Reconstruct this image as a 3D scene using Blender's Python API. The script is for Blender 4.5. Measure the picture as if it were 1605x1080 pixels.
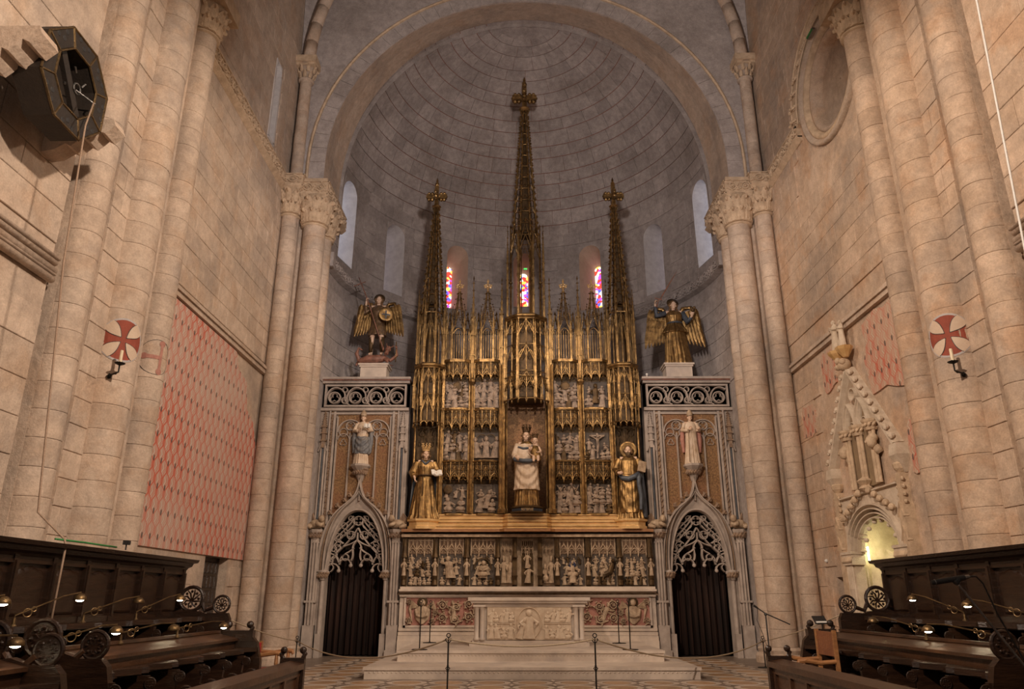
import bpy, bmesh, math, random
from mathutils import Vector, Matrix
PI = math.pi
sin, cos, rad = math.sin, math.cos, math.radians
random.seed(7)
for o in list(bpy.data.objects): bpy.data.objects.remove(o)
COL = bpy.context.scene.collection
SC = bpy.context.scene

# ------------------------------------------------------------------ camera
cd = bpy.data.cameras.new('camera'); cam = bpy.data.objects.new('camera', cd); COL.objects.link(cam)
cd.sensor_width = 36; cd.lens = 36 * 1166 / 1605; cd.clip_end = 200
cam.location = (-0.27, 0, 1.35); cam.rotation_euler = (rad(90 + 18.935), 0, rad(0.349))
SC.camera = cam
# ------------------------------------------------------------------ world, floodlights and an added apse fill
w = bpy.data.worlds.new('nave_ambient'); SC.world = w; w.use_nodes = True
w.node_tree.nodes['Background'].inputs[0].default_value = (1.0, .80, .66, 1)
w.node_tree.nodes['Background'].inputs[1].default_value = 0.19
def spot(name, loc, aim, power, color, size=60, blend=.6, radius=.25):
    l = bpy.data.lights.new(name, 'SPOT'); l.energy = power; l.color = color
    l.spot_size = rad(size); l.spot_blend = blend; l.shadow_soft_size = radius
    o = bpy.data.objects.new(name, l); COL.objects.link(o); o.location = loc
    o.rotation_euler = (Vector(aim) - Vector(loc)).to_track_quat('-Z', 'Y').to_euler(); return o
WARM = (1.0, .80, .63)
spot('flood_nave_right', (4.2, 1.0, 9.5), (-6.3, 11.0, 4.2), 5300, WARM, 64)
spot('flood_nave_left', (-4.2, 1.0, 9.5), (6.3, 11.0, 4.2), 5300, WARM, 64)
spot('flood_string_right', (5.9, 12.9, 12.9), (-6.3, 13.5, 4.0), 1400, WARM, 75)
spot('flood_string_left', (-5.9, 12.9, 12.9), (6.3, 13.5, 4.0), 1400, WARM, 75)
spot('flood_retable_left', (-4.8, 9.5, 12.5), (1.0, 19.8, 4.4), 2000, (1.0, .76, .55), 38)
spot('flood_retable_right', (4.8, 9.5, 12.5), (-1.0, 19.8, 4.4), 2000, (1.0, .76, .55), 38)
spot('apse_fill', (0, 6.0, 7.5), (0, 19.0, 13.5), 2500, (1.0, .88, .82), 80)  # added fill that brightens the apse and half dome; stands for no lamp
spot('flood_altar', (3.2, 8.0, 11.5), (0, 17.2, 1.0), 900, (1.0, .84, .68), 26)
SC.view_settings.view_transform = 'Standard'; SC.view_settings.look = 'None'
SC.view_settings.exposure = 0.32; SC.view_settings.gamma = 1

# ------------------------------------------------------------------ materials
def nod(nt, t, **kw):
    n = nt.nodes.new(t)
    for k, v in kw.items(): setattr(n, k, v)
    return n
def mat(name, c1, c2, scale=3, rough=.75, metal=0, bump=.25, bscale=25, rnd=.0, c3=None, s3=.7, w3=.5, emit=None, es=0, stretch=None, spk=0, c4=None, s4=.8, w4=.5):
    m = bpy.data.materials.new(name); m.use_nodes = True; nt = m.node_tree; L = nt.links.new
    b = nt.nodes['Principled BSDF']; b.inputs['Roughness'].default_value = rough; b.inputs['Metallic'].default_value = metal
    pos = nod(nt, 'ShaderNodeNewGeometry').outputs['Position']
    if stretch:
        mp = nod(nt, 'ShaderNodeMapping'); mp.inputs['Scale'].default_value = stretch; L(pos, mp.inputs[0]); pos = mp.outputs[0]
    def noise(s, d=6):
        n = nod(nt, 'ShaderNodeTexNoise'); n.inputs['Scale'].default_value = s; n.inputs['Detail'].default_value = d
        n.inputs['Roughness'].default_value = .62; L(pos, n.inputs['Vector']); return n.outputs['Fac']
    def ramp(f, a, z):
        r = nod(nt, 'ShaderNodeMapRange'); r.inputs[1].default_value = a; r.inputs[2].default_value = z; L(f, r.inputs[0]); return r.outputs[0]
    def mix(f, a, c, bt='MIX'):
        x = nod(nt, 'ShaderNodeMix', data_type='RGBA', blend_type=bt)
        if hasattr(f, 'is_linked'): L(f, x.inputs[0])
        else: x.inputs[0].default_value = f
        for s, i in ((a, 6), (c, 7)):
            if hasattr(s, 'is_linked'): L(s, x.inputs[i])
            else: x.inputs[i].default_value = (*s, 1)
        return x.outputs[2]
    c = mix(ramp(noise(scale), .38, .62), c1, c2)
    if c3:
        f = nod(nt, 'ShaderNodeMath', operation='MULTIPLY'); L(ramp(noise(s3, 8), .48, .66), f.inputs[0]); f.inputs[1].default_value = w3
        c = mix(f.outputs[0], c, c3)
    if c4:
        f = nod(nt, 'ShaderNodeMath', operation='MULTIPLY'); L(ramp(noise(s4, 7), .52, .62), f.inputs[0]); f.inputs[1].default_value = w4
        c = mix(f.outputs[0], c, c4)
    if spk:
        for sc_, lo_, hi_ in ((7, 1 - spk, 1 + spk * .8), (38, 1 - spk * .8, 1 + spk * .7)):
            r = nod(nt, 'ShaderNodeMapRange'); r.inputs[1].default_value = .32; r.inputs[2].default_value = .68; r.inputs[3].default_value = lo_; r.inputs[4].default_value = hi_; L(noise(sc_, 8), r.inputs[0])
            cc = nod(nt, 'ShaderNodeCombineColor')
            for i in range(3): L(r.outputs[0], cc.inputs[i])
            c = mix(1.0, c, cc.outputs[0], 'MULTIPLY')
    if rnd:
        oi = nod(nt, 'ShaderNodeObjectInfo'); r = nod(nt, 'ShaderNodeMapRange'); r.inputs[3].default_value = 1 - rnd; r.inputs[4].default_value = 1 + rnd * .6
        L(oi.outputs['Random'], r.inputs[0]); cc = nod(nt, 'ShaderNodeCombineColor')
        for i in range(3): L(r.outputs[0], cc.inputs[i])
        c = mix(1.0, c, cc.outputs[0], 'MULTIPLY')
    L(c, b.inputs['Base Color'])
    if bump:
        bp = nod(nt, 'ShaderNodeBump'); bp.inputs['Strength'].default_value = bump; bp.inputs['Distance'].default_value = .03
        L(noise(bscale, 4), bp.inputs['Height']); L(bp.outputs[0], b.inputs['Normal'])
    if emit:
        b.inputs['Emission Color'].default_value = (*emit, 1); b.inputs['Emission Strength'].default_value = es
    return m
M = {}
M['stone'] = mat('warm_limestone', (.56, .44, .345), (.48, .365, .28), 2.2, .85, rnd=.10, c3=(.33, .265, .22), s3=.6, w3=.8, bump=.5, bscale=14, spk=.15, c4=(.50, .345, .235), s4=1.1, w4=.45)
M['stone_r'] = mat('ochre_limestone', (.56, .42, .315), (.48, .345, .245), 1.6, .85, rnd=.10, c3=(.33, .26, .21), s3=.5, w3=.85, bump=.5, bscale=12, spk=.17, c4=(.47, .285, .17), s4=.9, w4=.6)
M['joint'] = mat('lime_mortar', (.40, .31, .24), (.33, .25, .19), 3, .9)
M['grey'] = mat('apse_limestone', (.46, .40, .375), (.37, .32, .30), 1.4, .9, rnd=.13, c3=(.26, .215, .19), s3=.5, w3=.8, bump=.5, bscale=10, spk=.18)
M['redjoint'] = mat('red_mortar', (.34, .155, .115), (.28, .125, .09), 3, .9)
M['carved'] = mat('carved_limestone', (.64, .48, .33), (.50, .365, .245), 6, .85, c3=(.34, .24, .16), s3=5, w3=.5, bump=.5, bscale=35)
M['grey2'] = mat('arch_limestone', (.46, .40, .375), (.39, .335, .31), 1.4, .9, rnd=.04, c3=(.28, .235, .21), s3=.5, w3=.7, bump=.45, bscale=10, spk=.18)
M['reliefground'] = mat('shaded_relief_ground', (.10, .075, .058), (.055, .042, .035), 8, .7)  # dark ground paints in the shade behind the relief figures
M['portal'] = mat('grey_portal_stone', (.43, .36, .315), (.34, .285, .25), 4, .75, c3=(.25, .20, .17), s3=2.5, w3=.6, bump=.25, bscale=40)
M['portal_brown'] = mat('brown_carved_stone', (.30, .20, .13), (.21, .14, .10), 9, .8, bump=.4, bscale=60)
M['marble'] = mat('veined_white_marble', (.64, .54, .45), (.52, .43, .355), 2.4, .45, c3=(.33, .28, .26), s3=1.6, w3=.6, bump=.1, bscale=20)
M['frontal'] = mat('cream_marble', (.70, .57, .43), (.60, .46, .33), 9, .5, bump=.3, bscale=60)
M['alab'] = mat('toned_alabaster', (.50, .375, .26), (.33, .235, .155), 9, .55, c3=(.16, .10, .06), s3=8, w3=.6, bump=.4, bscale=60)
M['alabd'] = mat('aged_grey_alabaster', (.37, .275, .205), (.22, .16, .12), 11, .5, c3=(.085, .062, .048), s3=8, w3=.7, bump=.4, bscale=60)
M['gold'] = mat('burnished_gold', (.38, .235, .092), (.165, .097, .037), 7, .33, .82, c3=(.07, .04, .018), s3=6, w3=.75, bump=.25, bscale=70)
M['golddk'] = mat('dark_and_shaded_gold', (.12, .072, .031), (.06, .036, .016), 6, .5, .6, c3=(.03, .02, .012), s3=5, w3=.6, bump=.3, bscale=60)  # dark gold; on back boards and cores it paints in recess shade
M['goldbr'] = mat('bright_gold', (.80, .54, .26), (.62, .39, .16), 3, .30, .35, bump=.12, bscale=40)  # pale gold; on the base steps it paints in their bright reflections
M['brocade'] = mat('gilt_brocade', (.33, .19, .085), (.15, .08, .04), 22, .5, .45, c3=(.22, .09, .05), s3=1.2, w3=.6, bump=.5, bscale=45)
M['blueground'] = mat('dark_blue_ground', (.035, .045, .07), (.02, .025, .035), 5, .8)  # dark blue behind the balustrade and under the pedestal letters
M['skin'] = mat('painted_flesh', (.64, .46, .34), (.56, .38, .27), 6, .5, bump=.1, bscale=40)
M['hair'] = mat('brown_gilt_hair', (.22, .125, .055), (.12, .065, .03), 20, .5, .3, bump=.6, bscale=60)
M['white_drap'] = mat('cream_drapery', (.62, .50, .39), (.52, .39, .28), 5, .55, c3=(.35, .22, .10), s3=6, w3=.5)
M['blue'] = mat('slate_blue_paint', (.075, .088, .11), (.04, .048, .064), 6, .5, bump=.2)
M['greyblue'] = mat('grey_blue_paint', (.17, .175, .19), (.11, .115, .13), 8, .55, c3=(.25, .20, .15), s3=6, w3=.5)
M['demon'] = mat('red_brown_paint', (.30, .13, .085), (.20, .09, .06), 8, .5, c3=(.08, .05, .04), s3=9, w3=.6)
M['armour'] = mat('brown_gilt_armour', (.20, .12, .06), (.10, .065, .04), 14, .4, .5, bump=.4)
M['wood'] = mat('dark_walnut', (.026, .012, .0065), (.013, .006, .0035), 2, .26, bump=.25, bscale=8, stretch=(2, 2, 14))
M['woodlit'] = mat('worn_lit_walnut', (.055, .024, .011), (.028, .012, .006), 3, .34, bump=.2, bscale=8, stretch=(12, 1, 2))  # worn boards, and a lighter copy of the walnut painted as lit
M['chair'] = mat('honey_oak', (.33, .15, .055), (.22, .095, .035), 4, .4, stretch=(2, 2, 10))
M['leather'] = mat('brown_leather', (.20, .075, .030), (.15, .05, .02), 8, .5)
M['iron'] = mat('black_iron', (.012, .011, .010), (.02, .018, .016), 10, .5, .6)
M['chrome'] = mat('grey_steel', (.30, .29, .28), (.22, .21, .20), 10, .3, .9)
M['brass'] = mat('aged_brass', (.20, .13, .06), (.11, .07, .035), 10, .38, .85)
M['rope'] = mat('cream_rope', (.46, .37, .26), (.36, .28, .19), 60, .8)
M['cord'] = mat('brown_cord', (.36, .25, .18), (.28, .19, .13), 60, .8)
M['candle'] = mat('ivory_wax', (.80, .68, .48), (.74, .60, .42), 10, .45)
M['curtain'] = mat('dark_brown_velvet', (.030, .011, .006), (.010, .004, .003), 2, .9, stretch=(6, 1, .3))
M['dark'] = mat('void_dark', (.012, .010, .009), (.008, .007, .006), 3, .9)
M['red'] = mat('iron_red_paint', (.30, .065, .038), (.24, .052, .03), 7, .8)
M['cream'] = mat('pale_limewash', (.60, .47, .36), (.54, .41, .31), 5, .85)
M['tombstone'] = mat('cream_tomb_stone', (.68, .57, .45), (.58, .47, .36), 7, .8, c3=(.42, .32, .22), s3=3, w3=.5, bump=.4, bscale=40)
M['palering'] = mat('grey_painted_line', (.46, .42, .41), (.40, .36, .35), 12, .85)
M['ground_red'] = mat('worn_red_ground', (.42, .20, .155), (.34, .15, .115), 14, .75)
M['velvet'] = mat('crimson_velvet', (.33, .012, .016), (.24, .008, .01), 8, .8)
M['black'] = mat('matte_black', (.015, .014, .014), (.022, .02, .02), 20, .55)
M['white'] = mat('white_plastic', (.70, .68, .64), (.66, .63, .6), 20, .5)
M['green'] = mat('green_plastic', (.03, .22, .05), (.02, .16, .04), 20, .5)
M['plaster'] = mat('whitewash_daylit_reveal', (.62, .58, .56), (.52, .48, .47), 5, .9, bump=.3, bscale=14)  # whitewash in the apse reveals; painted daylight on the left lancet
M['daylight'] = mat('daylit_glass', (.5, .55, .65), (.5, .55, .65), 3, .5, emit=(.62, .74, 1.0), es=1.1, bump=0)
M['daylight2'] = mat('violet_daylit_glass', (.5, .5, .6), (.5, .5, .6), 3, .5, emit=(.70, .62, .80), es=.22, bump=0)
M['bulb'] = mat('glowing_bulb', (1, .9, .7), (1, .9, .7), 3, .5, emit=(1.0, .80, .52), es=45, bump=0)
M['nichelamp'] = mat('yellow_lamp_glass', (1, .95, .6), (1, .95, .6), 3, .5, emit=(1.0, .88, .42), es=9, bump=0)
M['greenled'] = mat('green_sign_light', (.1, .6, .1), (.1, .6, .1), 3, .5, emit=(.1, 1.0, .2), es=.5, bump=0)
M['tile_tan'] = mat('tan_marble_tile', (.40, .25, .14), (.31, .185, .10), 6, .35, rnd=.2, bump=.05)
M['tile_pale'] = mat('pale_marble_tile', (.52, .43, .35), (.44, .35, .28), 6, .35, rnd=.15, bump=.05)
M['tile_dark'] = mat('grey_marble_floor', (.21, .16, .125), (.16, .12, .095), 3, .38, bump=.05)
M['plain_panel'] = mat('grey_lacquer', (.022, .014, .009), (.014, .009, .006), 8, .65)

M['brownlight'] = mat('ochre_inner_shading', (.30, .21, .12), (.24, .165, .10), 5, .8)  # dark yellow painted as the shading inside the tomb's twin lights
def pattern_mat():   # painted ogee lattice with black seeds: a flat wall painting
    m = bpy.data.materials.new('ogee_wall_painting'); m.use_nodes = True; nt = m.node_tree; L = nt.links.new
    b = nt.nodes['Principled BSDF']; b.inputs['Roughness'].default_value = .9
    sp = nod(nt, 'ShaderNodeSeparateXYZ'); L(nod(nt, 'ShaderNodeNewGeometry').outputs['Position'], sp.inputs[0])
    def m2(op, a, c=None, d=None):
        n = nod(nt, 'ShaderNodeMath', operation=op)
        for i, s in enumerate((a, c, d)):
            if s is None: continue
            if hasattr(s, 'is_linked'): L(s, n.inputs[i])
            else: n.inputs[i].default_value = s
        return n.outputs[0]
    def noise(s, d=5):
        n = nod(nt, 'ShaderNodeTexNoise'); n.inputs['Scale'].default_value = s; n.inputs['Detail'].default_value = d; return n.outputs['Fac']
    wob = m2('MULTIPLY', m2('SUBTRACT', noise(7), .5), .16)
    u = m2('ADD', m2('MULTIPLY', sp.outputs[1], 1 / .28), wob); v = m2('ADD', m2('MULTIPLY', sp.outputs[2], 1 / .43), wob)
    s = m2('MULTIPLY', m2('SINE', m2('MULTIPLY', v, 2 * PI)), .24)
    def dist(off, sgn, amp=1.0):
        t = m2('FRACT', m2('ADD', m2('ADD', u, off), m2('MULTIPLY', s, sgn * amp))); return m2('ABSOLUTE', m2('SUBTRACT', t, .5))
    d = m2('MINIMUM', dist(0, 1), dist(.5, -1))
    d2 = m2('MINIMUM', dist(.0, 1.9), dist(.5, -1.9))
    d3 = m2('MINIMUM', dist(.25, .6), dist(.75, -.6)); line = m2('MAXIMUM', m2('LESS_THAN', d, .085), m2('MULTIPLY', m2('MAXIMUM', m2('LESS_THAN', d2, .06), m2('LESS_THAN', d3, .05)), .7))
    wear = nod(nt, 'ShaderNodeMapRange'); wear.inputs[1].default_value = .30; wear.inputs[2].default_value = .60; L(noise(2.2, 8), wear.inputs[0])
    ch = m2('ABSOLUTE', m2('SUBTRACT', m2('FRACT', m2('ADD', m2('MULTIPLY', u, 4.0), m2('MULTIPLY', m2('ABSOLUTE', m2('SUBTRACT', m2('FRACT', m2('MULTIPLY', v, 2.0)), .5)), 2.6))), .5)); line = m2('MAXIMUM', line, m2('MULTIPLY', m2('LESS_THAN', ch, .15), m2('MULTIPLY', noise(9), 1.1)))
    line = m2('MULTIPLY', line, m2('ADD', m2('MULTIPLY', wear.outputs[0], .65), .30))
    fu = m2('SUBTRACT', m2('FRACT', m2('ADD', u, .25)), .5); fv = m2('SUBTRACT', m2('FRACT', v), .5)
    seed = m2('LESS_THAN', m2('ADD', m2('POWER', m2('MULTIPLY', fu, 9), 2), m2('POWER', m2('MULTIPLY', fv, 7), 2)), .8)
    def mix(f, a, c):
        x = nod(nt, 'ShaderNodeMix', data_type='RGBA'); L(f, x.inputs[0])
        for q, i in ((a, 6), (c, 7)):
            if hasattr(q, 'is_linked'): L(q, x.inputs[i])
            else: x.inputs[i].default_value = (*q, 1)
        return x.outputs[2]
    base = mix(noise(1.3, 8), (.52, .42, .345), (.48, .355, .285))
    pale = m2('MULTIPLY', m2('GREATER_THAN', ch, .36), m2('MULTIPLY', noise(6), .9)); base = mix(pale, base, (.64, .55, .47))
    c = mix(line, base, (.52, .115, .068)); c = mix(m2('MULTIPLY', seed, .85), c, (.07, .055, .05)); L(c, b.inputs['Base Color'])
    return m
M['mural'] = pattern_mat()
def glass_mat():     # backlit stained glass
    m = bpy.data.materials.new('stained_glass'); m.use_nodes = True; nt = m.node_tree; L = nt.links.new
    b = nt.nodes['Principled BSDF']; b.inputs['Base Color'].default_value = (.05, .05, .05, 1)
    g = nod(nt, 'ShaderNodeNewGeometry'); vo = nod(nt, 'ShaderNodeTexVoronoi'); vo.inputs['Scale'].default_value = 9.5
    L(g.outputs['Position'], vo.inputs['Vector']); se = nod(nt, 'ShaderNodeSeparateColor'); L(vo.outputs['Color'], se.inputs[0])
    r = nod(nt, 'ShaderNodeValToRGB'); r.color_ramp.interpolation = 'CONSTANT'; e = r.color_ramp.elements
    e[0].position = 0; e[0].color = (.9, .05, .03, 1); e[1].position = .28; e[1].color = (.10, .12, .75, 1)
    for p, c in ((.46, (1, .95, .85, 1)), (.66, (.95, .62, .10, 1)), (.80, (.45, .08, .55, 1)), (.90, (.95, .9, .8, 1))):
        q = e.new(p); q.color = c
    L(se.outputs[0], r.inputs[0]); L(r.outputs[0], b.inputs['Emission Color']); b.inputs['Emission Strength'].default_value = 1.5
    return m
M['stained'] = glass_mat()

# ------------------------------------------------------------------ mesh helpers
class MB:
    def __init__(s): s.v = []; s.f = []
    def add(s, vs, fs, T=None):
        o = len(s.v); s.v += [tuple(T @ Vector(p)) for p in vs] if T is not None else [tuple(p) for p in vs]
        s.f += [tuple(i + o for i in q) for q in fs]; return s
    def box(s, x0, x1, y0, y1, z0, z1, T=None):
        return s.add([(x0, y0, z0), (x1, y0, z0), (x1, y1, z0), (x0, y1, z0), (x0, y0, z1), (x1, y0, z1), (x1, y1, z1), (x0, y1, z1)],
                     [(3, 2, 1, 0), (4, 5, 6, 7), (0, 1, 5, 4), (1, 2, 6, 5), (2, 3, 7, 6), (3, 0, 4, 7)], T)
    def loft(s, rings, cap=True, closed=True, T=None):
        n = len(rings[0]); vs = [p for r in rings for p in r]; fs = []
        for i in range(len(rings) - 1):
            for j in range(n if closed else n - 1):
                k = (j + 1) % n; fs.append((i * n + j, i * n + k, (i + 1) * n + k, (i + 1) * n + j))
        if cap: fs += [tuple(range(n))[::-1], tuple(range((len(rings) - 1) * n, len(rings) * n))]
        return s.add(vs, fs, T)
    def prism(s, poly, a, b, ax='y', T=None):      # poly in the plane across the axis
        f = {'y': lambda p, q: (p[0], q, p[1]), 'x': lambda p, q: (q, p[0], p[1]), 'z': lambda p, q: (p[0], p[1], q)}[ax]
        return s.loft([[f(p, a) for p in poly], [f(p, b) for p in poly]], T=T)
    def lathe(s, prof, n=16, c=(0, 0), a0=0, a1=2 * PI, cap=True, T=None):
        full = abs(a1 - a0 - 2 * PI) < 1e-6; k = n if full else n + 1
        R = [[(c[0] + r * cos(a0 + (a1 - a0) * j / n), c[1] + r * sin(a0 + (a1 - a0) * j / n), z) for j in range(k)] for r, z in prof]
        return s.loft(R, cap, full, T)
    def tube(s, path, r, n=6, closed=False, T=None):
        P = [Vector(p) for p in path]; m = len(P); rings = []; up = None
        for i in range(m):
            a = P[(i - 1) % m] if closed or i else P[0]; b = P[(i + 1) % m] if closed or i < m - 1 else P[-1]
            t = (b - a).normalized() if (b - a).length > 1e-9 else Vector((0, 0, 1))
            if up is None: up = Vector((0, 0, 1)) if abs(t.z) < .9 else Vector((0, 1, 0))
            u = (up - t * up.dot(t)); u = u.normalized() if u.length > 1e-6 else t.orthogonal().normalized(); up = u; w = t.cross(u)
            rr = r[i] if isinstance(r, (list, tuple)) else r
            rings.append([P[i] + (u * cos(2 * PI * j / n) + w * sin(2 * PI * j / n)) * rr for j in range(n)])
        if closed: rings.append(rings[0])
        return s.loft(rings, not closed, True, T)
    def bar(s, path, wd, y0, y1, closed=False, ridge=True):   # path of (x, z) in an upright plane, moulded section from y1 (back) to y0 (front)
        P = [Vector((p[0], p[1])) for p in path]; m = len(P); rings = []
        for i in range(m):
            a = P[(i - 1) % m] if closed or i else P[0]; b = P[(i + 1) % m] if closed or i < m - 1 else P[-1]
            t = (b - a); t = t.normalized() if t.length > 1e-9 else Vector((0, 1)); q = Vector((-t.y, t.x)) * wd / 2; c = P[i]
            g = .45 if ridge else 1.0
            rings.append([(c.x - q.x, y1, c.y - q.y), (c.x - q.x, (y0 + y1) / 2, c.y - q.y), (c.x - q.x * g, y0, c.y - q.y * g),
                          (c.x + q.x * g, y0, c.y + q.y * g), (c.x + q.x, (y0 + y1) / 2, c.y + q.y), (c.x + q.x, y1, c.y + q.y)])
        if closed: rings.append(rings[0])
        return s.loft(rings, not closed, True)
    def ell(s, c, r, n=10, m=7, T=None):
        if not isinstance(r, (tuple, list)): r = (r, r, r)
        vs = [(c[0], c[1], c[2] - r[2])]
        for i in range(1, m):
            a = -PI / 2 + PI * i / m
            vs += [(c[0] + r[0] * cos(a) * cos(2 * PI * j / n), c[1] + r[1] * cos(a) * sin(2 * PI * j / n), c[2] + r[2] * sin(a)) for j in range(n)]
        vs.append((c[0], c[1], c[2] + r[2])); fs = []
        for j in range(n):
            k = (j + 1) % n; fs += [(0, 1 + k, 1 + j), (len(vs) - 1, 1 + (m - 2) * n + j, 1 + (m - 2) * n + k)]
            for i in range(m - 2): fs.append((1 + i * n + j, 1 + i * n + k, 1 + (i + 1) * n + k, 1 + (i + 1) * n + j))
        return s.add(vs, fs, T)
    def octa(s, c, r):
        x, y, z = c; a, b, d = r if isinstance(r, (tuple, list)) else (r, r, r)
        return s.add([(x + a, y, z), (x, y + b, z), (x - a, y, z), (x, y - b, z), (x, y, z + d), (x, y, z - d)],
                     [(0, 1, 4), (1, 2, 4), (2, 3, 4), (3, 0, 4), (1, 0, 5), (2, 1, 5), (3, 2, 5), (0, 3, 5)])
    def mesh(s, name, smooth=False):
        me = bpy.data.meshes.new(name); me.from_pydata(s.v, [], s.f)
        bm = bmesh.new(); bm.from_mesh(me); bmesh.ops.recalc_face_normals(bm, faces=bm.faces); bm.to_mesh(me); bm.free()
        if smooth:
            me.polygons.foreach_set('use_smooth', [True] * len(me.polygons))
        return me
    def build(s, name, m, parent=None, smooth=False, auto=None):
        me = s.mesh(name, smooth); o = bpy.data.objects.new(name, me); COL.objects.link(o)
        me.materials.append(M[m] if isinstance(m, str) else m)
        if parent is not None: o.parent = parent
        return o
def tag(o, label=None, cat=None, group=None, kind=None):
    if label: o['label'] = label
    if cat: o['category'] = cat
    if group: o['group'] = group
    if kind: o['kind'] = kind
    return o
def thing(name, label, cat, loc=(0, 0, 0), group=None, kind=None, rz=0):
    o = bpy.data.objects.new(name, None); COL.objects.link(o); o.location = loc; o.rotation_euler = (0, 0, rz)
    return tag(o, label, cat, group, kind)
def inst(me, name, parent, loc=(0, 0, 0), rot=(0, 0, 0), sc=(1, 1, 1), m=None):
    o = bpy.data.objects.new(name, me); COL.objects.link(o); o.location = loc; o.rotation_euler = rot; o.scale = sc
    if parent is not None: o.parent = parent
    if m and not me.materials: me.materials.append(M[m])
    return o
def shared(mb, name, m, smooth=False):
    me = mb.mesh(name, smooth); me.materials.append(M[m]); return me
def copy_tree(o, loc=None, parent=None, label=None):
    c = o.copy(); COL.objects.link(c)
    if parent is not None: c.parent = parent
    if loc is not None: c.location = loc
    if label: c['label'] = label
    for ch in o.children: copy_tree(ch, None, c)
    return c
def arc(cx, cz, r, a0, a1, n=12, rz=None):
    return [(cx + r * cos(rad(a0 + (a1 - a0) * i / n)), cz + (rz or r) * sin(rad(a0 + (a1 - a0) * i / n))) for i in range(n + 1)]
def bez(p0, p1, p2, p3, n=10):
    return [tuple((1 - t) ** 3 * a + 3 * (1 - t) ** 2 * t * b + 3 * (1 - t) * t * t * c + t ** 3 * d for a, b, c, d in zip(p0, p1, p2, p3)) for t in [i / n for i in range(n + 1)]]
def quat(mb, cx, cz, r, w, y0, y1, k=4, rot=45):  # foiled ring
    for i in range(k):
        a = rot + 360 * i / k
        mb.bar(arc(cx + r * .5 * cos(rad(a)), cz + r * .5 * sin(rad(a)), r * .5, a - 125, a + 125, 8), w * .7, y0 + .01, y1)
def ssum(i): return sin(i * 12.9898) * 43758.5453 % 1

# ------------------------------------------------------------------ stone pieces
_SM = {}
def block_mesh(w, h, m):
    k = (round(w, 2), round(h, 2), m)
    if k not in _SM:
        W, H, b, d = k[0] / 2 - .0045, k[1] / 2 - .0045, .007, .035
        _SM[k] = shared(MB().loft([[(-W, -H, -d), (W, -H, -d), (W, H, -d), (-W, H, -d)], [(-W, -H, -b), (W, -H, -b), (W, H, -b), (-W, H, -b)],
                                   [(-W + b, -H + b, 0), (W - b, -H + b, 0), (W - b, H - b, 0), (-W + b, H - b, 0)]]), 'stone_block', m)
    return _SM[k]
def ashlar(parent, O, U, N, ulen, vlen, ch, bl, m, skip=None, seed=0):
    """courses of squared stones on an upright face, origin O, along U, outward N"""
    rg = random.Random(seed); U = Vector(U); N = Vector(N); Z = Vector((0, 0, 1)); O = Vector(O); v = 0; n = 0
    R = Matrix((U, Z, N)).transposed().to_4x4()
    while v < vlen - .05:
        h = min(ch, vlen - v); u = 0; first = True
        while u < ulen - .02:
            wd = rg.choice((bl * .8, bl, bl * 1.25)) * (rg.choice((.5, 1)) if first else 1); first = False
            if ulen - u - wd < .2: wd = ulen - u
            if not (skip and skip(u, u + wd, v, v + h)):
                o = bpy.data.objects.new('stone_block', block_mesh(wd, h, m)); COL.objects.link(o); o.parent = parent
                o.matrix_local = Matrix.Translation(O + U * (u + wd / 2) + Z * (v + h / 2) + N * rg.uniform(-.004, .004)) @ R; n += 1
            u += wd
        v += h
    return n
# ================================================================== STRUCTURE
def wall_boxes(name, m, boxes, label):
    b = MB()
    for q in boxes: b.box(*q)
    return tag(b.build(name, m), label, 'wall', kind='structure')
def sxbox(sx, x0, x1, *r): return (min(sx * x0, sx * x1), max(sx * x0, sx * x1), *r)
def holed_plate(mb, outline, cy, cz, rect, xa, xb):
    """plate across X between a closed outline (y, z) and a rectangle, outline star-shaped about (cy, cz)"""
    y0, y1, z0, z1 = rect; out = []
    for y, z in outline:
        dy, dz = y - cy, z - cz; k = 1e9
        if dy > 1e-6: k = min(k, (y1 - cy) / dy)
        if dy < -1e-6: k = min(k, (y0 - cy) / dy)
        if dz > 1e-6: k = min(k, (z1 - cz) / dz)
        if dz < -1e-6: k = min(k, (z0 - cz) / dz)
        out.append((cy + dy * k, cz + dz * k))
    mb.loft([[(xa, *p) for p in outline], [(xa, *p) for p in out], [(xb, *p) for p in out], [(xb, *p) for p in outline], [(xa, *p) for p in outline]], cap=False)
def ring_pts(cy, cz, r, n=48):  # passes through the corners' directions so the plate is square
    return [(cy + r * cos(2 * PI * i / n), cz + r * sin(2 * PI * i / n)) for i in range(n)]

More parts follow.
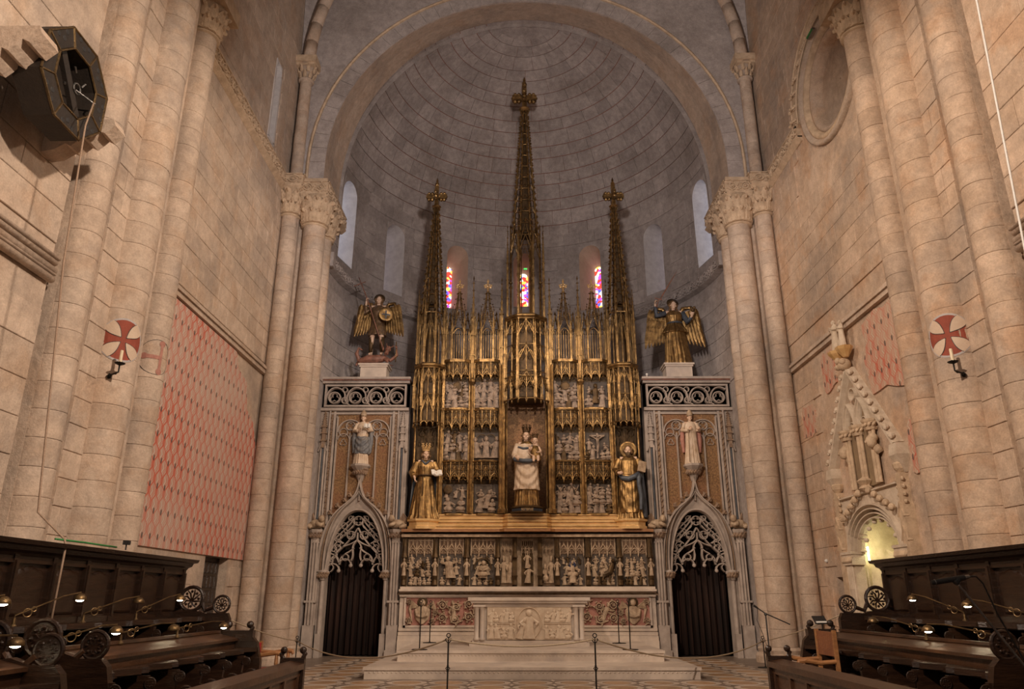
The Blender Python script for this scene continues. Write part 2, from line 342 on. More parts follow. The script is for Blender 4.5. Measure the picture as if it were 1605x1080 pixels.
# ---- floor: grey marble field with inlaid roundels
fl = MB().box(-7.5, 7.5, -3, 25.5, -.3, 0).build('floor', 'tile_dark')
tag(fl, 'worn marble floor inlaid with tan and pale roundels before the altar steps', 'floor', kind='structure')
disc = shared(MB().lathe([(.235, 0), (.235, .004), (.225, .007)], 18), 'tile', 'tile_tan')
ringt = shared(MB().lathe([(.25, .001), (.25, .006), (.345, .006), (.345, .001)], 20, cap=False), 'tile', 'tile_pale')
star = MB()
for k in range(4):
    a = PI / 2 * k; star.add([(0.05 * cos(a + PI / 4), 0.05 * sin(a + PI / 4), .006), (.17 * cos(a), .17 * sin(a), .006), (0, 0, .007), (.05 * cos(a - PI / 4), .05 * sin(a - PI / 4), .006)], [(0, 2, 1), (1, 2, 3)])
star = shared(star, 'tile', 'tile_pale')
nt_ = 0
for i in range(-7, 8):
    for j in range(0, 15):
        x, y = i * .72, 9.6 + j * .72
        if y > 14.3 and abs(x) < 3.35 or abs(x) > 4.9 or y > 19.2 or y < 13 and abs(x) > 2.6 or y < 12 and abs(x) > 2.4: continue
        inst(disc, 'tile', fl, (x, y, 0)); inst(ringt, 'tile', fl, (x, y, 0)); inst(star, 'tile', fl, (x + .36, y + .36, 0))

# ---- chancel side walls
def chancel_wall(sx):
    side = 'left' if sx < 0 else 'right'; m = 'stone' if sx < 0 else 'stone_r'; b = MB()
    X = lambda a, c: (min(sx * a, sx * c), max(sx * a, sx * c))
    def bx(a, c, *r): b.box(*X(a, c), *r)
    if sx < 0:
        for r in ((12.0, 15.5, 0, 2.2), (16.75, 17.9, 0, 2.2), (12.0, 17.9, 2.2, 12.42), (12.0, 15.98, 12.42, 14.8), (16.42, 17.9, 12.42, 14.8), (12.0, 17.9, 14.8, 22)): bx(6.53, 7.4, *r)
    else:
        for r in ((12.0, 13.18, 0, 3.32), (15.62, 15.95, 0, 3.32), (15.95, 16.6, 1.8, 3.32), (16.6, 17.9, 0, 3.32), (12.0, 17.9, 3.32, 10.35), (15.25, 17.9, 10.35, 13.85), (12.0, 17.9, 13.85, 22)): bx(6.53, 7.4, *r)
        holed_plate(b, [(13.5 + 1.4 * cos(t), 12.1 + 1.4 * sin(t)) for t in [rad(a) for a in range(0, 360, 9)]], 13.5, 12.1, (11.75, 15.25, 10.35, 13.85), 6.53, 7.4)
    wl = b.build('wall_' + side, m); M_ = 'joint'
    tag(wl, 'chancel side wall of pale squared stone above the patterned mural' if sx < 0 else 'ochre stone chancel side wall around the carved tomb and blind oculus', 'wall', kind='structure')
    def skip(u0, u1, v0, v1):
        y0, y1 = 12.0 + u0, 12.0 + u1
        if v1 > 16.3: return True
        if sx < 0:
            if v0 < 6.72 and v1 > 2.15: return True
            if y1 > 15.5 and y0 < 16.75 and v0 < 2.2: return True
            if y1 > 15.98 and y0 < 16.42 and v1 > 12.42 and v0 < 14.8: return True
        else:
            if y1 > 12.95 and y0 < 15.8 and v0 < 3.5: return True
            if y1 > 15.9 and y0 < 16.65 and v0 < 1.9: return True
            if v1 > 6.6 and v0 < 7.0: return True
            if y1 > 12.7 and y0 < 16 and v1 > 3.4 and v0 < 6.8: return True
            if (max(0, y0 - 13.5 if y0 > 13.5 else 13.5 - y1 if y1 < 13.5 else 0)) < 1.75 and v1 > 10.4 and v0 < 13.9: return True
        return False
    ashlar(wl, (sx * 6.5, 12.0, 0), (0, 1, 0), (-sx, 0, 0), 5.75, 11.78, .405, .62, m, skip, 3 + sx)
    ashlar(wl, (sx * 6.5, 12.0, 12.08), (0, 1, 0), (-sx, 0, 0), 5.75, 4.2, .41, .62, m, lambda a, b_, c, d: skip(a, b_, c + 12.08, d + 12.08), 8 + sx)
    return wl
WL = chancel_wall(-1); WR = chancel_wall(1)
# blocked lancet high on the left wall; its pale colour paints in daylight
lw = MB().box(-6.9, -6.8, 15.98, 16.42, 12.42, 14.8).box(-6.82, -6.505, 16.36, 16.45, 12.42, 14.5).box(-6.82, -6.505, 15.95, 16.02, 12.42, 14.5).box(-6.82, -6.505, 15.98, 16.42, 12.38, 12.46)
lw.prism([(15.98, 14.8)] + [(16.2 + .22 * cos(rad(a)), 14.45 + .33 * sin(rad(a))) for a in range(180, 89, -15)], -6.9, -6.51, 'x')
lw.prism([(16.42, 14.8)] + [(16.2 + .22 * cos(rad(a)), 14.45 + .33 * sin(rad(a))) for a in range(0, 91, 15)], -6.9, -6.51, 'x')
tag(lw.build('window_1', 'plaster'), 'narrow pale lancet high on the left chancel wall', 'window', kind='structure')
# doorway in the left wall
dr = thing('door_1', 'dark panelled door deep in the wall below the patterned mural', 'door', (0, 0, 0), kind='structure')
MB().box(-6.80, -6.72, 15.5, 16.75, 0, 2.2).build('door_leaf', 'wood', dr)
pm = shared(MB().loft([[(0, -.085, -.12), (0, .085, -.12), (0, .085, .12), (0, -.085, .12)], [(.03, -.06, -.095), (.03, .06, -.095), (.03, .06, .095), (.03, -.06, .095)]]), 'door_panel', 'wood')
for i in range(6):
    for j in range(7): inst(pm, 'door_panel', dr, (-6.72, 15.62 + i * .2, .25 + j * .29))
MB().box(7.2, 7.4, 15.95, 16.6, 0, 1.8).build('recess_back', 'dark', None); tag(bpy.data.objects['recess_back'], 'dark back of the low recess beside the tomb', 'recess', kind='structure')
bpy.data.objects['recess_back'].name = 'wall_recess'

# ---- choir side walls nearer the camera, with their string moulding
for sx in (-1, 1):
    side = 'left' if sx < 0 else 'right'
    cw = wall_boxes('wall_choir_' + side, 'stone' if sx < 0 else 'stone_r', [sxbox(sx, 6.53, 7.2, -3, 9.08, 0, 16), sxbox(sx, 6.8, 7.2, 9.08, 9.3, 0, 16)],
                    'pale choir wall behind the octagonal wheel case' if sx < 0 else 'ochre choir wall beyond the hanging white cable')
    zs = 5.34 if sx < 0 else 5.75
    ashlar(cw, (sx * 6.5, 5.8, 1.6), (0, 1, 0), (-sx, 0, 0), 3.27, 7.6, .48, .8, 'stone' if sx < 0 else 'stone_r', lambda a, c, d, e: d + 1.6 < zs + .36 and e + 1.6 > zs, 20 + sx)
    st = MB()
    for k, (dz, r) in enumerate(((.05, .055), (.17, .06), (.29, .05))): st.tube([(sx * 6.47, y, zs + dz) for y in (-3, 9.07)], r, 10)
    st.box(*sxbox(sx, 6.42, 6.53, -3, 9.07, zs + .10, zs + .13)).box(*sxbox(sx, 6.40, 6.53, -3, 9.07, zs + .32, zs + .36))
    tag(st.build('trim_1' if sx < 0 else 'trim_2', 'stone', None, True), 'triple roll string moulding on the choir wall, ' + ('below the octagonal wheel case' if sx < 0 else 'beside the hanging white cable'), 'moulding', kind='structure')

# ---- string mouldings above the murals
for sx in (-1, 1):
    m = MB().box(*sxbox(sx, 6.44, 6.54, 12.0, 17.7, 6.60, 6.66)).box(*sxbox(sx, 6.40, 6.54, 12.0, 17.7, 6.70, 6.76)).tube([(sx * 6.47, y, 6.68) for y in (12, 17.7)], .03, 8).box(*sxbox(sx, 6.46, 6.54, 12.0, 17.7, 6.80, 6.83))
    tag(m.build('trim_3' if sx < 0 else 'trim_4', 'stone'), 'thin moulded string line along the top of the ' + ('red patterned mural' if sx < 0 else 'tomb wall paintings'), 'moulding', kind='structure')

# ---- engaged columns made of drums
def leaf_mesh(m):
    b = MB()
    rows = [(-.10, .0, .0), (-.105, .02, .10), (-.095, .045, .20), (-.06, .10, .27), (-.03, .135, .25), (-.01, .125, .20)]
    b.loft([[(x, -y - .015, z), (x * .4, -y - .05, z + .012), (-x * .4, -y - .05, z + .012), (-x, -y - .015, z), (-x, -y + .03, z), (x, -y + .03, z)] for x, y, z in rows])
    for s in (-1, 1):
        for z in (.07, .16): b.ell((s * .10, -.02 - z * .12, z), (.03, .025, .045), 5, 4)
    return shared(b, 'leaf', m)
LEAF = leaf_mesh('carved')
DR = {}
def drum_mesh(r, h, m):
    k = (round(r, 3), round(h, 3), m)
    if k not in DR:
        DR[k] = shared(MB().lathe([(r - .010, .0015), (r - .002, .0025), (r, .006), (r, .022), (r, h - .022), (r, h - .006), (r - .002, h - .0025), (r - .010, h - .0015)], 26), 'drum', m, False)
        DR[k].polygons.foreach_set('use_smooth', [len(p.vertices) == 4 for p in DR[k].polygons])
    return DR[k]
def column(x, y, r, z0, z1, label, m='stone', dh=.37, cap=None, base=True, leaves=12, capm='carved'):
    c = thing('engaged_column', label, 'column', (x, y, 0), kind='structure')
    n = max(1, round((z1 - z0) / dh)); h = (z1 - z0) / n; rg = random.Random(int(x * 100 + y))
    for i in range(n): inst(drum_mesh(r, h, m), 'drum', c, (rg.uniform(-.003, .003), rg.uniform(-.003, .003), z0 + i * h), (0, 0, rg.uniform(0, 6)))
    if base: MB().lathe([(r + .14, 0), (r + .14, .14), (r + .11, .2), (r + .06, .22), (r + .09, .3), (r + .02, .36)], 24).build('base', m, c)
    if cap:
        zc, ch = cap
        cp = MB().lathe([(r + .05, zc - .05), (r + .06, zc - .02), (r + .03, zc), (r - .01, zc + .02), (r + .02, zc + ch * .55), (r + .14, zc + ch)], 24).build('capital', capm, c, True)
        s = ch / .62
        for row, (zz, off) in enumerate(((zc + .02, 0), (zc + ch * .42, .5))):
            for k in range(leaves):
                a = 2 * PI * (k + off) / leaves
                inst(LEAF, 'leaf', cp, ((r + .02 + row * .05) * cos(a), (r + .02 + row * .05) * sin(a), zz), (0, 0, a + PI / 2), (s * .9 * r / .26, s * .8, s))
    return c
SD = {-1: 'left', 1: 'right'}
for sx in (-1, 1):
    s = SD[sx]; m = 'stone' if sx < 0 else 'stone_r'; near = 'painted red cross'
    pr = MB().box(*sxbox(sx, 6.46, 7.2, 9.2, 12.1, 0, 17)).box(*sxbox(sx, 6.36, 7.2, 9.86, 11.45, 0, 17))
    pr = tag(pr.build('pillar', m), f'stepped pier core behind the three columns at {s} of the choir', 'pillar', kind='structure')
    ashlar(pr, (sx * 6.34, 9.86, .3), (0, 1, 0), (-sx, 0, 0), .46, 12.3, .37, .5, m, None, 31)
    column(sx * 6.42, 9.45, .25, 0.36, 13.2, f'slim engaged column nearest the choir wall on the {s} pier', m)
    column(sx * 6.35, 10.64, .34, 0.36, 15.0, f'broad engaged column bearing the round red cross on the {s} pier', m)
    column(sx * 6.42, 11.85, .26, 0.36, 11.8, f'engaged column with leafy capital beside the {"patterned mural" if sx < 0 else "blind oculus"}', m, cap=(11.8, .62))
    ab = MB().box(*sxbox(sx, 5.95, 6.6, 11.45, 12.3, 12.42, 12.75)); tag(ab.build('trim_5' if sx < 0 else 'trim_6', 'carved'), f'abacus block above the leafy capital on the {s} pier', 'moulding', kind='structure')
    # far pier of the apse arch
    pl = MB().box(*sxbox(sx, 5.62, 7.4, 17.78, 19.25, 0, 12.05)).box(*sxbox(sx, 6.06, 7.4, 17.62, 17.8, 0, 12.05))
    pl = tag(pl.build('pillar', 'stone'), f'pier core of the apse arch on the {s}, behind the triple columns', 'pillar', kind='structure')
    column(sx * 6.29, 17.62, .21, .36, 11.0, f'slim corner column of the apse arch against the {s} wall', 'stone', cap=(11.0, .75), leaves=10)
    column(sx * 5.65, 17.76, .29, .36, 10.75, f'thick front column of the apse arch on the {s}', 'stone', cap=(10.75, .8))
    column(sx * 5.62, 18.5, .25, .36, 10.75, f'inner column under the apse arch beside the {s} portal', 'stone', cap=(10.75, .8), leaves=10)
    column(sx * 6.25, 17.62, .16, 12.1, 15.35, f'slender upper shaft carrying the vault rib on the {s}', 'stone', cap=(15.35, .45), base=False, leaves=8, capm='stone')
    a2 = MB().box(*sxbox(sx, 5.93, 6.6, 17.28, 17.8, 15.8, 16.0)).box(*sxbox(sx, 5.98, 6.6, 17.34, 17.8, 15.72, 15.8))
    tag(a2.build('trim_7' if sx < 0 else 'trim_8', 'carved'), f'square abacus under the vault rib on the {s}', 'moulding', kind='structure')

# ---- carved friezes: slab with scrolls, and abaci of the arch capitals
def scroll_mesh():
    b = MB(); P = []
    for i in range(30):
        t = i / 29; a = t * 3.6 * PI; r = .135 * (1 - t * .8); P.append((r * cos(a), -.012 - .02 * t, r * sin(a)))
    b.tube(P, [.022 - .010 * i / 29 for i in range(30)], 5)
    for k in range(6):
        a = k * PI / 3 + .4; b.ell((.155 * cos(a), -.012, .15 * sin(a)), (.042, .022, .03), 6, 4, Matrix.Identity(4))
    b.ell((0, -.03, 0), .032, 6, 4); b.tube([(-.2, -.01, -.12), (-.12, -.02, .02), (-.16, -.015, .13)], .018, 5)
    return b
SCR = shared(scroll_mesh(), 'scroll', 'carved')
def straight_frieze(t, p0, p1, z, h, nrm):
    p0, p1, nrm = Vector(p0), Vector(p1), Vector(nrm); d = (p1 - p0); L = d.length; d.normalize()
    a, b = p0 + nrm * .0, p1; back = -nrm * .14
    R = [[tuple(q + o) for q in (p0, p1, p1 + back, p0 + back)] for o in (Vector((0, 0, z - h / 2)), Vector((0, 0, z + h / 2)))]
    mb = MB().loft(R)
    for zz in (z - h / 2, z + h / 2 - .035):
        mb.loft([[tuple(q + Vector((0, 0, o))) for q in (p0 + nrm * .035, p1 + nrm * .035, p1 + back, p0 + back)] for o in (zz, zz + .035)])
    mb.loft([[tuple(q + Vector((0, 0, o))) for q in (p0 + nrm * f, p1 + nrm * f, p1 + back, p0 + back)] for o, f in ((z - h / 2 - .10, -.075), (z - h / 2, .035))])
    mb.build('slab', 'carved', t); n = max(1, round(L / .36)); yaw = math.atan2(nrm.x, -nrm.y)
    for i in range(n if L > .3 else 0):
        q = p0 + d * (L * (i + .5) / n); inst(SCR, 'scroll', t, (q.x, q.y, z), (0, rad(180) * (i % 2), yaw), (L / n / .36, 1.3, h / .42))
Z0 = Vector((0, 0, 0))
for sx in (-1, 1):
    t = thing('trim_9' if sx < 0 else 'trim_10', 'carved scroll frieze crossing the left chancel wall to the arch capitals' if sx < 0 else 'carved scroll frieze on the right wall rising around the blind oculus', 'frieze', kind='structure')
    if sx < 0: straight_frieze(t, (-6.42, 12.0, 0), (-6.42, 17.35, 0), 11.93, .36, (1, 0, 0))
    else:
        straight_frieze(t, (6.42, 15.15, 0), (6.42, 17.35, 0), 11.93, .36, (-1, 0, 0))
        rg = [[], []]
        P = [(13.5 + r * cos(rad(a)), 12.1 + r * sin(rad(a))) for r in (1.5, 1.82) for a in range(-4, 165, 6)]; n = len(P) // 2
        mb = MB().loft([[(6.42, *P[i]), (6.42, *P[n + i]), (6.55, *P[n + i]), (6.55, *P[i])] for i in range(n)])
        mb.tube([(6.41, *p) for p in P[:n]], .025, 6).tube([(6.41, *p) for p in P[n:]], .025, 6); mb.build('slab', 'carved', t)
        for i in range(13):
            a = rad(2 + i * 12.4); inst(SCR, 'scroll', t, (6.42, 13.5 + 1.66 * cos(a), 12.1 + 1.66 * sin(a)), (a + PI / 2, 0, -PI / 2), (.95, 1.8, .85))
    # abaci over the arch capitals
    a = thing('trim_11' if sx < 0 else 'trim_12', f'carved abacus band over the triple capitals of the apse arch on the {SD[sx]}', 'frieze', kind='structure')
    straight_frieze(a, (sx * 6.42, 17.26, 0), (sx * 5.95, 17.26, 0), 11.93, .36, (0, -1, 0)); straight_frieze(a, (sx * 5.935, 17.27, 0), (sx * 5.935, 17.45, 0), 11.93, .36, (-sx, 0, 0))
    straight_frieze(a, (sx * 6.0, 17.38, 0), (sx * 5.3, 17.38, 0), 11.75, .40, (0, -1, 0)); straight_frieze(a, (sx * 5.285, 17.39, 0), (sx * 5.285, 19.5, 0), 11.75, .40, (-sx, 0, 0))
    MB().box(*sxbox(sx, 5.32, 6.4, 17.4, 19.3, 11.6, 12.05)).build('block', 'carved', a)

# ---- east wall over the apse arch, its soffit and voussoirs
b = MB(); RA, ZA = 5.55, 12.8
near = [(RA, 12.05)] + [(RA * cos(rad(a)), ZA + RA * sin(rad(a))) for a in range(0, 181, 5)] + [(-RA, 12.05)]
far = [(5.46, 12.05)] + [(5.46 * cos(rad(a)), ZA + 6.15 * sin(rad(a))) for a in range(0, 181, 5)] + [(-5.46, 12.05)]
outer = []
for x, z in near:
    k = min((7.4 / abs(x)) if abs(x) > .01 else 1e9, (22 - ZA) / (z - ZA) if z > ZA + .01 else 1e9); outer.append((x * k, ZA + (z - ZA) * k if z >= ZA else z))
b.loft([[(p[0], 17.8, p[1]) for p in near], [(p[0], 17.8, p[1]) for p in outer]], cap=False, closed=False)
b.loft([[(p[0], 19.5, p[1]) for p in outer], [(p[0], 19.5, p[1]) for p in far]], cap=False, closed=False)
wa = tag(b.build('wall_arch', 'grey2'), 'wall over the tall round apse arch with its thin hood line', 'wall', kind='structure')
sf = MB().loft([[(p[0], 17.8, p[1]) for p in near], [(p[0] * .995 + q[0] * .005, 18.5, (p[1] + q[1]) / 2 + .02) for p, q in zip(near, far)], [(p[0], 19.2, p[1]) for p in far], [(p[0] * 1.04, 19.22, p[1] + .1) for p in far]], cap=False, closed=False)
sf.build('arch_soffit', 'stone', wa)
hd = MB(); H = [(6.02, 12.05)] + [(6.02 * cos(rad(a)), ZA + 6.08 * sin(rad(a))) for a in range(0, 181, 4)] + [(-6.02, 12.05)]
hd.tube([(x, 17.78, z) for x, z in H], .045, 6); hd.build('hood_mould', 'carved', wa)
def vous(a0, a1, r0, r1):
    g = .25; L = [(r * cos(rad(a)), r * sin(rad(a))) for r, a in ((r0, a0 + g * .4), (r0, a1 - g * .4), (r1, a1 - g * .4), (r1, a0 + g * .4))]
    return MB().prism(L, -.02, .05)
vm = shared(vous(-2.25, 2.25, 5.56, 5.97), 'voussoir', 'grey2')
for i in range(40): inst(vm, 'voussoir', wa, (0, 17.8, ZA), (0, -rad(2.25 + i * 4.5), 0))

# ---- rib vault over the chancel
g = MB(); N = 24; rows = []
for j in range(N + 1):
    y = 12.0 + 5.8 * j / N; row = []
    for i in range(N + 1):
        x = -6.52 + 13.04 * i / N; hx = math.sqrt(max(0, 1 - (x / 6.52) ** 2)); hy = math.sqrt(max(0, 1 - ((y - 14.9) / 2.9) ** 2)); row.append((x, y, 16.0 + 5.9 * max(hx, hy)))
    rows.append(row)
g.loft(rows, cap=False, closed=False)
ce = tag(g.build('ceiling', 'grey', None, True), 'stone rib vault springing above the apse arch', 'ceiling', kind='structure')
for sx in (-1, 1):
    for sy in (-1, 1):
        P = [(sx * 6.2 * cos(rad(a)), 14.9 + sy * 2.62 * cos(rad(a)), 16.0 + 5.75 * sin(rad(a))) for a in range(0, 91, 6)]
        for i in range(len(P) - 1):
            q = [Vector(P[i]).lerp(Vector(P[i + 1]), t) for t in (.01, .5, .99)]; MB().tube(q, .17, 9).build('rib_stone', 'stone', ce, True)
# ---- apse wall (half cylinder) with windows, and the half dome
AC = (0, 19.2); AR = 5.6
WIN = [  # azimuth deg, sill, head, width outer, depth, pane width, pane material, label
    (115.0, 11.0, 13.45, .80, 1.0, .30, 'stained', 'slim stained glass lancet behind the left gilded spire'),
    (65.0, 11.0, 13.45, .80, 1.0, .30, 'stained', 'slim stained glass lancet behind the right gilded spire'),
    (90, 11.3, 13.4, .75, .9, .34, 'stained', 'stained glass lancet seen through the central gilded lantern'),
    (141.0, 10.95, 13.45, .80, .9, .55, 'daylight2', 'violet-lit lancet recess above the spear-bearing archangel'),
    (39.0, 10.95, 13.45, .80, .9, .55, 'daylight2', 'violet-lit lancet recess above the sword-raising archangel'),
    (167.0, 11.0, 13.75, .95, .9, .7, 'daylight', 'blue-lit round-headed lancet behind the left arch capital'),
    (13.0, 11.0, 13.75, .95, .9, .7, 'daylight', 'blue-lit round-headed lancet behind the right arch capital')]
def in_win(a0, a1, z0, z1, pad=0.0):
    for az, s0, s1, wd, *_ in WIN:
        h = math.degrees(wd / 2 / AR) + pad
        if a1 > az - h and a0 < az + h and z1 > s0 - pad * .1 and z0 < s1 + pad * .1: return True
    return False
edges_a = sorted(set([round(-4 + i * 4, 3) for i in range(48)] + [round(w_[0] + sg * math.degrees(w_[3] / 2 / AR), 3) for w_ in WIN for sg in (-1, 1)]))
edges_z = sorted(set([0, 4, 8, 10.2, 12.8] + [w_[1] for w_ in WIN] + [w_[2] for w_ in WIN] + [14.0]))
def DRAD(z): return 1.0 if z <= 12.8 else math.sqrt(max(0, 1 - ((z - 12.8) / 6.3) ** 2))
cy = MB()
def ap(a, z, r=AR + .03): return (AC[0] + r * DRAD(z) * cos(rad(a)), AC[1] + r * DRAD(z) * sin(rad(a)), z)
for i in range(len(edges_a) - 1):
    for j in range(len(edges_z) - 1):
        a0, a1, z0, z1 = edges_a[i], edges_a[i + 1], edges_z[j], edges_z[j + 1]
        am, zm = (a0 + a1) / 2, (z0 + z1) / 2
        if in_win(am, am, zm, zm): continue
        cy.add([ap(a0, z0), ap(a1, z0), ap(a1, z1), ap(a0, z1)], [(0, 1, 2, 3)])
wap = tag(cy.build('wall_apse', 'grey'), 'curved grey stone apse wall behind the gilded retable', 'wall', kind='structure')
n_ = 24; dm = MB(); rows = []
for i in range(n_ + 1):
    ps = math.asin(1.2 / 6.3) + (PI / 2 - math.asin(1.2 / 6.3)) * i / n_
    rows.append([(5.64 * cos(ps) * cos(rad(a)), 19.2 + 5.64 * cos(ps) * sin(rad(a)), 12.8 + 6.33 * sin(ps)) for a in range(-4, 185, 4)])
dm.loft(rows, cap=False, closed=False)
dome = tag(dm.build('ceiling_apse', 'redjoint', None, True), 'half dome of coursed grey stone with red painted joints', 'ceiling', kind='structure')
def curved_block(f, a0, a1, t0, t1, gap_a, gap_t, k=4):
    """f(angle, t, depth) -> point; a slab following the surface"""
    A = [a0 + gap_a + (a1 - a0 - 2 * gap_a) * i / k for i in range(k + 1)]; t0 += gap_t; t1 -= gap_t
    rings = [[f(a, t0, -.03), f(a, t0, .0), f(a, t1, .0), f(a, t1, -.03)] for a in A]
    return MB().loft(rings)
def fcyl(a, z, d): return ((AR - d) * cos(rad(a)) * DRAD(z), (AR - d) * sin(rad(a)) * DRAD(z), z)
def fdom(a, p, d): return ((5.6 - d) * cos(p) * cos(rad(a)), (5.6 - d) * cos(p) * sin(rad(a)), (6.3 - d) * sin(p))
def ring_of_blocks(parent, f, t0, t1, lens, gap_t, loc, skip=None, gapm=.008, rad_=AR, jit=0, m='grey', a_lo=0, a_hi=180):
    rg = random.Random(int(t0 * 97) + jit); cache = {}; a = a_lo - rg.uniform(0, lens[0])
    while a < a_hi:
        L = rg.choice(lens)
        if not (skip and skip(a, a + L, t0, t1)) and a + L > a_lo + 1 and a < a_hi - 1:
            if L not in cache: cache[L] = shared(curved_block(f, 0, L, t0, t1, math.degrees(gapm / max(rad_, .5)), gap_t), 'stone_block', m)
            inst(cache[L], 'stone_block', parent, loc, (0, 0, rad(a)))
        a += L
zc = 7.0; ct = 0
while zc < 13.9:
    h = .47
    if not (10.2 < zc + h and zc < 10.5): ring_of_blocks(wap, fcyl, zc, zc + h, (6.0, 7.6, 9.0), .006, (0, 19.2, 0), lambda a, b_, c, d: in_win(a, b_, c, d, .3), .006, AR)
    zc += h
ps = math.asin(1.2 / 6.3) - .004; k = 0
while ps < 1.43:
    dp = .068 + .02 * (k % 2) ; rr = 5.6 * cos(ps); base = math.degrees(.72 / rr)
    ring_of_blocks(dome, fdom, ps, ps + dp, (base * .8, base, base * 1.2), .0019, (0, 19.2, 12.8), None, .006, rr, k); ps += dp; k += 1
MB().lathe([(.95, 18.98), (.6, 19.04), (.02, 19.07)], 24, AC, 0, PI, cap=False).build('crown_stone', 'grey', dome, True)
# string course of the apse
ast = MB(); ast.lathe([(5.62, 10.22), (5.44, 10.26), (5.42, 10.55), (5.48, 10.6), (5.62, 10.62)], 48, AC, rad(-2), rad(182), cap=False)
for sx in (-1, 1): ast.box(*sxbox(sx, 5.40, 5.64, 18.96, 19.08, 10.2, 10.63))
ast = tag(ast.build('trim_13', 'grey'), 'carved string course running round the apse wall below the windows', 'moulding', kind='structure')
SCG = shared(scroll_mesh(), 'scroll', 'grey')
for i in range(44):
    a = rad(3 + i * 4.05); inst(SCG, 'scroll', ast, (5.42 * cos(a), 19.2 + 5.42 * sin(a), 10.41), (0, PI * (i % 2), a - PI / 2), (1.0, 1, .8))
# windows
def window(k, az, s0, s1, wd, dp, pw, pm, label):
    t = thing('window_%d' % (k + 2), label, 'window', (0, 0, 0), kind='structure')
    a = rad(az); Rv = Vector((cos(a), sin(a), 0)); T = Vector((-sin(a), cos(a), 0)); o = Vector((0, 19.2, 0))
    def outl(w_, z0, z1, d):
        h = w_ / 2; L = [(-h, z0), (h, z0)] + [(h * cos(rad(q)), z1 - h + h * sin(rad(q))) for q in range(0, 181, 15)]
        out = []
        for u, z in L:
            r = math.sqrt(max(.01, (AR * DRAD(z) + .02) ** 2 - u * u)) if d == 0 else math.sqrt(AR * AR - u * u) + d
            out.append(o + Rv * r + T * u + Vector((0, 0, z)))
        return out
    fo = outl(wd, s0, s1, 0); bo = outl(pw, s0 + .12, s1 - .42 if pm == 'stained' else s1 - .15, dp)
    MB().loft([fo, bo], cap=False).build('reveal', 'plaster' if pm != 'stained' else 'cream', t)
    MB().add(bo, [tuple(range(len(bo)))]).build('pane', pm, t)
    sp = MB(); h = wd / 2; top = [fo[i] for i in range(2, len(fo))]; cz = []
    for i, q in enumerate(range(0, 181, 15)):
        u = h * cos(rad(q)); z = s1 - h + h * sin(rad(q)); tu = h if q < 45 else -h if q > 135 else h * cos(rad(q)) / max(.01, sin(rad(q))); tz = s1 if 45 <= q <= 135 else s1 - h + h * abs(math.tan(rad(q)))
        tz = min(tz, s1); cz.append(o + Rv * (math.sqrt((AR * DRAD(tz) + .02) ** 2 - tu * tu)) + T * tu + Vector((0, 0, tz)))
    sp.loft([top, cz], cap=False, closed=False).build('head_stone', 'grey', t)
for k, q in enumerate(WIN): window(k, *q)
# blind oculus on the right wall
oc = thing('window_9', 'blind round oculus with moulded rings high on the right wall', 'window', kind='structure')
TR = Matrix.Translation((6.53, 13.5, 12.1)) @ Matrix.Rotation(-PI / 2, 4, 'Y')
for nm, pf, mm in (('ring', [(1.42, .0), (1.42, .10), (1.36, .12), (1.30, .05), (1.26, .03)], 'stone'), ('ring', [(1.28, -.1), (1.28, .05), (1.22, .07), (1.16, .03), (1.12, -.1)], 'carved'),
                   ('ring', [(1.14, -.25), (1.12, -.04), (1.04, -.02), (.98, -.12), (.94, -.3)], 'stone_r')):
    MB().lathe(pf, 48, cap=False, T=TR).build(nm, mm, oc, True)
MB().lathe([(1.2, -.28), (.02, -.28)], 40, cap=False, T=TR).build('infill', 'stone_r', oc)
bil = shared(MB().box(-.03, .03, -.025, .02, -.03, .03), 'billet', 'carved')
for k in range(48):
    a = 2 * PI * k / 48; inst(bil, 'billet', oc, (6.5, 13.5 + 1.35 * cos(a), 12.1 + 1.35 * sin(a)), (a, 0, 0))
# ================================================================== GILDED RETABLE
RY = 19.8
def pinnacle(x, y, z0, z1, w, ck=5):
    """square shaft, gablets, crocketed point and bud"""
    b = MB(); h = z1 - z0; zs = z0 + h * .58
    b.box(x - w / 2, x + w / 2, y - w / 2, y + w / 2, z0, zs)
    for z in (z0 + h * .2, z0 + h * .4, zs): b.box(x - w * .75, x + w * .75, y - w * .75, y + w * .75, z - w * .2, z + w * .2)
    b.loft([[(x + sx * w * k, y + sy * w * k, z) for sx, sy in ((-1, -1), (1, -1), (1, 1), (-1, 1))] for k, z in ((.5, zs), (.08, z1 - h * .04))])
    for i in range(ck):
        z = zs + (z1 - zs) * (i + .7) / (ck + .6); r = w * (.5 - .4 * (i + .7) / (ck + .6)) + w * .16
        for a in range(4): b.octa((x + r * cos(PI / 4 + a * PI / 2) * 1.2, y + r * sin(PI / 4 + a * PI / 2) * 1.2, z), w * .2)
    b.octa((x, y, z1 - h * .02), (w * .28, w * .28, h * .035)); return b
def ngon(cx, cy, r, z, n=8, off=22.5, sq=1): return [(cx + r * cos(rad(off + 360 * i / n)), cy + sq * r * sin(rad(off + 360 * i / n)), z) for i in range(n)]
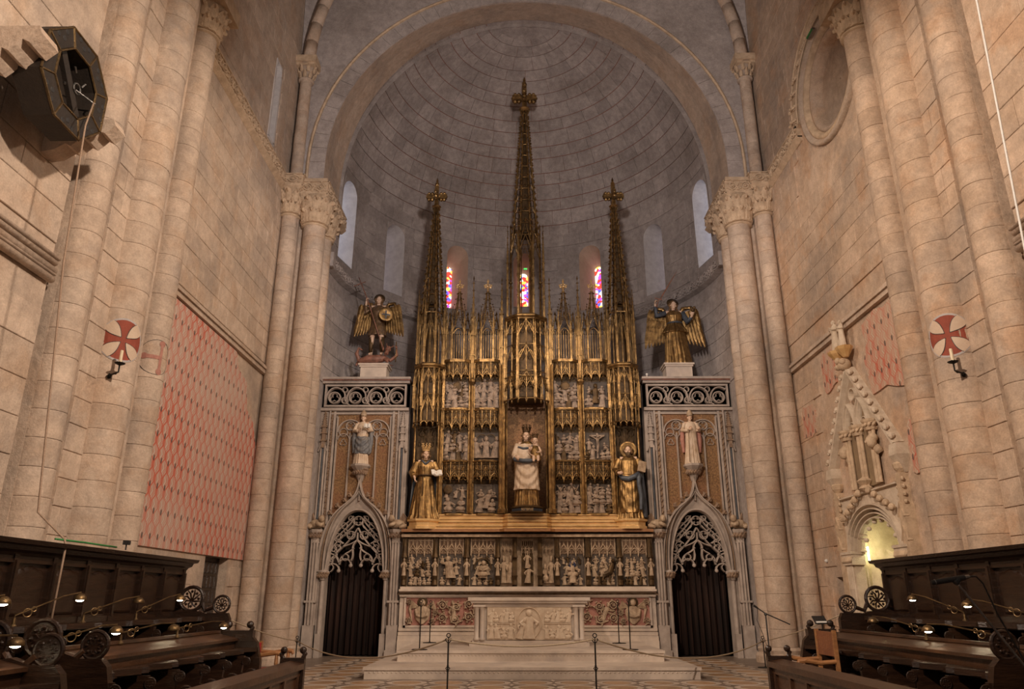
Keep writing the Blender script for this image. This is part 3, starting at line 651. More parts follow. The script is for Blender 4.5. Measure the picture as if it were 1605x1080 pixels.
def fleuron(x, y, z, s):
    b = MB(); b.lathe([(.05 * s, 0), (.10 * s, .03 * s), (.05 * s, .08 * s), (.04 * s, .2 * s), (.14 * s, .25 * s), (.05 * s, .3 * s), (.04 * s, .75 * s), (.09 * s, .85 * s), (.01 * s, 1.05 * s)], 8, (x, y), T=Matrix.Translation((0, 0, z)))
    for a in range(4):
        q = a * PI / 2; d = (cos(q), sin(q))
        b.tube([(x, y, z + .38 * s), (x + d[0] * .12 * s, y + d[1] * .12 * s, z + .42 * s), (x + d[0] * .24 * s, y + d[1] * .24 * s, z + .50 * s), (x + d[0] * .27 * s, y + d[1] * .27 * s, z + .60 * s)], [.05 * s, .06 * s, .075 * s, .04 * s], 6)
        b.ell((x + d[0] * .2 * s, y + d[1] * .2 * s, z + .38 * s), .06 * s, 6, 4); b.ell((x + d[0] * .13 * s, y + d[1] * .13 * s, z + .6 * s), .055 * s, 6, 4)
    return b
RT = thing('retable', 'tall gilded gothic altarpiece with spires, canopies and relief panels', 'retable', (0, RY, 3.05))
RO = Vector((0, RY, 3.05))
def G(mb, name, m='gold', parent=None, sm=False):
    mb.v = [tuple(Vector(p) - RO) for p in mb.v]; return mb.build(name, m, parent or RT, sm)
# shelf and stepped gilded base
sh = MB(); sh.prism([(-3.2, RY + .3), (3.2, RY + .3), (3.2, RY - .42), (.7, RY - .42), (.58, RY - .56), (-.58, RY - .56), (-.7, RY - .42), (-3.2, RY - .42)], 2.98, 3.05, 'z'); G(sh, 'shelf', 'chair')
for k, (d, z0, z1) in enumerate(((.34, 3.05, 3.16), (.24, 3.16, 3.27), (.14, 3.27, 3.36), (.05, 3.36, 3.46))):
    G(MB().loft([[(-2.35, RY + .25, z), (2.35, RY + .25, z), (2.35, RY - e_, z), (.62, RY - e_, z), (.5, RY - e_ - .18, z), (-.5, RY - e_ - .18, z), (-.62, RY - e_, z), (-2.35, RY - e_, z)] for z, e_ in ((z0, d + .05), (z0 + .02, d + .05), (z1 - .045, d - .01))]).prism([(-2.35, RY + .25), (2.35, RY + .25), (2.35, RY - d - .035), (.63, RY - d - .035), (.5, RY - d - .215), (-.5, RY - d - .215), (-.63, RY - d - .035), (-2.35, RY - d - .035)], z1 - .045, z1 - .012, 'z'), 'base_step', 'goldbr')
for sx in (-1, 1):
    G(MB().lathe([(.44, 3.05), (.44, 3.12), (.40, 3.14), (.40, 3.22), (.45, 3.25), (.45, 3.3)], 8, (sx * 2.66, RY - .12), rad(22.5), rad(382.5)), 'pedestal', 'goldbr')
# back boards
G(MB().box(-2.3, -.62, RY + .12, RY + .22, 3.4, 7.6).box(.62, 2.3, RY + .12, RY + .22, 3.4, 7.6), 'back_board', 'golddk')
nb = MB().box(-.62, .62, RY + .42, RY + .5, 3.4, 6.6); G(nb, 'niche_back', 'brocade')
for sx in (-1, 1):
    G(MB().box(*sxbox(sx, .58, .64, RY - .1, RY + .46, 3.46, 6.4)), 'niche_side', 'brocade')
    for x, d, w in ((.62, -.14, .055), (.70, -.12, .05), (.54, -.02, .03)): G(MB().tube([(sx * x, RY + d, z) for z in (3.46, 7.5)], w, 8).lathe([(w * 1.5, 3.46), (w * 1.6, 3.56), (w * 1.1, 3.6)], 8, (sx * x, RY + d)), 'shaft', 'gold')
    for x, w, zt in ((1.49, .055, 7.02), (2.31, .05, 7.5)):
        b = MB().tube([(sx * x, RY - .08, z) for z in (3.46, zt)], w, 6).tube([(sx * (x - w * 1.2), RY - .03, z) for z in (3.46, zt)], w * .5, 5).tube([(sx * (x + w * 1.2), RY - .03, z) for z in (3.46, zt)], w * .5, 5)
        b.lathe([(w, zt - .1), (w * 1.9, zt), (w * 1.9, zt + .05), (w * .8, zt + .12), (w * .3, zt + .3)], 8, (sx * x, RY - .08)); G(b, 'shaft', 'gold')
    for x, z0, z1, w in ((.68, 7.5, 10.15, .075), (1.49, 7.2, 10.2, .075), (2.3, 7.4, 10.1, .06), (3.04, 7.4, 9.55, .06)): G(pinnacle(sx * x, RY - .05, z0, z1, w), 'pinnacle')
# small carved figures for the reliefs
def small_fig(v):
    b = MB(); rg = random.Random(v); lean = (0, .18, -.2, .05, -.05, .25)[v]; H = (1, 1, .95, .72, .66, .9)[v]
    R = []
    for i, (z, rx, ry) in enumerate(((0, .22, .14), (.12, .20, .13), (.3, .17, .12), (.5, .15, .11), (.62, .17, .11), (.72, .19, .10), (.79, .14, .09), (.82, .06, .06))):
        cx = lean * z * .8; R.append([(cx + rx * (1 + .16 * sin(j * 2.6 + v) * (1 - z)) * cos(2 * PI * j / 9), ry * sin(2 * PI * j / 9), z * H) for j in range(9)])
    b.loft(R); hx = lean * .75; b.ell((hx, -.05, .92 * H), (.10, .11, .125), 7, 5); b.ell((hx, .0, .95 * H), (.12, .11, .125), 6, 4)
    sh_ = .70 * H
    A = {0: [(.24, .52, -.12), (-.24, .5, -.14)], 1: [(.34, .62, -.08), (-.22, .48, -.14)], 2: [(.30, .95, -.06), (-.32, .92, -.06)], 3: [(.06, .5, -.2), (-.06, .5, -.2)], 4: [(.3, .42, -.12), (-.1, .55, -.16)], 5: [(.38, .8, -.06), (-.2, .4, -.14)]}[v]
    for (x, z, y), s in zip(A, (1, -1)):
        e = ((x * .9 + s * .10) + hx * .6, y * .6, (z * H + sh_) / 2 - .04); b.tube([(s * .14 + hx * .8, 0, sh_), e, (x + hx * .5, y, z * H)], [.06, .055, .04], 5); b.ell((x + hx * .5, y, z * H), .045, 5, 4)
    if v in (3, 4): b.ell((.0, -.08, .16), (.26, .16, .14), 7, 5)
    return b
FIG = {m: [shared(small_fig(v), 'figure', m) for v in range(6)] for m in ('alabd', 'alab', 'frontal', 'golddk')}
def relief(parent, ox, oy, oz, w, h, m, rows, seed, off=(0, 0, 0), sc=1.0, depth=.8):
    """figures in overlapping tiers on a slab, at ox,oy,oz = lower centre"""
    rg = random.Random(seed)
    for r, (n, z, s) in enumerate(rows):
        for i in range(n):
            x = (i + .5) / n * w - w / 2 + rg.uniform(-.02, .02) * w; v = rg.choice((0, 1, 2, 3, 4, 5)) if r else rg.choice((3, 4, 0, 1)); q = s * rg.uniform(.88, 1.1) * sc
            inst(FIG['golddk' if rg.random() < .13 else m][v], 'figure', parent, (ox + x - off[0], oy - off[1] + rg.uniform(-.01, .01), oz + z * h - off[2]), (0, rg.uniform(-.12, .12), rg.uniform(-.4, .4)), (q * rg.choice((-1, 1)), q * depth, q))
LAY = {0: [(4, .02, .42), (4, .32, .42), (4, .62, .33)], 1: [(4, .02, .42), (3, .26, .50), (4, .60, .32)], 2: [(3, .03, .58)], 3: [(2, .05, .52), (3, .55, .28)], 4: [(2, .04, .44), (1, .18, .55), (2, .55, .30)]}
def canopy_mesh():
    """pierced curved canopy, three bays, .70 wide and .5 high, lower edge at z = 0"""
    b = MB(); W = .35
    def cv(u, z): a = u / W; return (u, -.16 * math.sqrt(max(0, 1 - a * a * .96)), z)
    n = 12
    for z, t in ((.12, .012), (.28, .010), (.44, .012), (.50, .026)): b.tube([cv(-W + 2 * W * i / n, z) for i in range(n + 1)], t, 5)
    for i in range(7):
        u = -W * .97 + 2 * W * .97 * i / 6; big = i % 2 == 0
        b.tube([cv(u, z) for z in (-.03 if big else .1, .5)], .017 if big else .010, 5)
        if big: b.octa((*cv(u, -.06)[:2], -.05), (.022, .022, .045))
    for k in range(3):
        c = -W * .65 + k * W * .65
        for s in (-1, 1):
            b.tube([cv(c + s * .108 * (1 - t), .02 + .17 * math.sin(t * PI / 2)) for t in (0, .25, .5, .75, 1)], .013, 5)
            b.tube([cv(c + s * .10 * (1 - t), .16 + .22 * t ** 1.5) for t in (0, .35, .7, 1)], .011, 5)
            b.tube([cv(c + s * .055 + .045 * cos(q), .06 + .045 * sin(q)) for q in [i * PI / 4 for i in range(9)]], .008, 4)
        b.octa((*cv(c, .42)[:2], .42), (.02, .02, .05)); b.tube([cv(c + .05 * cos(q), .34 + .05 * sin(q)) for q in [i * PI / 4 for i in range(9)]], .009, 4)
    return b
def canopy_back():
    b = MB(); W = .35; n = 10
    f = [(-W + 2 * W * i / n, -.135 * math.sqrt(max(0, 1 - (2 * i / n - 1) ** 2 * .96))) for i in range(n + 1)]
    return b.prism(f + [(W, .12), (-W, .12)], .12, .5, 'z')
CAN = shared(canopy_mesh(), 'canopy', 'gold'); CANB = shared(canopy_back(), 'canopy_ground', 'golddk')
rows = ((6.30, 7.06, 7.06), (4.87, 5.63, 5.66), (3.48, 4.24, 4.26))
pic = 0
SCENES = ['risen saint rising over a crowd', 'crowd around a fire', 'dove above a kneeling group', 'veiled head between mourners', 'crowded figures around a raised arm', 'scourged man between two tormentors', 'cross carried through a crowd', 'man on a cross between mourners', 'angel facing a seated woman', 'kneeling group under a gabled shed', 'crowd under zigzag gables', 'crowd below a rounded tree']
for r, (z0, z1, zc) in enumerate(rows):
    for c, cx in enumerate((-1.9, -1.085, 1.085, 1.9)):
        p = MB().box(cx - .35, cx + .35, RY + .04, RY + .12, z0, z1); p = G(p, 'relief_panel', 'reliefground'); tag(p, 'alabaster relief panel, ' + SCENES[r * 4 + c])
        O = (0, RO.y, RO.z); k = r * 4 + c
        if k == 7 or k == 5:
            if k == 7:
                x = MB().box(cx - .022, cx + .022, RY - .03, RY + .03, z0 + .05, z1 - .03).box(cx - .2, cx + .2, RY - .03, RY + .03, z1 - .12, z1 - .08); G(x, 'cross', 'alabd', p)
                f = MB().tube([(cx, RY - .06, z0 + .2), (cx + .015, RY - .07, z0 + .38), (cx, RY - .06, z0 + .56)], [.02, .035, .045], 6).tube([(cx - .19, RY - .05, z1 - .1), (cx, RY - .06, z0 + .55), (cx + .19, RY - .05, z1 - .1)], .022, 5).ell((cx + .02, RY - .08, z0 + .64), (.04, .04, .05), 7, 5); G(f, 'figure', 'alabd', p)
                for s in (-1, 1):
                    relief(p, cx + s * .22, RY + .0, z0, .26, .7, 'alabd', [(2, .03, .36), (1, .4, .3)], 70 + s, O)
            else:
                for s in (-1, 0, 1): inst(FIG['alabd'][(2, 0, 1)[s + 1]], 'figure', p, (cx + s * .22, RY - RO.y, z0 + .06 - RO.z), (0, 0, 0), (.52, .5, .56))
                a = MB()
                for s in (-1, 1): a.tube([(cx + s * .12 + .12 * cos(q), RY - .02, z0 + .6 + .1 * sin(q)) for q in [i * PI / 8 for i in range(9)]], .012, 5)
                G(a, 'vault_ribs', 'golddk', p)
        else:
            relief(p, cx, RY + .01, z0, .66, .74, 'alabd', LAY[(0, 0, 1, 4, 0, 2, 1, 3, 3, 4, 1, 0)[k]], 40 + k, O)
            if k in (0, 2, 8): G(MB().lathe([(.09, 0), (.12, .01), (.09, .02)], 14, T=Matrix.Translation((cx + (-.18 if k == 8 else 0), RY - .03, z0 + .62)) @ Matrix.Rotation(PI / 2, 4, 'X')), 'halo', 'golddk', p)
            if k == 10: G(MB().bar([(cx - .28, z1 - .04), (cx - .2, z1 - .2), (cx - .1, z1 - .04), (cx, z1 - .2), (cx + .1, z1 - .04), (cx + .2, z1 - .2), (cx + .28, z1 - .04)], .04, RY - .05, RY + .05), 'gables', 'alabd', p)
        G(MB().prism([(cx - .36, RY + .1), (cx - .36, RY - .02), (cx - .2, RY - .11), (cx + .2, RY - .11), (cx + .36, RY - .02), (cx + .36, RY + .1)], z0 - .05, z0 - .005, 'z'), 'ledge', 'gold', p)
        cn = inst(CAN, 'canopy', RT, (cx, RY - .0 - RO.y, zc + .06 - RO.z)); inst(CANB, 'canopy_ground', cn)
# gabled lanterns over the panels
for cx in (-1.9, -1.085, 1.085, 1.9):
    t = MB()
    t.prism([(cx - .38, RY + .12), (cx - .38, RY - .05), (cx - .2, RY - .2), (cx + .2, RY - .2), (cx + .38, RY - .05), (cx + .38, RY + .12)], 7.58, 7.66, 'z'); l = G(t, 'lantern', 'gold')
    P = [(cx - .34, RY + .02), (cx - .17, RY - .14), (cx + .17, RY - .14), (cx + .34, RY + .02)]
    for x, y in P: G(pinnacle(x, y, 7.66, 9.25, .05, 3), 'pinnacle', 'gold', l)
    for k in range(3):
        (xa, ya), (xb, yb) = P[k], P[k + 1]; g = MB()
        for u in ([.2, .4, .6, .8] if k == 1 else [.33, .66]): g.tube([(xa + (xb - xa) * u, ya + (yb - ya) * u, z) for z in (7.66, 8.5)], .011, 5)
        def pt(u, z): return (xa + (xb - xa) * u, ya + (yb - ya) * u, z)
        g.tube([pt(u, 8.38 + .2 * sin(u * PI)) for u in [i / 8 for i in range(9)]], .016, 5); g.tube([pt(0, 8.45), pt(.5, 8.98), pt(1, 8.45)], .022, 5)
        for u in (.2, .35, .65, .8): g.octa(pt(u, 8.5 + .95 * min(u, 1 - u)), .03)
        g.octa(pt(.5, 9.03), (.03, .03, .08)); G(g, 'gable', 'gold', l)
    s = MB()
    for k in range(6):
        a = k * PI / 3; s.tube([(cx + .22 * cos(a), RY + .02 + .14 * sin(a), 8.75), (cx + .09 * cos(a), RY + .02 + .06 * sin(a), 9.3), (cx + .03 * cos(a), RY + .02 + .02 * sin(a), 9.78)], [.02, .016, .012], 5)
        for i in range(6): f = (i + .5) / 6; r = .22 * (1 - f) + .05; s.octa((cx + r * cos(a), RY + .02 + r * .65 * sin(a), 8.78 + f), .026)
    for z, r in ((9.0, .17), (9.25, .11), (9.5, .07)): s.tube([(cx + r * cos(q), RY + .02 + r * .65 * sin(q), z) for q in [i * PI / 4 for i in range(9)]], .01, 4)
    G(s, 'spirelet', 'gold', l); G(fleuron(cx, RY + .02, 9.74, .40), 'finial', 'goldbr', l)
# towers
def tracery_panel(xa, ya, xb, yb, z0, z1, gable=True, heads=2):
    b = MB(); h = z1 - z0
    def pt(u, z): return (xa + (xb - xa) * u, ya + (yb - ya) * u, z)
    for u in (.06, .5, .94): b.tube([pt(u, z0), pt(u, z1)], .014, 5)
    for lev in range(heads):
        za = z0 + h * lev / heads; zb = z0 + h * (lev + 1) / heads; hh = zb - za
        for c in (.28, .72):
            b.tube([pt(c + .22 * k, za + hh * .5 + hh * .28 * (1 - k * k)) for k in (-1, -.6, -.2, .2, .6, 1)], .011, 5)
            b.tube([pt(c + .11 * cos(q), za + hh * .52 + hh * .08 * sin(q)) for q in [i * PI / 3 for i in range(7)]], .008, 4)
        b.tube([pt(.5 + .3 * cos(q), za + hh * .86 + hh * .1 * sin(q)) for q in [i * PI / 4 for i in range(9)]], .010, 4)
        b.tube([pt(0, za), pt(1, za)], .014, 5)
        if gable:
            b.tube([pt(.0, za + hh * .35), pt(.5, za + hh * .98), pt(1, za + hh * .35)], .02, 5)
            for u in (.15, .32, .68, .85): b.octa(pt(u, za + hh * (.38 + 1.25 * min(u, 1 - u))), .028)
            b.octa(pt(.5, za + hh * 1.0), (.025, .025, .07))
    b.tube([pt(0, z1), pt(1, z1)], .018, 5); return b
def tower_stage(par, cx, cy_, r, z0, z1, heads, n=8, faces=range(3, 8), core=True, coremat='golddk', corew=.74, gable=True, cusps=True, pin=(0, 0, 0)):
    V = ngon(cx, cy_, r, 0, n)
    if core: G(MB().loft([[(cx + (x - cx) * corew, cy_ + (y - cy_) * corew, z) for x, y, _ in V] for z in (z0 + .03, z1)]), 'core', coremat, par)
    for k in faces:
        a, b_ = V[k], V[(k + 1) % n]; G(tracery_panel(a[0], a[1], b_[0], b_[1], z0, z1, gable, heads), 'tracery_panel', 'gold', par)
        if cusps:
            c = MB()
            for u in (.25, .75): c.tube([(a[0] + (b_[0] - a[0]) * (u + .25 * cos(q)), a[1] + (b_[1] - a[1]) * (u + .25 * cos(q)), z0 - .09 + .09 * sin(q)) for q in [i * PI / 6 for i in range(7)]], .013, 5)
            c.octa((a[0], a[1], z0 - .1), (.03, .03, .06)); c.octa(((a[0] + b_[0]) / 2, (a[1] + b_[1]) / 2, z0 - .1), (.024, .024, .05)); G(c, 'cusped_arch', 'gold', par)
    if pin[1]:
        for k in range(n):
            if V[k][1] > cy_ + r * .75: continue
            q = 1 + pin[2]; G(pinnacle(cx + (V[k][0] - cx) * q, cy_ + (V[k][1] - cy_) * q, z0 + pin[0], pin[1], .055, 4), 'pinnacle', 'gold', par)
def ring(par, cx, cy_, r, z, h=.07): G(MB().lathe([(r * .9, z - h), (r, z - h * .5), (r * 1.08, z), (r * 1.08, z + h * .4), (r * .96, z + h)], 8, (cx, cy_), rad(22.5), rad(382.5)), 'cornice', 'gold', par)
def spire(par, cx, cy_, r0, r1, z0, z1, nr=18):
    for k in range(8):
        a = rad(22.5 + 45 * k); b = MB(); b.tube([(cx + r0 * cos(a), cy_ + r0 * sin(a), z0), (cx + (r0 * .45 + r1 * .55) * cos(a), cy_ + (r0 * .45 + r1 * .55) * sin(a), (z0 * .45 + z1 * .55)), (cx + r1 * cos(a), cy_ + r1 * sin(a), z1)], [.032, .026, .018], 5)
        for i in range(nr):
            f = (i + .4) / nr; r = r0 + (r1 - r0) * f + .035; b.octa((cx + r * cos(a), cy_ + r * sin(a), z0 + (z1 - z0) * f), (.048 - .014 * f, .048 - .014 * f, .06 - .016 * f))
        G(b, 'spire_rib', 'gold', par)
    G(MB().loft([ngon(cx, cy_, r0 * .62, z0 + .3), ngon(cx, cy_, r1 * .6, z1)]), 'spire_core', 'golddk', par)
    for i in range(nr // 2):
        f = (i + .5) / (nr // 2); r = (r0 + (r1 - r0) * f) * .96; z = z0 + (z1 - z0) * f; b = MB()
        b.tube(ngon(cx, cy_, r, z), .013, 4, True)
        for k in range(3, 8):
            p, q = ngon(cx, cy_, r, z)[k], ngon(cx, cy_, r, z)[(k + 1) % 8]; b.tube([p, ((p[0] + q[0]) / 2, (p[1] + q[1]) / 2, z + (z1 - z0) / nr * .8), q], .010, 4)
        G(b, 'spire_band', 'gold', par)
def cross_finial(par, cx, cy_, z, s, m):
    b = MB(); b.lathe([(.10 * s, 0), (.16 * s, .06 * s), (.07 * s, .12 * s), (.06 * s, .2 * s)], 8, (cx, cy_), T=Matrix.Translation((0, 0, z)))
    b.box(cx - .06 * s, cx + .06 * s, cy_ - .06 * s, cy_ + .06 * s, z + .1 * s, z + .8 * s)
    for q in range(4):
        a = q * PI / 2; d = (cos(a), sin(a)); c = Vector((cx + d[0] * .19 * s, cy_ + d[1] * .19 * s, z + .42 * s))
        for i in range(6):
            t = i * PI / 3; b.ell(c + Vector((d[0] * .10 * s * cos(t), d[1] * .10 * s * cos(t), .12 * s * sin(t))), .062 * s, 6, 4)
        b.box(*[v for lo, hi in ((c.x - .05 * s - abs(d[0]) * .08 * s, c.x + .05 * s + abs(d[0]) * .08 * s), (c.y - .05 * s - abs(d[1]) * .08 * s, c.y + .05 * s + abs(d[1]) * .08 * s), (c.z - .075 * s, c.z + .075 * s)) for v in (lo, hi)])
    b.ell((cx, cy_, z + .86 * s), (.07 * s, .07 * s, .1 * s), 7, 5).octa((cx, cy_, z + 1.0 * s), (.04 * s, .04 * s, .12 * s)); G(b, 'finial', m, par)
for sx in (-1, 1):
    cx = sx * 2.66; t = G(MB().box(cx - .34, cx + .34, RY + .2, RY + .28, 3.3, 5.9), 'side_tower', 'golddk')
    for x in (-.36, .36): G(MB().tube([(cx + x, RY + .05, z) for z in (3.3, 5.8)], .035, 8), 'shaft', 'gold', t)
    for x in (-.18, .18): G(tracery_panel(cx + x - .15, RY + .17, cx + x + .15, RY + .17, 4.9, 5.75, True, 1), 'tracery_panel', 'golddk', t)
    tower_stage(t, cx, RY - .02, .42, 5.86, 7.36, 2, pin=(0.4, 7.35, .06)); ring(t, cx, RY - .02, .43, 7.42)
    tower_stage(t, cx, RY - .02, .36, 7.5, 9.0, 1, cusps=False, core=False, pin=(0, 9.75, .12))
    G(MB().loft([ngon(cx, RY - .02, .2, 7.5), ngon(cx, RY - .02, .16, 9.2)]), 'core', 'golddk', t)
    spire(t, cx, RY - .02, .30, .055, 9.0, 12.55); cross_finial(t, cx, RY - .02, 12.45, .95, 'gold')
ct = G(MB().lathe([(.5, 6.5), (.52, 6.62), (.3, 6.7), (.04, 6.72)], 8, (0, RY - .05), rad(22.5), rad(382.5)), 'central_tower', 'golddk')
tower_stage(ct, 0, RY - .05, .60, 6.45, 8.72, 3, pin=(.0, 8.7, .07)); ring(ct, 0, RY - .05, .60, 8.78, .09)
for k in range(3, 8):
    V = ngon(0, RY - .05, .66, 0); a, b_ = V[k], V[(k + 1) % 8]; G(tracery_panel(a[0], a[1], b_[0], b_[1], 6.42, 7.05, True, 1), 'tracery_panel', 'gold', ct)
for k in range(8):
    V = ngon(0, RY - .05, .46, 0)[k]; G(MB().tube([(V[0], V[1], 8.85), (V[0], V[1], 11.2)], .03, 6).lathe([(.05, 9.9), (.05, 9.95)], 6, V[:2]), 'shaft', 'gold', ct)
    V = ngon(0, RY - .05, .56, 0)[k]; G(pinnacle(V[0], V[1], 8.85, 11.75, .055, 5), 'pinnacle', 'gold', ct)
    W_, V2 = ngon(0, RY - .05, .46, 11.0)[k], ngon(0, RY - .05, .46, 11.0)[(k + 1) % 8]; mid = ((W_[0] + V2[0]) / 2, (W_[1] + V2[1]) / 2)
    g = MB().tube([(W_[0], W_[1], 10.85), (mid[0], mid[1], 11.35), (V2[0], V2[1], 10.85)], .022, 5).tube([(W_[0], W_[1], 11.0), (mid[0] * 1.02, mid[1], 11.75), (V2[0], V2[1], 11.0)], .02, 5); g.octa((mid[0], mid[1], 11.8), (.03, .03, .1))
    for f in (.3, .6): g.octa((W_[0] + (mid[0] - W_[0]) * f, W_[1] + (mid[1] - W_[1]) * f, 11.0 + .75 * f), .035).octa((V2[0] + (mid[0] - V2[0]) * f, V2[1] + (mid[1] - V2[1]) * f, 11.0 + .75 * f), .035)
    G(g, 'gable', 'gold', ct)
for x in (-.12, .12): G(MB().tube([(x, RY - .2, 8.85), (x, RY - .2, 11.0)], .018, 6), 'shaft', 'gold', ct)
G(MB().box(-.05, .05, RY - .08, RY - .05, 10.42, 10.46), 'sign_light', 'greenled', ct)
spire(ct, 0, RY - .05, .40, .075, 11.2, 15.95, 24); cross_finial(ct, 0, RY - .05, 15.85, 1.2, 'gold')
G(MB().tube([(-3.0, RY + .15, 8.5), (3.0, RY + .15, 8.5)], .015, 6), 'stay_rod', 'iron')

# ================================================================== PREDELLA AND BASE WALL
PR = thing('predella', 'carved alabaster predella band with canopied scenes under the gilded shelf', 'predella', (0, RY, 1.55)); PO = Vector((0, RY, 1.55))
def GP(mb, name, m='alab', parent=None): mb.v = [tuple(Vector(p) - PO) for p in mb.v]; return mb.build(name, m, parent or PR)
GP(MB().box(-3.19, 3.19, RY - .1, RY + .2, 1.55, 2.93), 'ground', 'alab')
GP(MB().box(-3.2, 3.2, RY - .36, RY + .1, 1.55, 1.60).box(-3.18, 3.18, RY - .3, RY + .1, 1.60, 1.66), 'ledge', 'marble'); GP(MB().box(-3.2, 3.2, RY - .34, RY + .1, 2.86, 2.93), 'cornice', 'alab')
def pred_canopy(w):
    b = MB(); n = 3
    for k in range(n):
        c = -w / 2 + w * (k + .5) / n; q = w / n * .5
        for s in (-1, 1):
            b.tube([(c + s * q * (1 - t), -.03 - .05 * sin(t * PI / 2), .0 + .12 * sin(t * PI / 2)) for t in (0, .3, .6, 1)], .014, 5); b.tube([(c + s * q * .9 * (1 - t), -.07, .08 + .14 * t) for t in (0, .5, 1)], .013, 5)
            b.tube([(c + s * q * .5 + .03 * cos(a), -.05, .03 + .03 * sin(a)) for a in [i * PI / 3 for i in range(7)]], .008, 4)
        b.octa((c, -.07, .26), (.018, .018, .05)); b.box(c - .02, c + .02, -.06, 0, .2, .36)
    for k in range(n + 1): c = -w / 2 + w * k / n; b.box(c - .013, c + .013, -.07, 0, -.05, .36); b.octa((c, -.05, -.06), (.02, .02, .04))
    b.box(-w / 2, w / 2, -.03, 0, .30, .36); return b
PC = shared(pred_canopy(.6), 'canopy', 'alab')
PCN = ['battle of tangled riders', 'enthroned figure with raised arms', 'crowned figure under an arch', 'blue-robed woman seated on a mound', 'rearing horse over fallen men', 'martyr above a row of heads']
for k, cx in enumerate((-2.72, -1.93, -1.13, 1.13, 1.93, 2.72)):
    p = GP(MB().box(cx - .31, cx + .31, RY - .13, RY - .09, 1.68, 2.84), 'relief_panel', 'reliefground'); tag(p, 'predella relief, ' + PCN[k]); off = tuple(PO)
    if k in (0, 4, 5): relief(p, cx, RY - .16, 1.70, .56, .72, 'alab', [(5, .0, .26), (4, .28, .28), (4, .55, .25), (3, .72, .2)], 90 + k, off)
    elif k in (1, 2, 3):
        relief(p, cx, RY - .15, 1.70, .56, .72, 'alab', [(4, .0, .24), (2, .34, .25), (4, .70, .2)], 90 + k, off); inst(FIG['alab'][(2, 3, 4)[k - 1]], 'figure', p, (cx, -.22, .32), (0, 0, 0), (.55, .5, .52))
        if k == 2: GP(MB().tube([(cx + .22 * cos(a), RY - .2, 2.08 + .26 * sin(a)) for a in [i * PI / 8 for i in range(9)]], .022, 5), 'arch', 'golddk', p)
        if k == 3: GP(MB().ell((cx, RY - .26, 2.18), (.085, .03, .09), 8, 6), 'mantle', mat('azure_paint', (.03, .045, .12), (.02, .03, .07), 8, .6), p); GP(MB().ell((cx, RY - .30, 2.24), (.035, .035, .045), 8, 6).lathe([(.10, 1.75), (.05, 2.16)], 8, (cx, RY - .26)), 'seated_woman', 'alab', p)
    if k == 4: GP(MB().tube([(cx + .02, RY - .22, 1.95), (cx + .14, RY - .25, 2.0), (cx + .22, RY - .24, 2.22)], [.07, .08, .05], 8).ell((cx + .22, RY - .27, 2.28), (.045, .07, .05), 7, 5).tube([(cx + .0, RY - .24, 1.96), (cx - .06, RY - .26, 1.8)], .025, 5).tube([(cx + .14, RY - .24, 1.95), (cx + .12, RY - .25, 1.76)], .025, 5), 'horse', 'golddk', p)
    cn = inst(PC, 'canopy', p, (cx, -.13, 2.47 - PO.z))
    GP(MB().box(cx - .29, cx + .29, RY - .14, RY - .12, 2.45, 2.84), 'canopy_ground', 'portal_brown', p)
def pred_buttress(x, fig=True):
    b = MB().box(x - .06, x + .06, RY - .24, RY - .1, 1.66, 2.86); b.loft([ngon(x, RY - .26, .075, 1.70, 6), ngon(x, RY - .26, .05, 1.82, 6), ngon(x, RY - .26, .085, 1.92, 6)]); b.loft([ngon(x, RY - .26, .085, 2.36, 6), ngon(x, RY - .26, .06, 2.46, 6), ngon(x, RY - .26, .02, 2.8, 6)])
    o = GP(b, 'buttress', 'golddk')
    if fig: inst(FIG['alab'][0], 'figure', o, (x, -.27, .37), (0, 0, 0), (.24, .3, .42))
for x in (-3.11, -2.33, -1.53, -.75, .75, 1.53, 2.33, 3.11): pred_buttress(x)
for x in (-.32, .32): pred_buttress(x, False)
for k, x in enumerate((-.53, 0, .53)):
    p = GP(MB().box(x - .15, x + .15, RY - .13, RY - .09, 1.68, 2.84), 'niche', 'golddk' if k == 1 else 'alab')
    for j, dx in enumerate((-.07, .07) if k != 1 else (0,)): inst(FIG['alab'][(0, 1, 4)[(k + j) % 3]], 'figure', p, (x + dx, -.18, .2), (0, 0, 0), (.34, .4, .62 - .2 * (k == 1)))
    if k == 1: inst(FIG['alab'][0], 'figure', p, (x, -.18, .55), (0, 0, 0), (.3, .4, .4))
    inst(PC, 'canopy', p, (x, -.13, 2.47 - PO.z), (0, 0, 0), (.48, 1, 1))
# base wall with red ground reliefs
BW = thing('retable_podium', 'pale stone base wall with red-ground angel and scroll reliefs behind the altar', 'retable base', (0, RY, .4)); BO = Vector((0, RY, .4))
def GB(mb, name, m='marble', parent=None): mb.v = [tuple(Vector(p) - BO) for p in mb.v]; return mb.build(name, m, parent or BW)
GB(MB().box(-3.2, 3.2, RY - .12, RY + .2, 0, 1.55).box(-3.2, 3.2, RY - .3, RY, 0, .4), 'wall_block', 'marble')
for z0, z1, d in ((.4, .52, .26), (.52, .60, .20), (.62, .70, .16), (1.42, 1.47, .2), (1.52, 1.55, .26)): GB(MB().box(-3.2, 3.2, RY - d, RY - .1, z0, z1 - .005), 'moulding', 'marble')
fz = GB(MB().box(-3.18, 3.18, RY - .16, RY - .1, 1.44, 1.53), 'foliage_frieze', 'alab')
SCA = shared(scroll_mesh(), 'scroll', 'alab')
for i in range(38): inst(SCA, 'scroll', fz, (-3.17 + i * .1715, -.17, 1.485 - BO.z), (0, PI * (i % 2), 0), (.48, .8, .26))
SCF = shared(scroll_mesh(), 'scroll', 'alab')
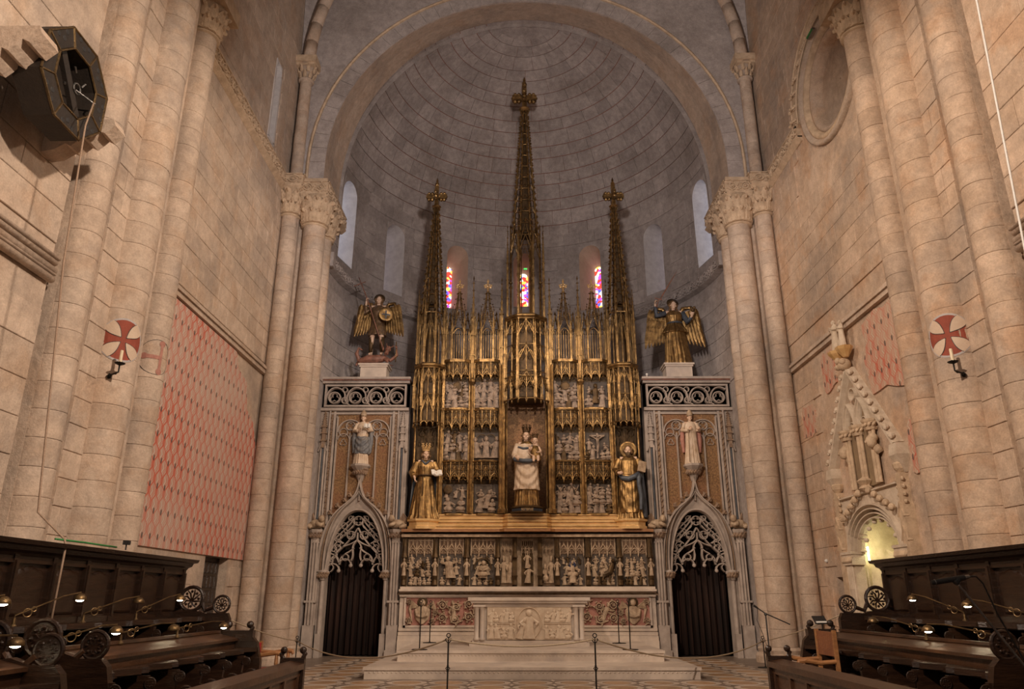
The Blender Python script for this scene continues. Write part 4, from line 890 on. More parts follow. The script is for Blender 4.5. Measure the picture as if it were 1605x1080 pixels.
for sx in (-1, 1):
    p = GB(MB().box(*sxbox(sx, 1.2, 3.05, RY - .135, RY - .1, .74, 1.41)), 'relief_panel', 'ground_red'); tag(p, 'red-ground relief with a winged angel and leafy scrolls')
    fr = MB(); x0, x1 = sorted((sx * 1.15, sx * 3.08))
    fr.box(x0, x1, RY - .18, RY - .1, .70, .75).box(x0, x1, RY - .18, RY - .1, 1.40, 1.44).box(x0, x0 + .05, RY - .18, RY - .1, .70, 1.44).box(x1 - .05, x1, RY - .18, RY - .1, .70, 1.44); GB(fr, 'frame', 'marble', p)
    ax = sx * 2.62; an = MB().loft([[(ax + rx * cos(2 * PI * j / 10), RY - .17 + .05 * sin(2 * PI * j / 10), z) for j in range(10)] for z, rx in ((.78, .04), (.88, .16), (1.05, .2), (1.15, .17), (1.2, .07))]).ell((ax, RY - .2, 1.28), (.075, .06, .085), 10, 8)
    an.tube([(ax - .16, RY - .18, 1.12), (ax - .12, RY - .24, .98), (ax, RY - .25, .95)], [.04, .04, .03], 6).tube([(ax + .16, RY - .18, 1.12), (ax + .12, RY - .24, .98), (ax, RY - .25, .95)], [.04, .04, .03], 6); GB(an, 'angel', 'alab', p)
    GB(MB().lathe([(.08, 0), (.13, .01), (.13, .02), (.08, .025)], 16, T=Matrix.Translation((ax, RY - .15, 1.29)) @ Matrix.Rotation(PI / 2, 4, 'X')), 'halo', 'golddk', p)
    for s in (-1, 1):
        wv = MB()
        for i in range(7):
            u = i / 6; wv.tube([(ax + s * (.12 + .04 * u), RY - .16, 1.18), (ax + s * (.26 + .06 * u), RY - .17, 1.30 - u * .16), (ax + s * (.34 - .10 * u), RY - .165, 1.12 - .3 * u)], [.03, .035, .012], 5)
        GB(wv, 'wing', 'alab', p)
    for i, (dx, dz, s_) in enumerate(((2.12, 1.22, .85), (2.12, .92, .8), (1.78, 1.2, .75), (1.80, .9, .85), (1.46, 1.24, .8), (1.46, .94, .8), (2.95, .86, .5), (2.30, 1.05, .5), (1.28, 1.08, .6), (2.36, .84, .5), (2.95, 1.3, .45))):
        inst(SCF, 'scroll', p, (sx * dx, -.145, dz - BO.z), (0, i * 1.3, 0), (s_ * (1 if i % 2 else -1), 2.2, s_))
    inst(FIG['alab'][5], 'figure', p, (sx * 1.82, -.16, .86 - BO.z), (0, .3 * sx, 0), (.42, .5, .48))
# ================================================================== STEPS AND ALTAR
for k, (x, y0, z0, z1, lab) in enumerate(((3.02, 14.52, 0, .2, 'lower'), (2.63, 15.85, .2, .4, 'upper'))):
    st = thing('altar_step', f'{lab} pale marble altar step with beaded front edge', 'step', (0, y0, z0), 'altar steps')
    MB().box(-x, x, .03, RY - y0 - .31, 0, z1 - z0 - .035).build('step_block', 'marble', st); MB().box(-x - .02, x + .02, 0, RY - y0 - .31, z1 - z0 - .05, z1 - z0).build('nosing', 'marble', st)
    bd = shared(MB().octa((0, 0, 0), (.03, .012, .02)), 'bead', 'marble')
    for i in range(74): inst(bd, 'bead', st, (-x + .1 + i * (2 * x - .2) / 73, .028, z1 - z0 - .09))
AL = thing('altar', 'pale marble altar table with low-relief front and paired corner colonnettes', 'altar', (0, 17.3, .4))
MB().box(-1.34, 1.34, -.03, 1.0, .93, 1.0).build('altar_top', 'marble', AL); MB().box(-1.28, 1.28, .0, .95, .88, .93).box(-1.22, 1.22, .06, .9, .80, .88).build('top_moulding', 'marble', AL)
MB().box(-1.2, 1.2, .12, .85, .1, .82).build('altar_block', 'marble', AL); MB().box(-1.3, 1.3, -.02, .95, 0, .07).box(-1.24, 1.24, .04, .9, .07, .11).build('plinth', 'marble', AL)
for sx in (-1, 1):
    for x in (1.03, 1.15): MB().lathe([(.07, .11), (.07, .15), (.052, .18), (.052, .74), (.07, .77), (.075, .82)], 14, (sx * x, .07)).build('colonnette', 'marble', AL, True)
    MB().box(*sxbox(sx, .95, 1.23, -.02, .14, .80, .84)).build('impost', 'marble', AL)
fp = MB().box(-.92, .92, .07, .13, .12, .80).build('frontal', 'frontal', AL); tag(fp, 'cream marble frontal carved with a seated saint in an almond frame')
fr = MB().box(-.02 - .30, -.30, .05, .08, .13, .79).box(.3, .32, .05, .08, .13, .79).box(-.9, -.32, .05, .08, .45, .47).box(.32, .9, .05, .08, .45, .47); fr.build('frame', 'frontal', fp)
MB().bar([(.26 * sin(t), .47 + .32 * -cos(t)) for t in [i * PI / 12 for i in range(24)]], .025, .04, .08, True).build('almond_frame', 'frontal', fp)
inst(FIG['frontal'][0], 'figure', fp, (.0, .05, .15), (0, 0, 0), (.62, .35, .56)); inst(FIG['frontal'][1], 'figure', fp, (-.22, .05, .15), (0, .2, 0), (.34, .3, .42))
for q, (x0, z0, n, s) in enumerate(((-.9, .15, 4, .30), (-.9, .48, 5, .27), (.34, .15, 5, .27), (.34, .48, 5, .28))):
    for i in range(n): inst(FIG['frontal'][(q + i * 2) % 6], 'figure', fp, (x0 + .56 * (i + .5) / n, .06, z0), (0, .1 * sin(i * 3 + q), 0), (s, s * .45, s))
# ================================================================== SIDE PORTALS
def portal(sx):
    side = SD[sx]; C = sx * 4.40
    T_ = thing('stone_portal', f'grey gothic portal screen with pierced ogee arch on the {side} of the altarpiece', 'portal', (C, RY, 0)); Y = 0
    def B(mb, name, m='portal', parent=None, sm=False): return mb.build(name, m, parent or T_, sm)
    a, zs, za = .75, 2.0, 3.58
    def archz(x, a_=a, zt=za): u = abs(x) / a_; return zs + (zt - zs) * (1 - u ** 2.2) ** .56
    L = [(-a, 0)] + [(x, archz(x)) for x in [-a + 2 * a * i / 24 for i in range(25)]] + [(a, 0)]
    lo, hi = -1.2, 1.2
    b = MB(); b.box(lo, -a, .0, .35, 0, zs).box(a, hi, .0, .35, 0, zs)
    for i in range(1, 25):
        (x0, z0), (x1, z1) = L[i], L[i + 1]; b.prism([(x0, z0), (x1, z1), (x1, 7.05), (x0, 7.05)], .0, .35)
    b.box(lo, -a, .0, .35, zs, 7.05).box(a, hi, .0, .35, zs, 7.05); B(b, 'screen_wall')
    # brocade field with blind tracery
    F = MB(); F.prism([(-.72, 6.12)] + [(-.72, 3.0)] + [(x, archz(x, .84, 3.95)) for x in [-.72 + .12 * i for i in range(13)]] + [(.72, 6.12)], -.03, .0); B(F, 'brocade_field', 'brocade')
    tr = MB()
    for x in (-.72, -.36, 0, .36, .72): tr.bar([(x, 3.3 if abs(x) > .5 else 3.8), (x, 5.6 if abs(x) == .36 else 6.05)], .045, -.10, .0)
    for c in (-.36, .36):
        tr.bar(arc(c, 5.62, .34, 0, 180, 14), .045, -.10, 0)
        for s in (-1, 1): tr.bar(arc(c + s * .17, 5.42, .16, 0, 180, 10), .035, -.09, 0); quat(tr, c + s * .17, 5.34, .09, .03, -.08, 0, 3, 90); tr.bar(arc(c + s * .18, 5.62, .11, 0, 360, 12), .03, -.08, 0, True)
        tr.bar(arc(c, 5.80, .12, 0, 360, 12), .03, -.09, 0, True); quat(tr, c, 5.80, .11, .025, -.08, 0)
    B(tr, 'blind_tracery')
    # frames and flanking pinnacled shafts
    for s in (-1, 1):
        B(MB().box(s * .80 - .03, s * .80 + .03, -.08, 0, 3.2, 6.2), 'frame_strip', 'portal'); cv = B(MB().box(s * .865 - .035, s * .865 + .035, -.05, 0, 3.1, 6.2), 'leaf_strip', 'portal_brown')
        for i in range(20): inst(BOSS, 'leaf_boss', cv, (s * .865, -.055, 3.2 + i * .15))
        B(MB().box(s * .93 - .02, s * .93 + .02, -.08, 0, 0, 6.25), 'frame_strip', 'portal')
        for k, (dx, r, m) in enumerate(((1.0, .03, 'portal'), (1.06, .022, 'blue'), (1.11, .022, 'goldbr' if False else 'portal'))): B(MB().tube([(s * dx, -.06 - .02 * (k == 0), z) for z in (3.3, 5.25)], r, 8), 'colonnette', m)
        B(pinnacle(s * 1.06, -.06, 5.2, 6.2, .09, 6), 'pinnacle', 'portal_brown' if s * sx > 0 else 'portal')
        B(MB().bar([(s * 1.06 - .12, 5.1), (s * 1.06, 5.4), (s * 1.06 + .12, 5.1)], .03, -.11, -.02), 'gablet')
        # lower buttress shafts with bases
        lb = MB().box(s * 1.04 - .13, s * 1.04 + .13, -.22, 0, 0, .75).box(s * 1.04 - .15, s * 1.04 + .15, -.25, 0, 0, .18).box(s * 1.04 - .10, s * 1.04 + .10, -.18, 0, .75, 2.9).box(s * 1.04 - .14, s * 1.04 + .14, -.23, 0, 1.28, 1.33)
        for dx in (-.07, 0, .07): lb.tube([(s * 1.04 + dx, -.19 - .02 * (dx == 0), z) for z in (.75, 2.75)], .028, 7)
        B(lb, 'buttress'); cp = B(MB().loft([ngon(s * 1.04, -.1, .13, 2.72, 8), ngon(s * 1.04, -.1, .10, 2.8, 8), ngon(s * 1.04, -.12, .18, 3.0, 8), ngon(s * 1.04, -.12, .19, 3.06, 8)]), 'capital')
        for k in range(7): inst(BOSS, 'leaf_boss', cp, (s * 1.04 + .15 * cos(PI + k * PI / 6), -.12 + .13 * sin(PI + k * PI / 6), 2.92), (0, 0, 0), (1.5, 1.5, 1.6))
        # door jamb shafts and impost
        B(MB().tube([(s * .80, -.04, z) for z in (.55, 2.0)], .045, 8).box(s * .80 - .07, s * .80 + .07, -.12, 0, 0, .55), 'jamb_shaft'); im = B(MB().lathe([(.06, 1.82), (.10, 1.95), (.12, 2.02), (.09, 2.06)], 10, (s * .80, -.05)), 'impost')
        for k in range(6): inst(BOSS, 'leaf_boss', im, (s * .80 + .11 * cos(PI + k * PI / 5), -.05 + .11 * sin(PI + k * PI / 5), 1.94), (0, 0, 0), (1.3, 1.3, 1.5))
        # crouching angel on the buttress capital
        an = MB().ell((s * 1.04, -.13, 3.16), (.15, .10, .09), 10, 8).ell((s * 1.04 - s * .1, -.19, 3.26), (.06, .06, .07), 9, 7).tube([(s * 1.04, -.15, 3.2), (s * 1.04 - s * .06, -.26, 3.15), (s * 1.04 - s * .14, -.26, 3.12)], [.045, .04, .03], 6).tube([(s * 1.04 + s * .08, -.16, 3.12), (s * 1.04 + s * .16, -.24, 3.12), (s * 1.04 + s * .06, -.26, 3.09)], [.06, .05, .03], 6)
        def big(mb_): mb_.v = [(s * 1.04 + (x - s * 1.04) * 1.35, -.13 + (y + .13) * 1.35, 3.06 + (z - 3.06) * 1.35) for x, y, z in mb_.v]; return mb_
        an = B(big(an), 'angel', 'alab', None, True)
        for q in (-1, 1):
            wv = MB()
            for i in range(5): wv.tube([(s * 1.04 + q * .04, -.1, 3.22), (s * 1.04 + q * .10, -.06, 3.36 - i * .03), (s * 1.04 + q * (.20 - .01 * i), -.05, 3.26 - i * .05)], [.022, .028, .01], 5)
            B(big(wv), 'wing', 'portal_brown', an)
    B(MB().box(-.95, .95, -.07, 0, 6.12, 6.16).box(lo, hi, -.10, 0, 6.22, 6.30), 'frame_strip')
    # ogee hood and arch mouldings
    def ogee(a_, tip, zlow=2.02):
        h = []
        for s in (-1, 1):
            P = bez((s * a_, zlow), (s * a_ * 1.02, zlow + .75), (s * a_ * .90, zlow + 1.32), (s * a_ * .38, zlow + 1.68), 14) + bez((s * a_ * .38, zlow + 1.68), (s * a_ * .14, zlow + 1.84), (s * .02, zlow + 1.98), (0, tip), 8)[1:]
            h.append(P)
        return h
    for k, (a_, tip, wd, y0, m) in enumerate(((.93, 4.42, .06, -.17, 'portal'), (.865, 4.2, .06, -.10, 'portal_brown'), (.80, 4.05, .05, -.14, 'portal'))):
        for P in ogee(a_, tip): B(MB().bar(P, wd, y0, .0), 'arch_moulding', m)
    for P in ogee(.97, 4.45):
        for i in (5, 8, 11, 13, 15, 17): x, z = P[i]; cr = MB(); d = 1 if x > 0 else -1; cr.tube([(x, -.1, z), (x + d * .05, -.12, z + .03), (x + d * .09, -.13, z + .09), (x + d * .05, -.14, z + .12)], [.03, .04, .045, .02], 6).ell((x + d * .1, -.12, z + .03), .035, 6, 4); B(cr, 'crocket', 'portal_brown')
    B(MB().bar(L[1:-1], .09, -.09, .12), 'arch_moulding')
    # flowing tracery
    t = MB(); y0, y1 = .02, .14
    ct_ = [(0, 3.30, .115), (-.17, 2.93, .10), (.17, 2.93, .10)]
    for x, z, r in ct_: t.bar(arc(x, z, r, 0, 360, 16), .03, y0, y1, True); quat(t, x, z, r * .95, .028, y0, y1, 4, 0)
    for s in (-1, 1):
        for P in ([(s * .74, 2.05), (s * .70, 2.5), (s * .30, 2.55), (0, 3.12)], [(s * .74, 2.3), (s * .66, 2.75), (s * .4, 2.85), (s * .09, 3.22)], [(s * .70, 2.65), (s * .55, 2.95), (s * .35, 3.0), (s * .12, 3.34)], [(s * .60, 2.35), (s * .45, 2.75), (s * .25, 2.6), (0, 2.82)],
                  [(s * .13, 2.3), (s * .02, 2.5), (s * .22, 2.62), (0, 2.80)], [(s * .42, 2.22), (s * .42, 2.5), (s * .2, 2.45), (s * .08, 2.62)], [(s * .55, 3.0), (s * .4, 3.2), (s * .3, 3.2), (s * .13, 3.42)], [(s * .72, 2.45), (s * .6, 2.5), (s * .5, 2.42), (s * .44, 2.25)], [(s * .62, 2.85), (s * .5, 2.72), (s * .42, 2.8), (s * .36, 2.72)]):
            t.bar(bez(*P, 12), .042, y0, y1)
        for cx, w_ in ((.28, .15), (.58, .15)): t.bar(arc(s * cx, 2.2 if cx < .5 else 2.08, w_, 0, 180, 10, .14), .04, y0, y1)
        t.bar(arc(s * .28, 2.38, .08, 0, 360, 12), .028, y0, y1, True); t.bar(arc(s * .5, 2.62, .07, 0, 360, 12), .026, y0, y1, True); t.bar(arc(s * .38, 2.98, .055, 0, 360, 10), .024, y0, y1, True); t.bar(arc(s * .64, 2.32, .05, 0, 360, 10), .024, y0, y1, True)
        for qx, qz, qr in ((.60, 2.60, .07), (.51, 2.90, .075), (.36, 3.17, .075), (.2, 3.36, .06), (.66, 2.28, .06)): t.bar(arc(s * qx, qz, qr, 0, 360, 12), .026, y0, y1, True); t.bar(bez((s * (qx + .02), qz - qr), (s * (qx - .14), qz - qr - .02), (s * (qx - .1), qz - .2), (s * (qx - .02), qz - .26), 8), .026, y0, y1)
        for bx_, bz in ((.13, 2.18), (.43, 2.05), (.70, 2.0)): t.ell((s * bx_, .06, bz), .05, 8, 6)
    t.bar([(0, 2.8), (0, 3.0)], .04, y0, y1); B(t, 'pierced_tracery')
    # figure corbel
    cb = B(MB().loft([ngon(0, -.06, .06, 4.30, 8), ngon(0, -.10, .12, 4.45, 8), ngon(0, -.12, .10, 4.5, 8), ngon(0, -.14, .20, 4.62, 8), ngon(0, -.14, .26, 4.68, 8), ngon(0, -.14, .26, 4.73, 8)]), 'corbel', 'portal')
    for k in range(8): inst(BOSS, 'leaf_boss', cb, (.15 * cos(PI + k * PI / 7), -.13 + .12 * sin(PI + k * PI / 7), 4.55), (0, 0, 0), (1.7, 1.7, 1.9))
    # balustrade panel and cornice
    bl = B(MB().box(lo, hi, .0, .05, 6.30, 7.0), 'balustrade_ground', 'blueground'); bt = MB(); W = 2.14
    bt.box(-W / 2, W / 2, -.12, 0, 6.32, 6.37).box(-W / 2, W / 2, -.12, 0, 6.90, 6.95).box(-W / 2 - .05, -W / 2, -.12, 0, 6.32, 6.95).box(W / 2, W / 2 + .05, -.12, 0, 6.32, 6.95)
    n = 4
    for k in range(n):
        c = (-W / 2 + .22 + k * (W - .44) / (n - 1)); bt.bar(arc(c, 6.62 - .04, .155, 0, 360, 18), .045, -.12, 0, True); quat(bt, c, 6.58, .13, .035, -.10, 0, 3, 90)
        bt.bar(bez((c - .24, 6.40), (c - .26, 6.75), (c - .05, 6.98), (c + .2, 6.80), 12), .05, -.13, 0); bt.bar(bez((c + .2, 6.80), (c + .36, 6.68), (c + .2, 6.45), (c + .42, 6.38), 10), .045, -.13, 0) if k < n - 1 else None
        if k < n - 1: bt.bar(arc(c + .29, 6.50, .085, 0, 360, 14), .035, -.12, 0, True); quat(bt, c + .29, 6.5, .07, .025, -.10, 0, 3, 90); bt.bar(arc(c + .27, 6.80, .07, 0, 360, 12), .03, -.12, 0, True)
    B(bt, 'balustrade', 'portal', bl)
    B(MB().box(lo, hi, -.14, .35, 6.98, 7.05).box(lo - .03, hi + .03, -.22, .6, 7.08, 7.14), 'cornice', 'portal'); B(MB().box(lo - .02, hi + .02, -.19, .5, 7.05, 7.08), 'cornice_stripe', 'demon')
    return T_
b = MB().octa((0, 0, 0), (.035, .03, .055)); b.octa((.02, -.01, .03), .028).octa((-.02, -.01, -.02), .028); BOSS = shared(b, 'leaf_boss', 'portal_brown'); BOSS2 = shared(b, 'leaf_boss', 'carved')
for sx in (-1, 1):
    portal(sx)
    # velvet curtain in the doorway
    P = []; n = 72
    for i in range(n + 1):
        x = -.78 + 1.56 * i / n; P.append((x, .05 * sin(i * .9) + .03 * sin(i * 2.3 + 1)))
    rows_ = [[(x, y * (1 + .25 * k), z) for x, y in P] + [(x, y * (1 + .25 * k) + .015, z) for x, y in reversed(P)] for k, z in enumerate((3.6, 1.6, .03))]
    c = MB().loft(rows_).build('curtain', 'curtain', None, True); c.location = (sx * 4.40, RY + .55, 0)
    tag(c, f'dark brown velvet curtain hanging in the {SD[sx]} portal doorway', 'curtain')
    o = MB().box(sx * 4.40 - 1.15, sx * 4.40 + 1.15, RY + .8, RY + .85, 0, 6.9).build('wall_backing', 'dark'); tag(o, f'dark space behind the {SD[sx]} portal curtain', 'wall', kind='structure')
# ================================================================== STATUES
def lerp_levels(L, n):
    out = []
    for i in range(n):
        t = i / (n - 1) * (len(L) - 1); k = min(int(t), len(L) - 2); f = t - k; out.append([a + (b - a) * f for a, b in zip(L[k], L[k + 1])])
    return out
def robe(mb, L, n=56, rings=34, k=11, seed=0, swag=0, sq=0, lam=.16):
    """L rows: z, rx, ry, cx, cy, fold depth. Pleats deepen downwards; swag adds hanging U folds at the front."""
    rg = random.Random(seed); ph = [rg.uniform(0, 6.28) for _ in range(4)]; R = []
    for z, rx, ry, cx, cy, am in lerp_levels(L, rings):
        ring_ = []
        for j in range(n):
            t = 2 * PI * j / n
            f = am * (.6 * (abs(sin(k * t / 2 + ph[0] + z * .8)) - .6) + .4 * sin((k * 1.7) * t + ph[1] - z * 1.1) + .25 * sin(5 * t + ph[2] + z * 2))
            x, y = cos(t), sin(t)
            if swag and y < .3: f += swag * sin(2 * PI * (z - sq * x * x) / lam) * (.3 - y)
            ring_.append((cx + rx * (1 + f) * x, cy + ry * (1 + f) * y, z))
        R.append(ring_)
    return mb.loft(R)
def head(mb, c, yaw=0, tilt=0, roll=0, s=1.0):
    T = Matrix.Translation(c) @ Matrix.Rotation(yaw, 4, 'Z') @ Matrix.Rotation(tilt, 4, 'X') @ Matrix.Rotation(roll, 4, 'Y') @ Matrix.Scale(s, 4)
    E = lambda p, r: mb.ell(p, r, 14, 10, T)
    E((0, .005, .01), (.075, .092, .108)); E((0, -.022, -.058), (.056, .062, .058)); E((0, -.098, -.012), (.014, .022, .028)); E((0, -.092, .012), (.009, .016, .03))
    for q in (-1, 1): E((q * .032, -.080, .026), (.030, .018, .010)); E((q * .031, -.078, .006), (.016, .014, .010)); E((q * .077, .008, -.008), (.012, .022, .032)); E((q * .038, -.062, -.035), (.026, .026, .026))
    E((0, -.084, -.054), (.026, .013, .007)); E((0, -.080, -.066), (.021, .013, .008)); E((0, -.072, -.094), (.022, .020, .018))
    mb.tube([T @ Vector((0, .012, -.06)), T @ Vector((0, .018, -.20))], [.050, .056], 12); return T
def hand(mb, wr, d, pn, s=1.0, curl=.5, thumb=1):
    d = Vector(d).normalized(); pn = Vector(pn); pn = (pn - d * pn.dot(d)).normalized(); t = d.cross(pn)
    T = Matrix.Translation(wr) @ Matrix((t, d, pn)).transposed().to_4x4() @ Matrix.Scale(s, 4)
    mb.ell((0, .048, 0), (.042, .056, .019), 12, 8, T)
    for x, L in ((-.032, .062), (-.011, .076), (.011, .072), (.031, .055)):
        P = [Vector((x, .07, 0))]; a = 0
        for q in (.45, .32, .28): a += curl; P.append(P[-1] + Vector((x * .05, cos(a), sin(a))) * L * q)
        mb.tube([T @ p for p in P], [.0115 * s, .0105 * s, .0095 * s, .007 * s], 7)
    mb.tube([T @ Vector(p) for p in ((thumb * .03, .02, .004), (thumb * .058, .045, .014), (thumb * .060, .072, .026), (thumb * .050, .092, .036))], [.015 * s, .0125 * s, .011 * s, .008 * s], 7)
class Statue:
    def __init__(q, name, label, cat, loc, s, rz=0): q.t = thing(name, label, cat, loc, None, None, rz); q.s = s
    def part(q, mb, name, m, vox=0, parent=None, sm=True):
        mb.v = [(x * q.s, y * q.s, z * q.s) for x, y, z in mb.v]; o = mb.build(name, m, parent or q.t, sm)
        if vox:
            r = o.modifiers.new('skin', 'REMESH'); r.mode = 'VOXEL'; r.voxel_size = vox * q.s; r.use_smooth_shade = True
        return o
    def body(q, m, sh, el, wr, hd, curl=(.5, .5), hc=(0, -.01, 1.60), yaw=0, tilt=.05, roll=0, hs=1.0, legs=True):
        """continuous body: legs, trunk, arms to the hands, neck and head. sh/el/wr/hd: (right, left) joints and hand (direction, palm)"""
        b = MB(); T = head(b, hc, yaw, tilt, roll, hs)
        b.tube([(0, .02, .86), (0, .01, 1.1), (0, .0, 1.32), (0, .01, 1.46)], [.11, .10, .12, .055], 12); b.tube([sh[0], (0, .01, 1.38), sh[1]], [.06, .07, .06], 10)
        if legs:
            for x in (-1, 1): b.tube([(x * .09, .02, .9), (x * .09, 0, .48), (x * .09, .02, .1)], [.085, .06, .04], 9).tube([(x * .09, .03, .05), (x * .10, -.06, .035), (x * .11, -.14, .025)], [.045, .04, .022], 8)
        for i in (0, 1):
            b.tube([sh[i], el[i], wr[i]], [.052, .044, .028], 9); hand(b, wr[i], hd[i][0], hd[i][1], 1.0, curl[i], 1 if i else -1)
        q.part(b, 'body', m, .0085); return T
    def sleeve(q, mb, P, r): mb.tube(P, r, 12); return mb
def crown(q, T, r, h, m, pts=8, z=.075, y=.008):
    b = MB(); b.lathe([(r * .98, z), (r, z + .01), (r * 1.02, z + .035), (r * .97, z + .035), (r * .95, z)], 24)
    for k in range(pts):
        a = 2 * PI * k / pts; x, yy = r * 1.05 * cos(a), r * 1.05 * sin(a); b.octa((x, yy, z + .035 + h * .45), (.012, .012, h * .5)); b.ell((x * 1.04, yy * 1.04, z + .035 + h * .62), (.024, .024, .02), 6, 4); b.ell((x * 1.06, yy * 1.06, z + .035 + h), .014, 6, 4)
        a += PI / pts; b.octa((r * cos(a), r * sin(a), z + .035 + h * .2), (.012, .012, h * .25))
    b.v = [tuple(T @ (Vector(p) + Vector((0, y, 0)))) for p in b.v]; q.part(b, 'crown', m, 0, None, False)
def hair(q, T, m, long=.0, curls=26, seed=1, top=True, vox=.010):
    b = MB(); rg = random.Random(seed)
    if top: b.ell((0, .025, .035), (.088, .098, .098), 14, 10)
    b.ell((0, .06, -.03), (.088, .06, .10), 12, 8)
    for i in range(curls):
        s = rg.choice((-1, 1)); u = rg.random(); z = .04 - u * (.12 + long); b.ell((s * (.078 + .02 * sin(u * 7) + u * .025), .02 + rg.uniform(-.05, .05) * (1 - .3 * u), z), (.026, .028, .032), 7, 5)
    b.v = [tuple(T @ Vector(p)) for p in b.v]; return q.part(b, 'hair', m, vox)
def book_mesh(wd=.2, ht=.15, op=.25):
    b = MB()
    for s in (-1, 1):
        b.loft([[(0, 0, -ht / 2), (s * wd, -op * wd, -ht / 2), (s * wd, -op * wd + .02, -ht / 2), (0, .025, -ht / 2)], [(0, 0, ht / 2), (s * wd, -op * wd, ht / 2), (s * wd, -op * wd + .02, ht / 2), (0, .025, ht / 2)]])
        b.loft([[(s * .005, -.008, -ht * .46), (s * wd * .5, -op * wd * .5 - .03, -ht * .46), (s * wd * .96, -op * wd - .004, -ht * .46), (s * wd * .96, -op * wd + .01, -ht * .46)], [(s * .005, -.008, ht * .46), (s * wd * .5, -op * wd * .5 - .03, ht * .46), (s * wd * .96, -op * wd - .004, ht * .46), (s * wd * .96, -op * wd + .01, ht * .46)]])
    return b
def xf(mb, T): mb.v = [tuple(T @ Vector(p)) for p in mb.v]; return mb
def TR_(loc, rx=0, ry=0, rz=0): return Matrix.Translation(loc) @ Matrix.Rotation(rad(rz), 4, 'Z') @ Matrix.Rotation(rad(ry), 4, 'Y') @ Matrix.Rotation(rad(rx), 4, 'X')
def feather(L, w): return MB().loft([[(x * w, -.012 * (1 - abs(x)), z) for x in (-1, -.4, 0, .4, 1)] + [(w * .5, .006, z), (-w * .5, .006, z)] for w, z in ((w * .5, 0), (w, -L * .35), (w * .95, -L * .75), (w * .25, -L))])
FEA = {}
def wing(q, s, base, m, H=1.0, spread=.30):
    if m not in FEA: FEA[m] = shared(feather(1, .075), 'feather', m)
    w_ = MB().tube([(base[0], base[1], base[2]), (base[0] + s * spread * .35, base[1] + .04, base[2] + .20 * H), (base[0] + s * spread * .8, base[1] + .03, base[2] + .22 * H), (base[0] + s * spread, base[1] + .02, base[2] + .06 * H)], [.05, .06, .055, .03], 8)
    w_ = q.part(w_, 'wing', m)
    for row, (n, L0, L1, y) in enumerate(((7, .85, .62, .03), (6, .42, .34, .0), (5, .24, .2, -.02))):
        for i in range(n):
            u = i / (n - 1); x = base[0] + s * (.06 + spread * (1 - u) * .95); z = base[2] + (.18 - .12 * u) * H if row else base[2] + (.10 - .1 * u) * H
            L = (L1 + (L0 - L1) * (1 - u)) * H; inst(FEA[m], 'feather', w_, (x * q.s, (base[1] + y) * q.s, z * q.s), (0, s * (-.05 - .14 * (1 - u)), s * .1), (q.s * .8, q.s, L * q.s))
# ---- crowned woman and child in the centre niche
pd = thing('statue_pedestal', 'dark polygonal pedestal with gilt letters under the crowned mother and child', 'pedestal', (0, RY - .28, 3.45))
MB().lathe([(.46, 0), (.46, .02), (.42, .03), (.42, .10), (.46, .12), (.40, .15), (.37, .17)], 8, (0, 0), rad(22.5), rad(382.5)).build('pedestal_block', 'golddk', pd)
MB().lathe([(.425, .032), (.425, .098)], 8, (0, 0), rad(22.5), rad(382.5), cap=False).build('letter_band', 'blueground', pd)
tc = bpy.data.curves.new('lettering', 'FONT'); tc.body = 'NUS TORTUCE'; tc.size = .085; tc.align_x = 'CENTER'; tc.extrude = .003; tx = bpy.data.objects.new('lettering_curve', tc); COL.objects.link(tx)
bpy.context.view_layer.update(); tm = bpy.data.meshes.new_from_object(tx.evaluated_get(bpy.context.evaluated_depsgraph_get())); bpy.data.objects.remove(tx)
tm.materials.clear(); tm.materials.append(M['goldbr']); inst(tm, 'lettering', pd, (0, -.396, .036), (PI / 2, 0, 0), (.52, 1, 1))
q = Statue('madonna_statue', 'crowned mother and child statue in white and blue drapery in the central niche', 'statue', (0, RY - .28, 3.62), 1.16)
sh = ((-.19, .0, 1.40), (.19, 0, 1.40)); el = ((-.27, -.02, 1.14), (.27, -.04, 1.14)); wr = ((-.24, -.20, 1.05), (.14, -.24, 1.10))
T = q.body('skin', sh, el, wr, (((.2, -1, -.1), (1, .2, .3)), ((-.8, -.5, .1), (0, -.3, 1))), (.55, .35), hc=(-.01, -.02, 1.60), yaw=-.05, tilt=.08, roll=.05)
hair(q, T, 'hair', .10, 22, 2); crown(q, T, .085, .13, 'golddk')
q.part(robe(MB(), [(0, .27, .22, 0, 0, .22), (.2, .25, .20, 0, 0, .2), (.5, .22, .18, 0, 0, .12), (.9, .20, .16, 0, 0, .05), (1.2, .19, .14, 0, 0, .04), (1.4, .20, .11, 0, .01, .02), (1.47, .09, .07, 0, .01, 0)], k=16, seed=1), 'robe', 'gold', .012)
q.part(robe(MB(), [(.36, .285, .225, 0, -.01, .10), (.5, .275, .22, 0, -.01, .07), (.75, .26, .205, 0, -.01, .04), (.95, .245, .19, 0, 0, .03), (1.03, .22, .17, 0, 0, 0)], k=12, seed=5, swag=.05, sq=.30, lam=.21), 'white_mantle', 'white_drap', .012)
b = robe(MB(), [(1.0, .255, .19, 0, 0, .04), (1.12, .27, .18, 0, 0, .04), (1.25, .265, .165, 0, .01, .04), (1.38, .215, .13, 0, .02, .03), (1.455, .12, .085, 0, .02, 0)], k=9, seed=6)
b.tube([sh[0], el[0], (-.25, -.15, 1.07)], [.075, .085, .07], 10).tube([sh[1], el[1], (.2, -.16, 1.08)], [.075, .085, .07], 10); q.part(b, 'cloak', 'white_drap', .012)
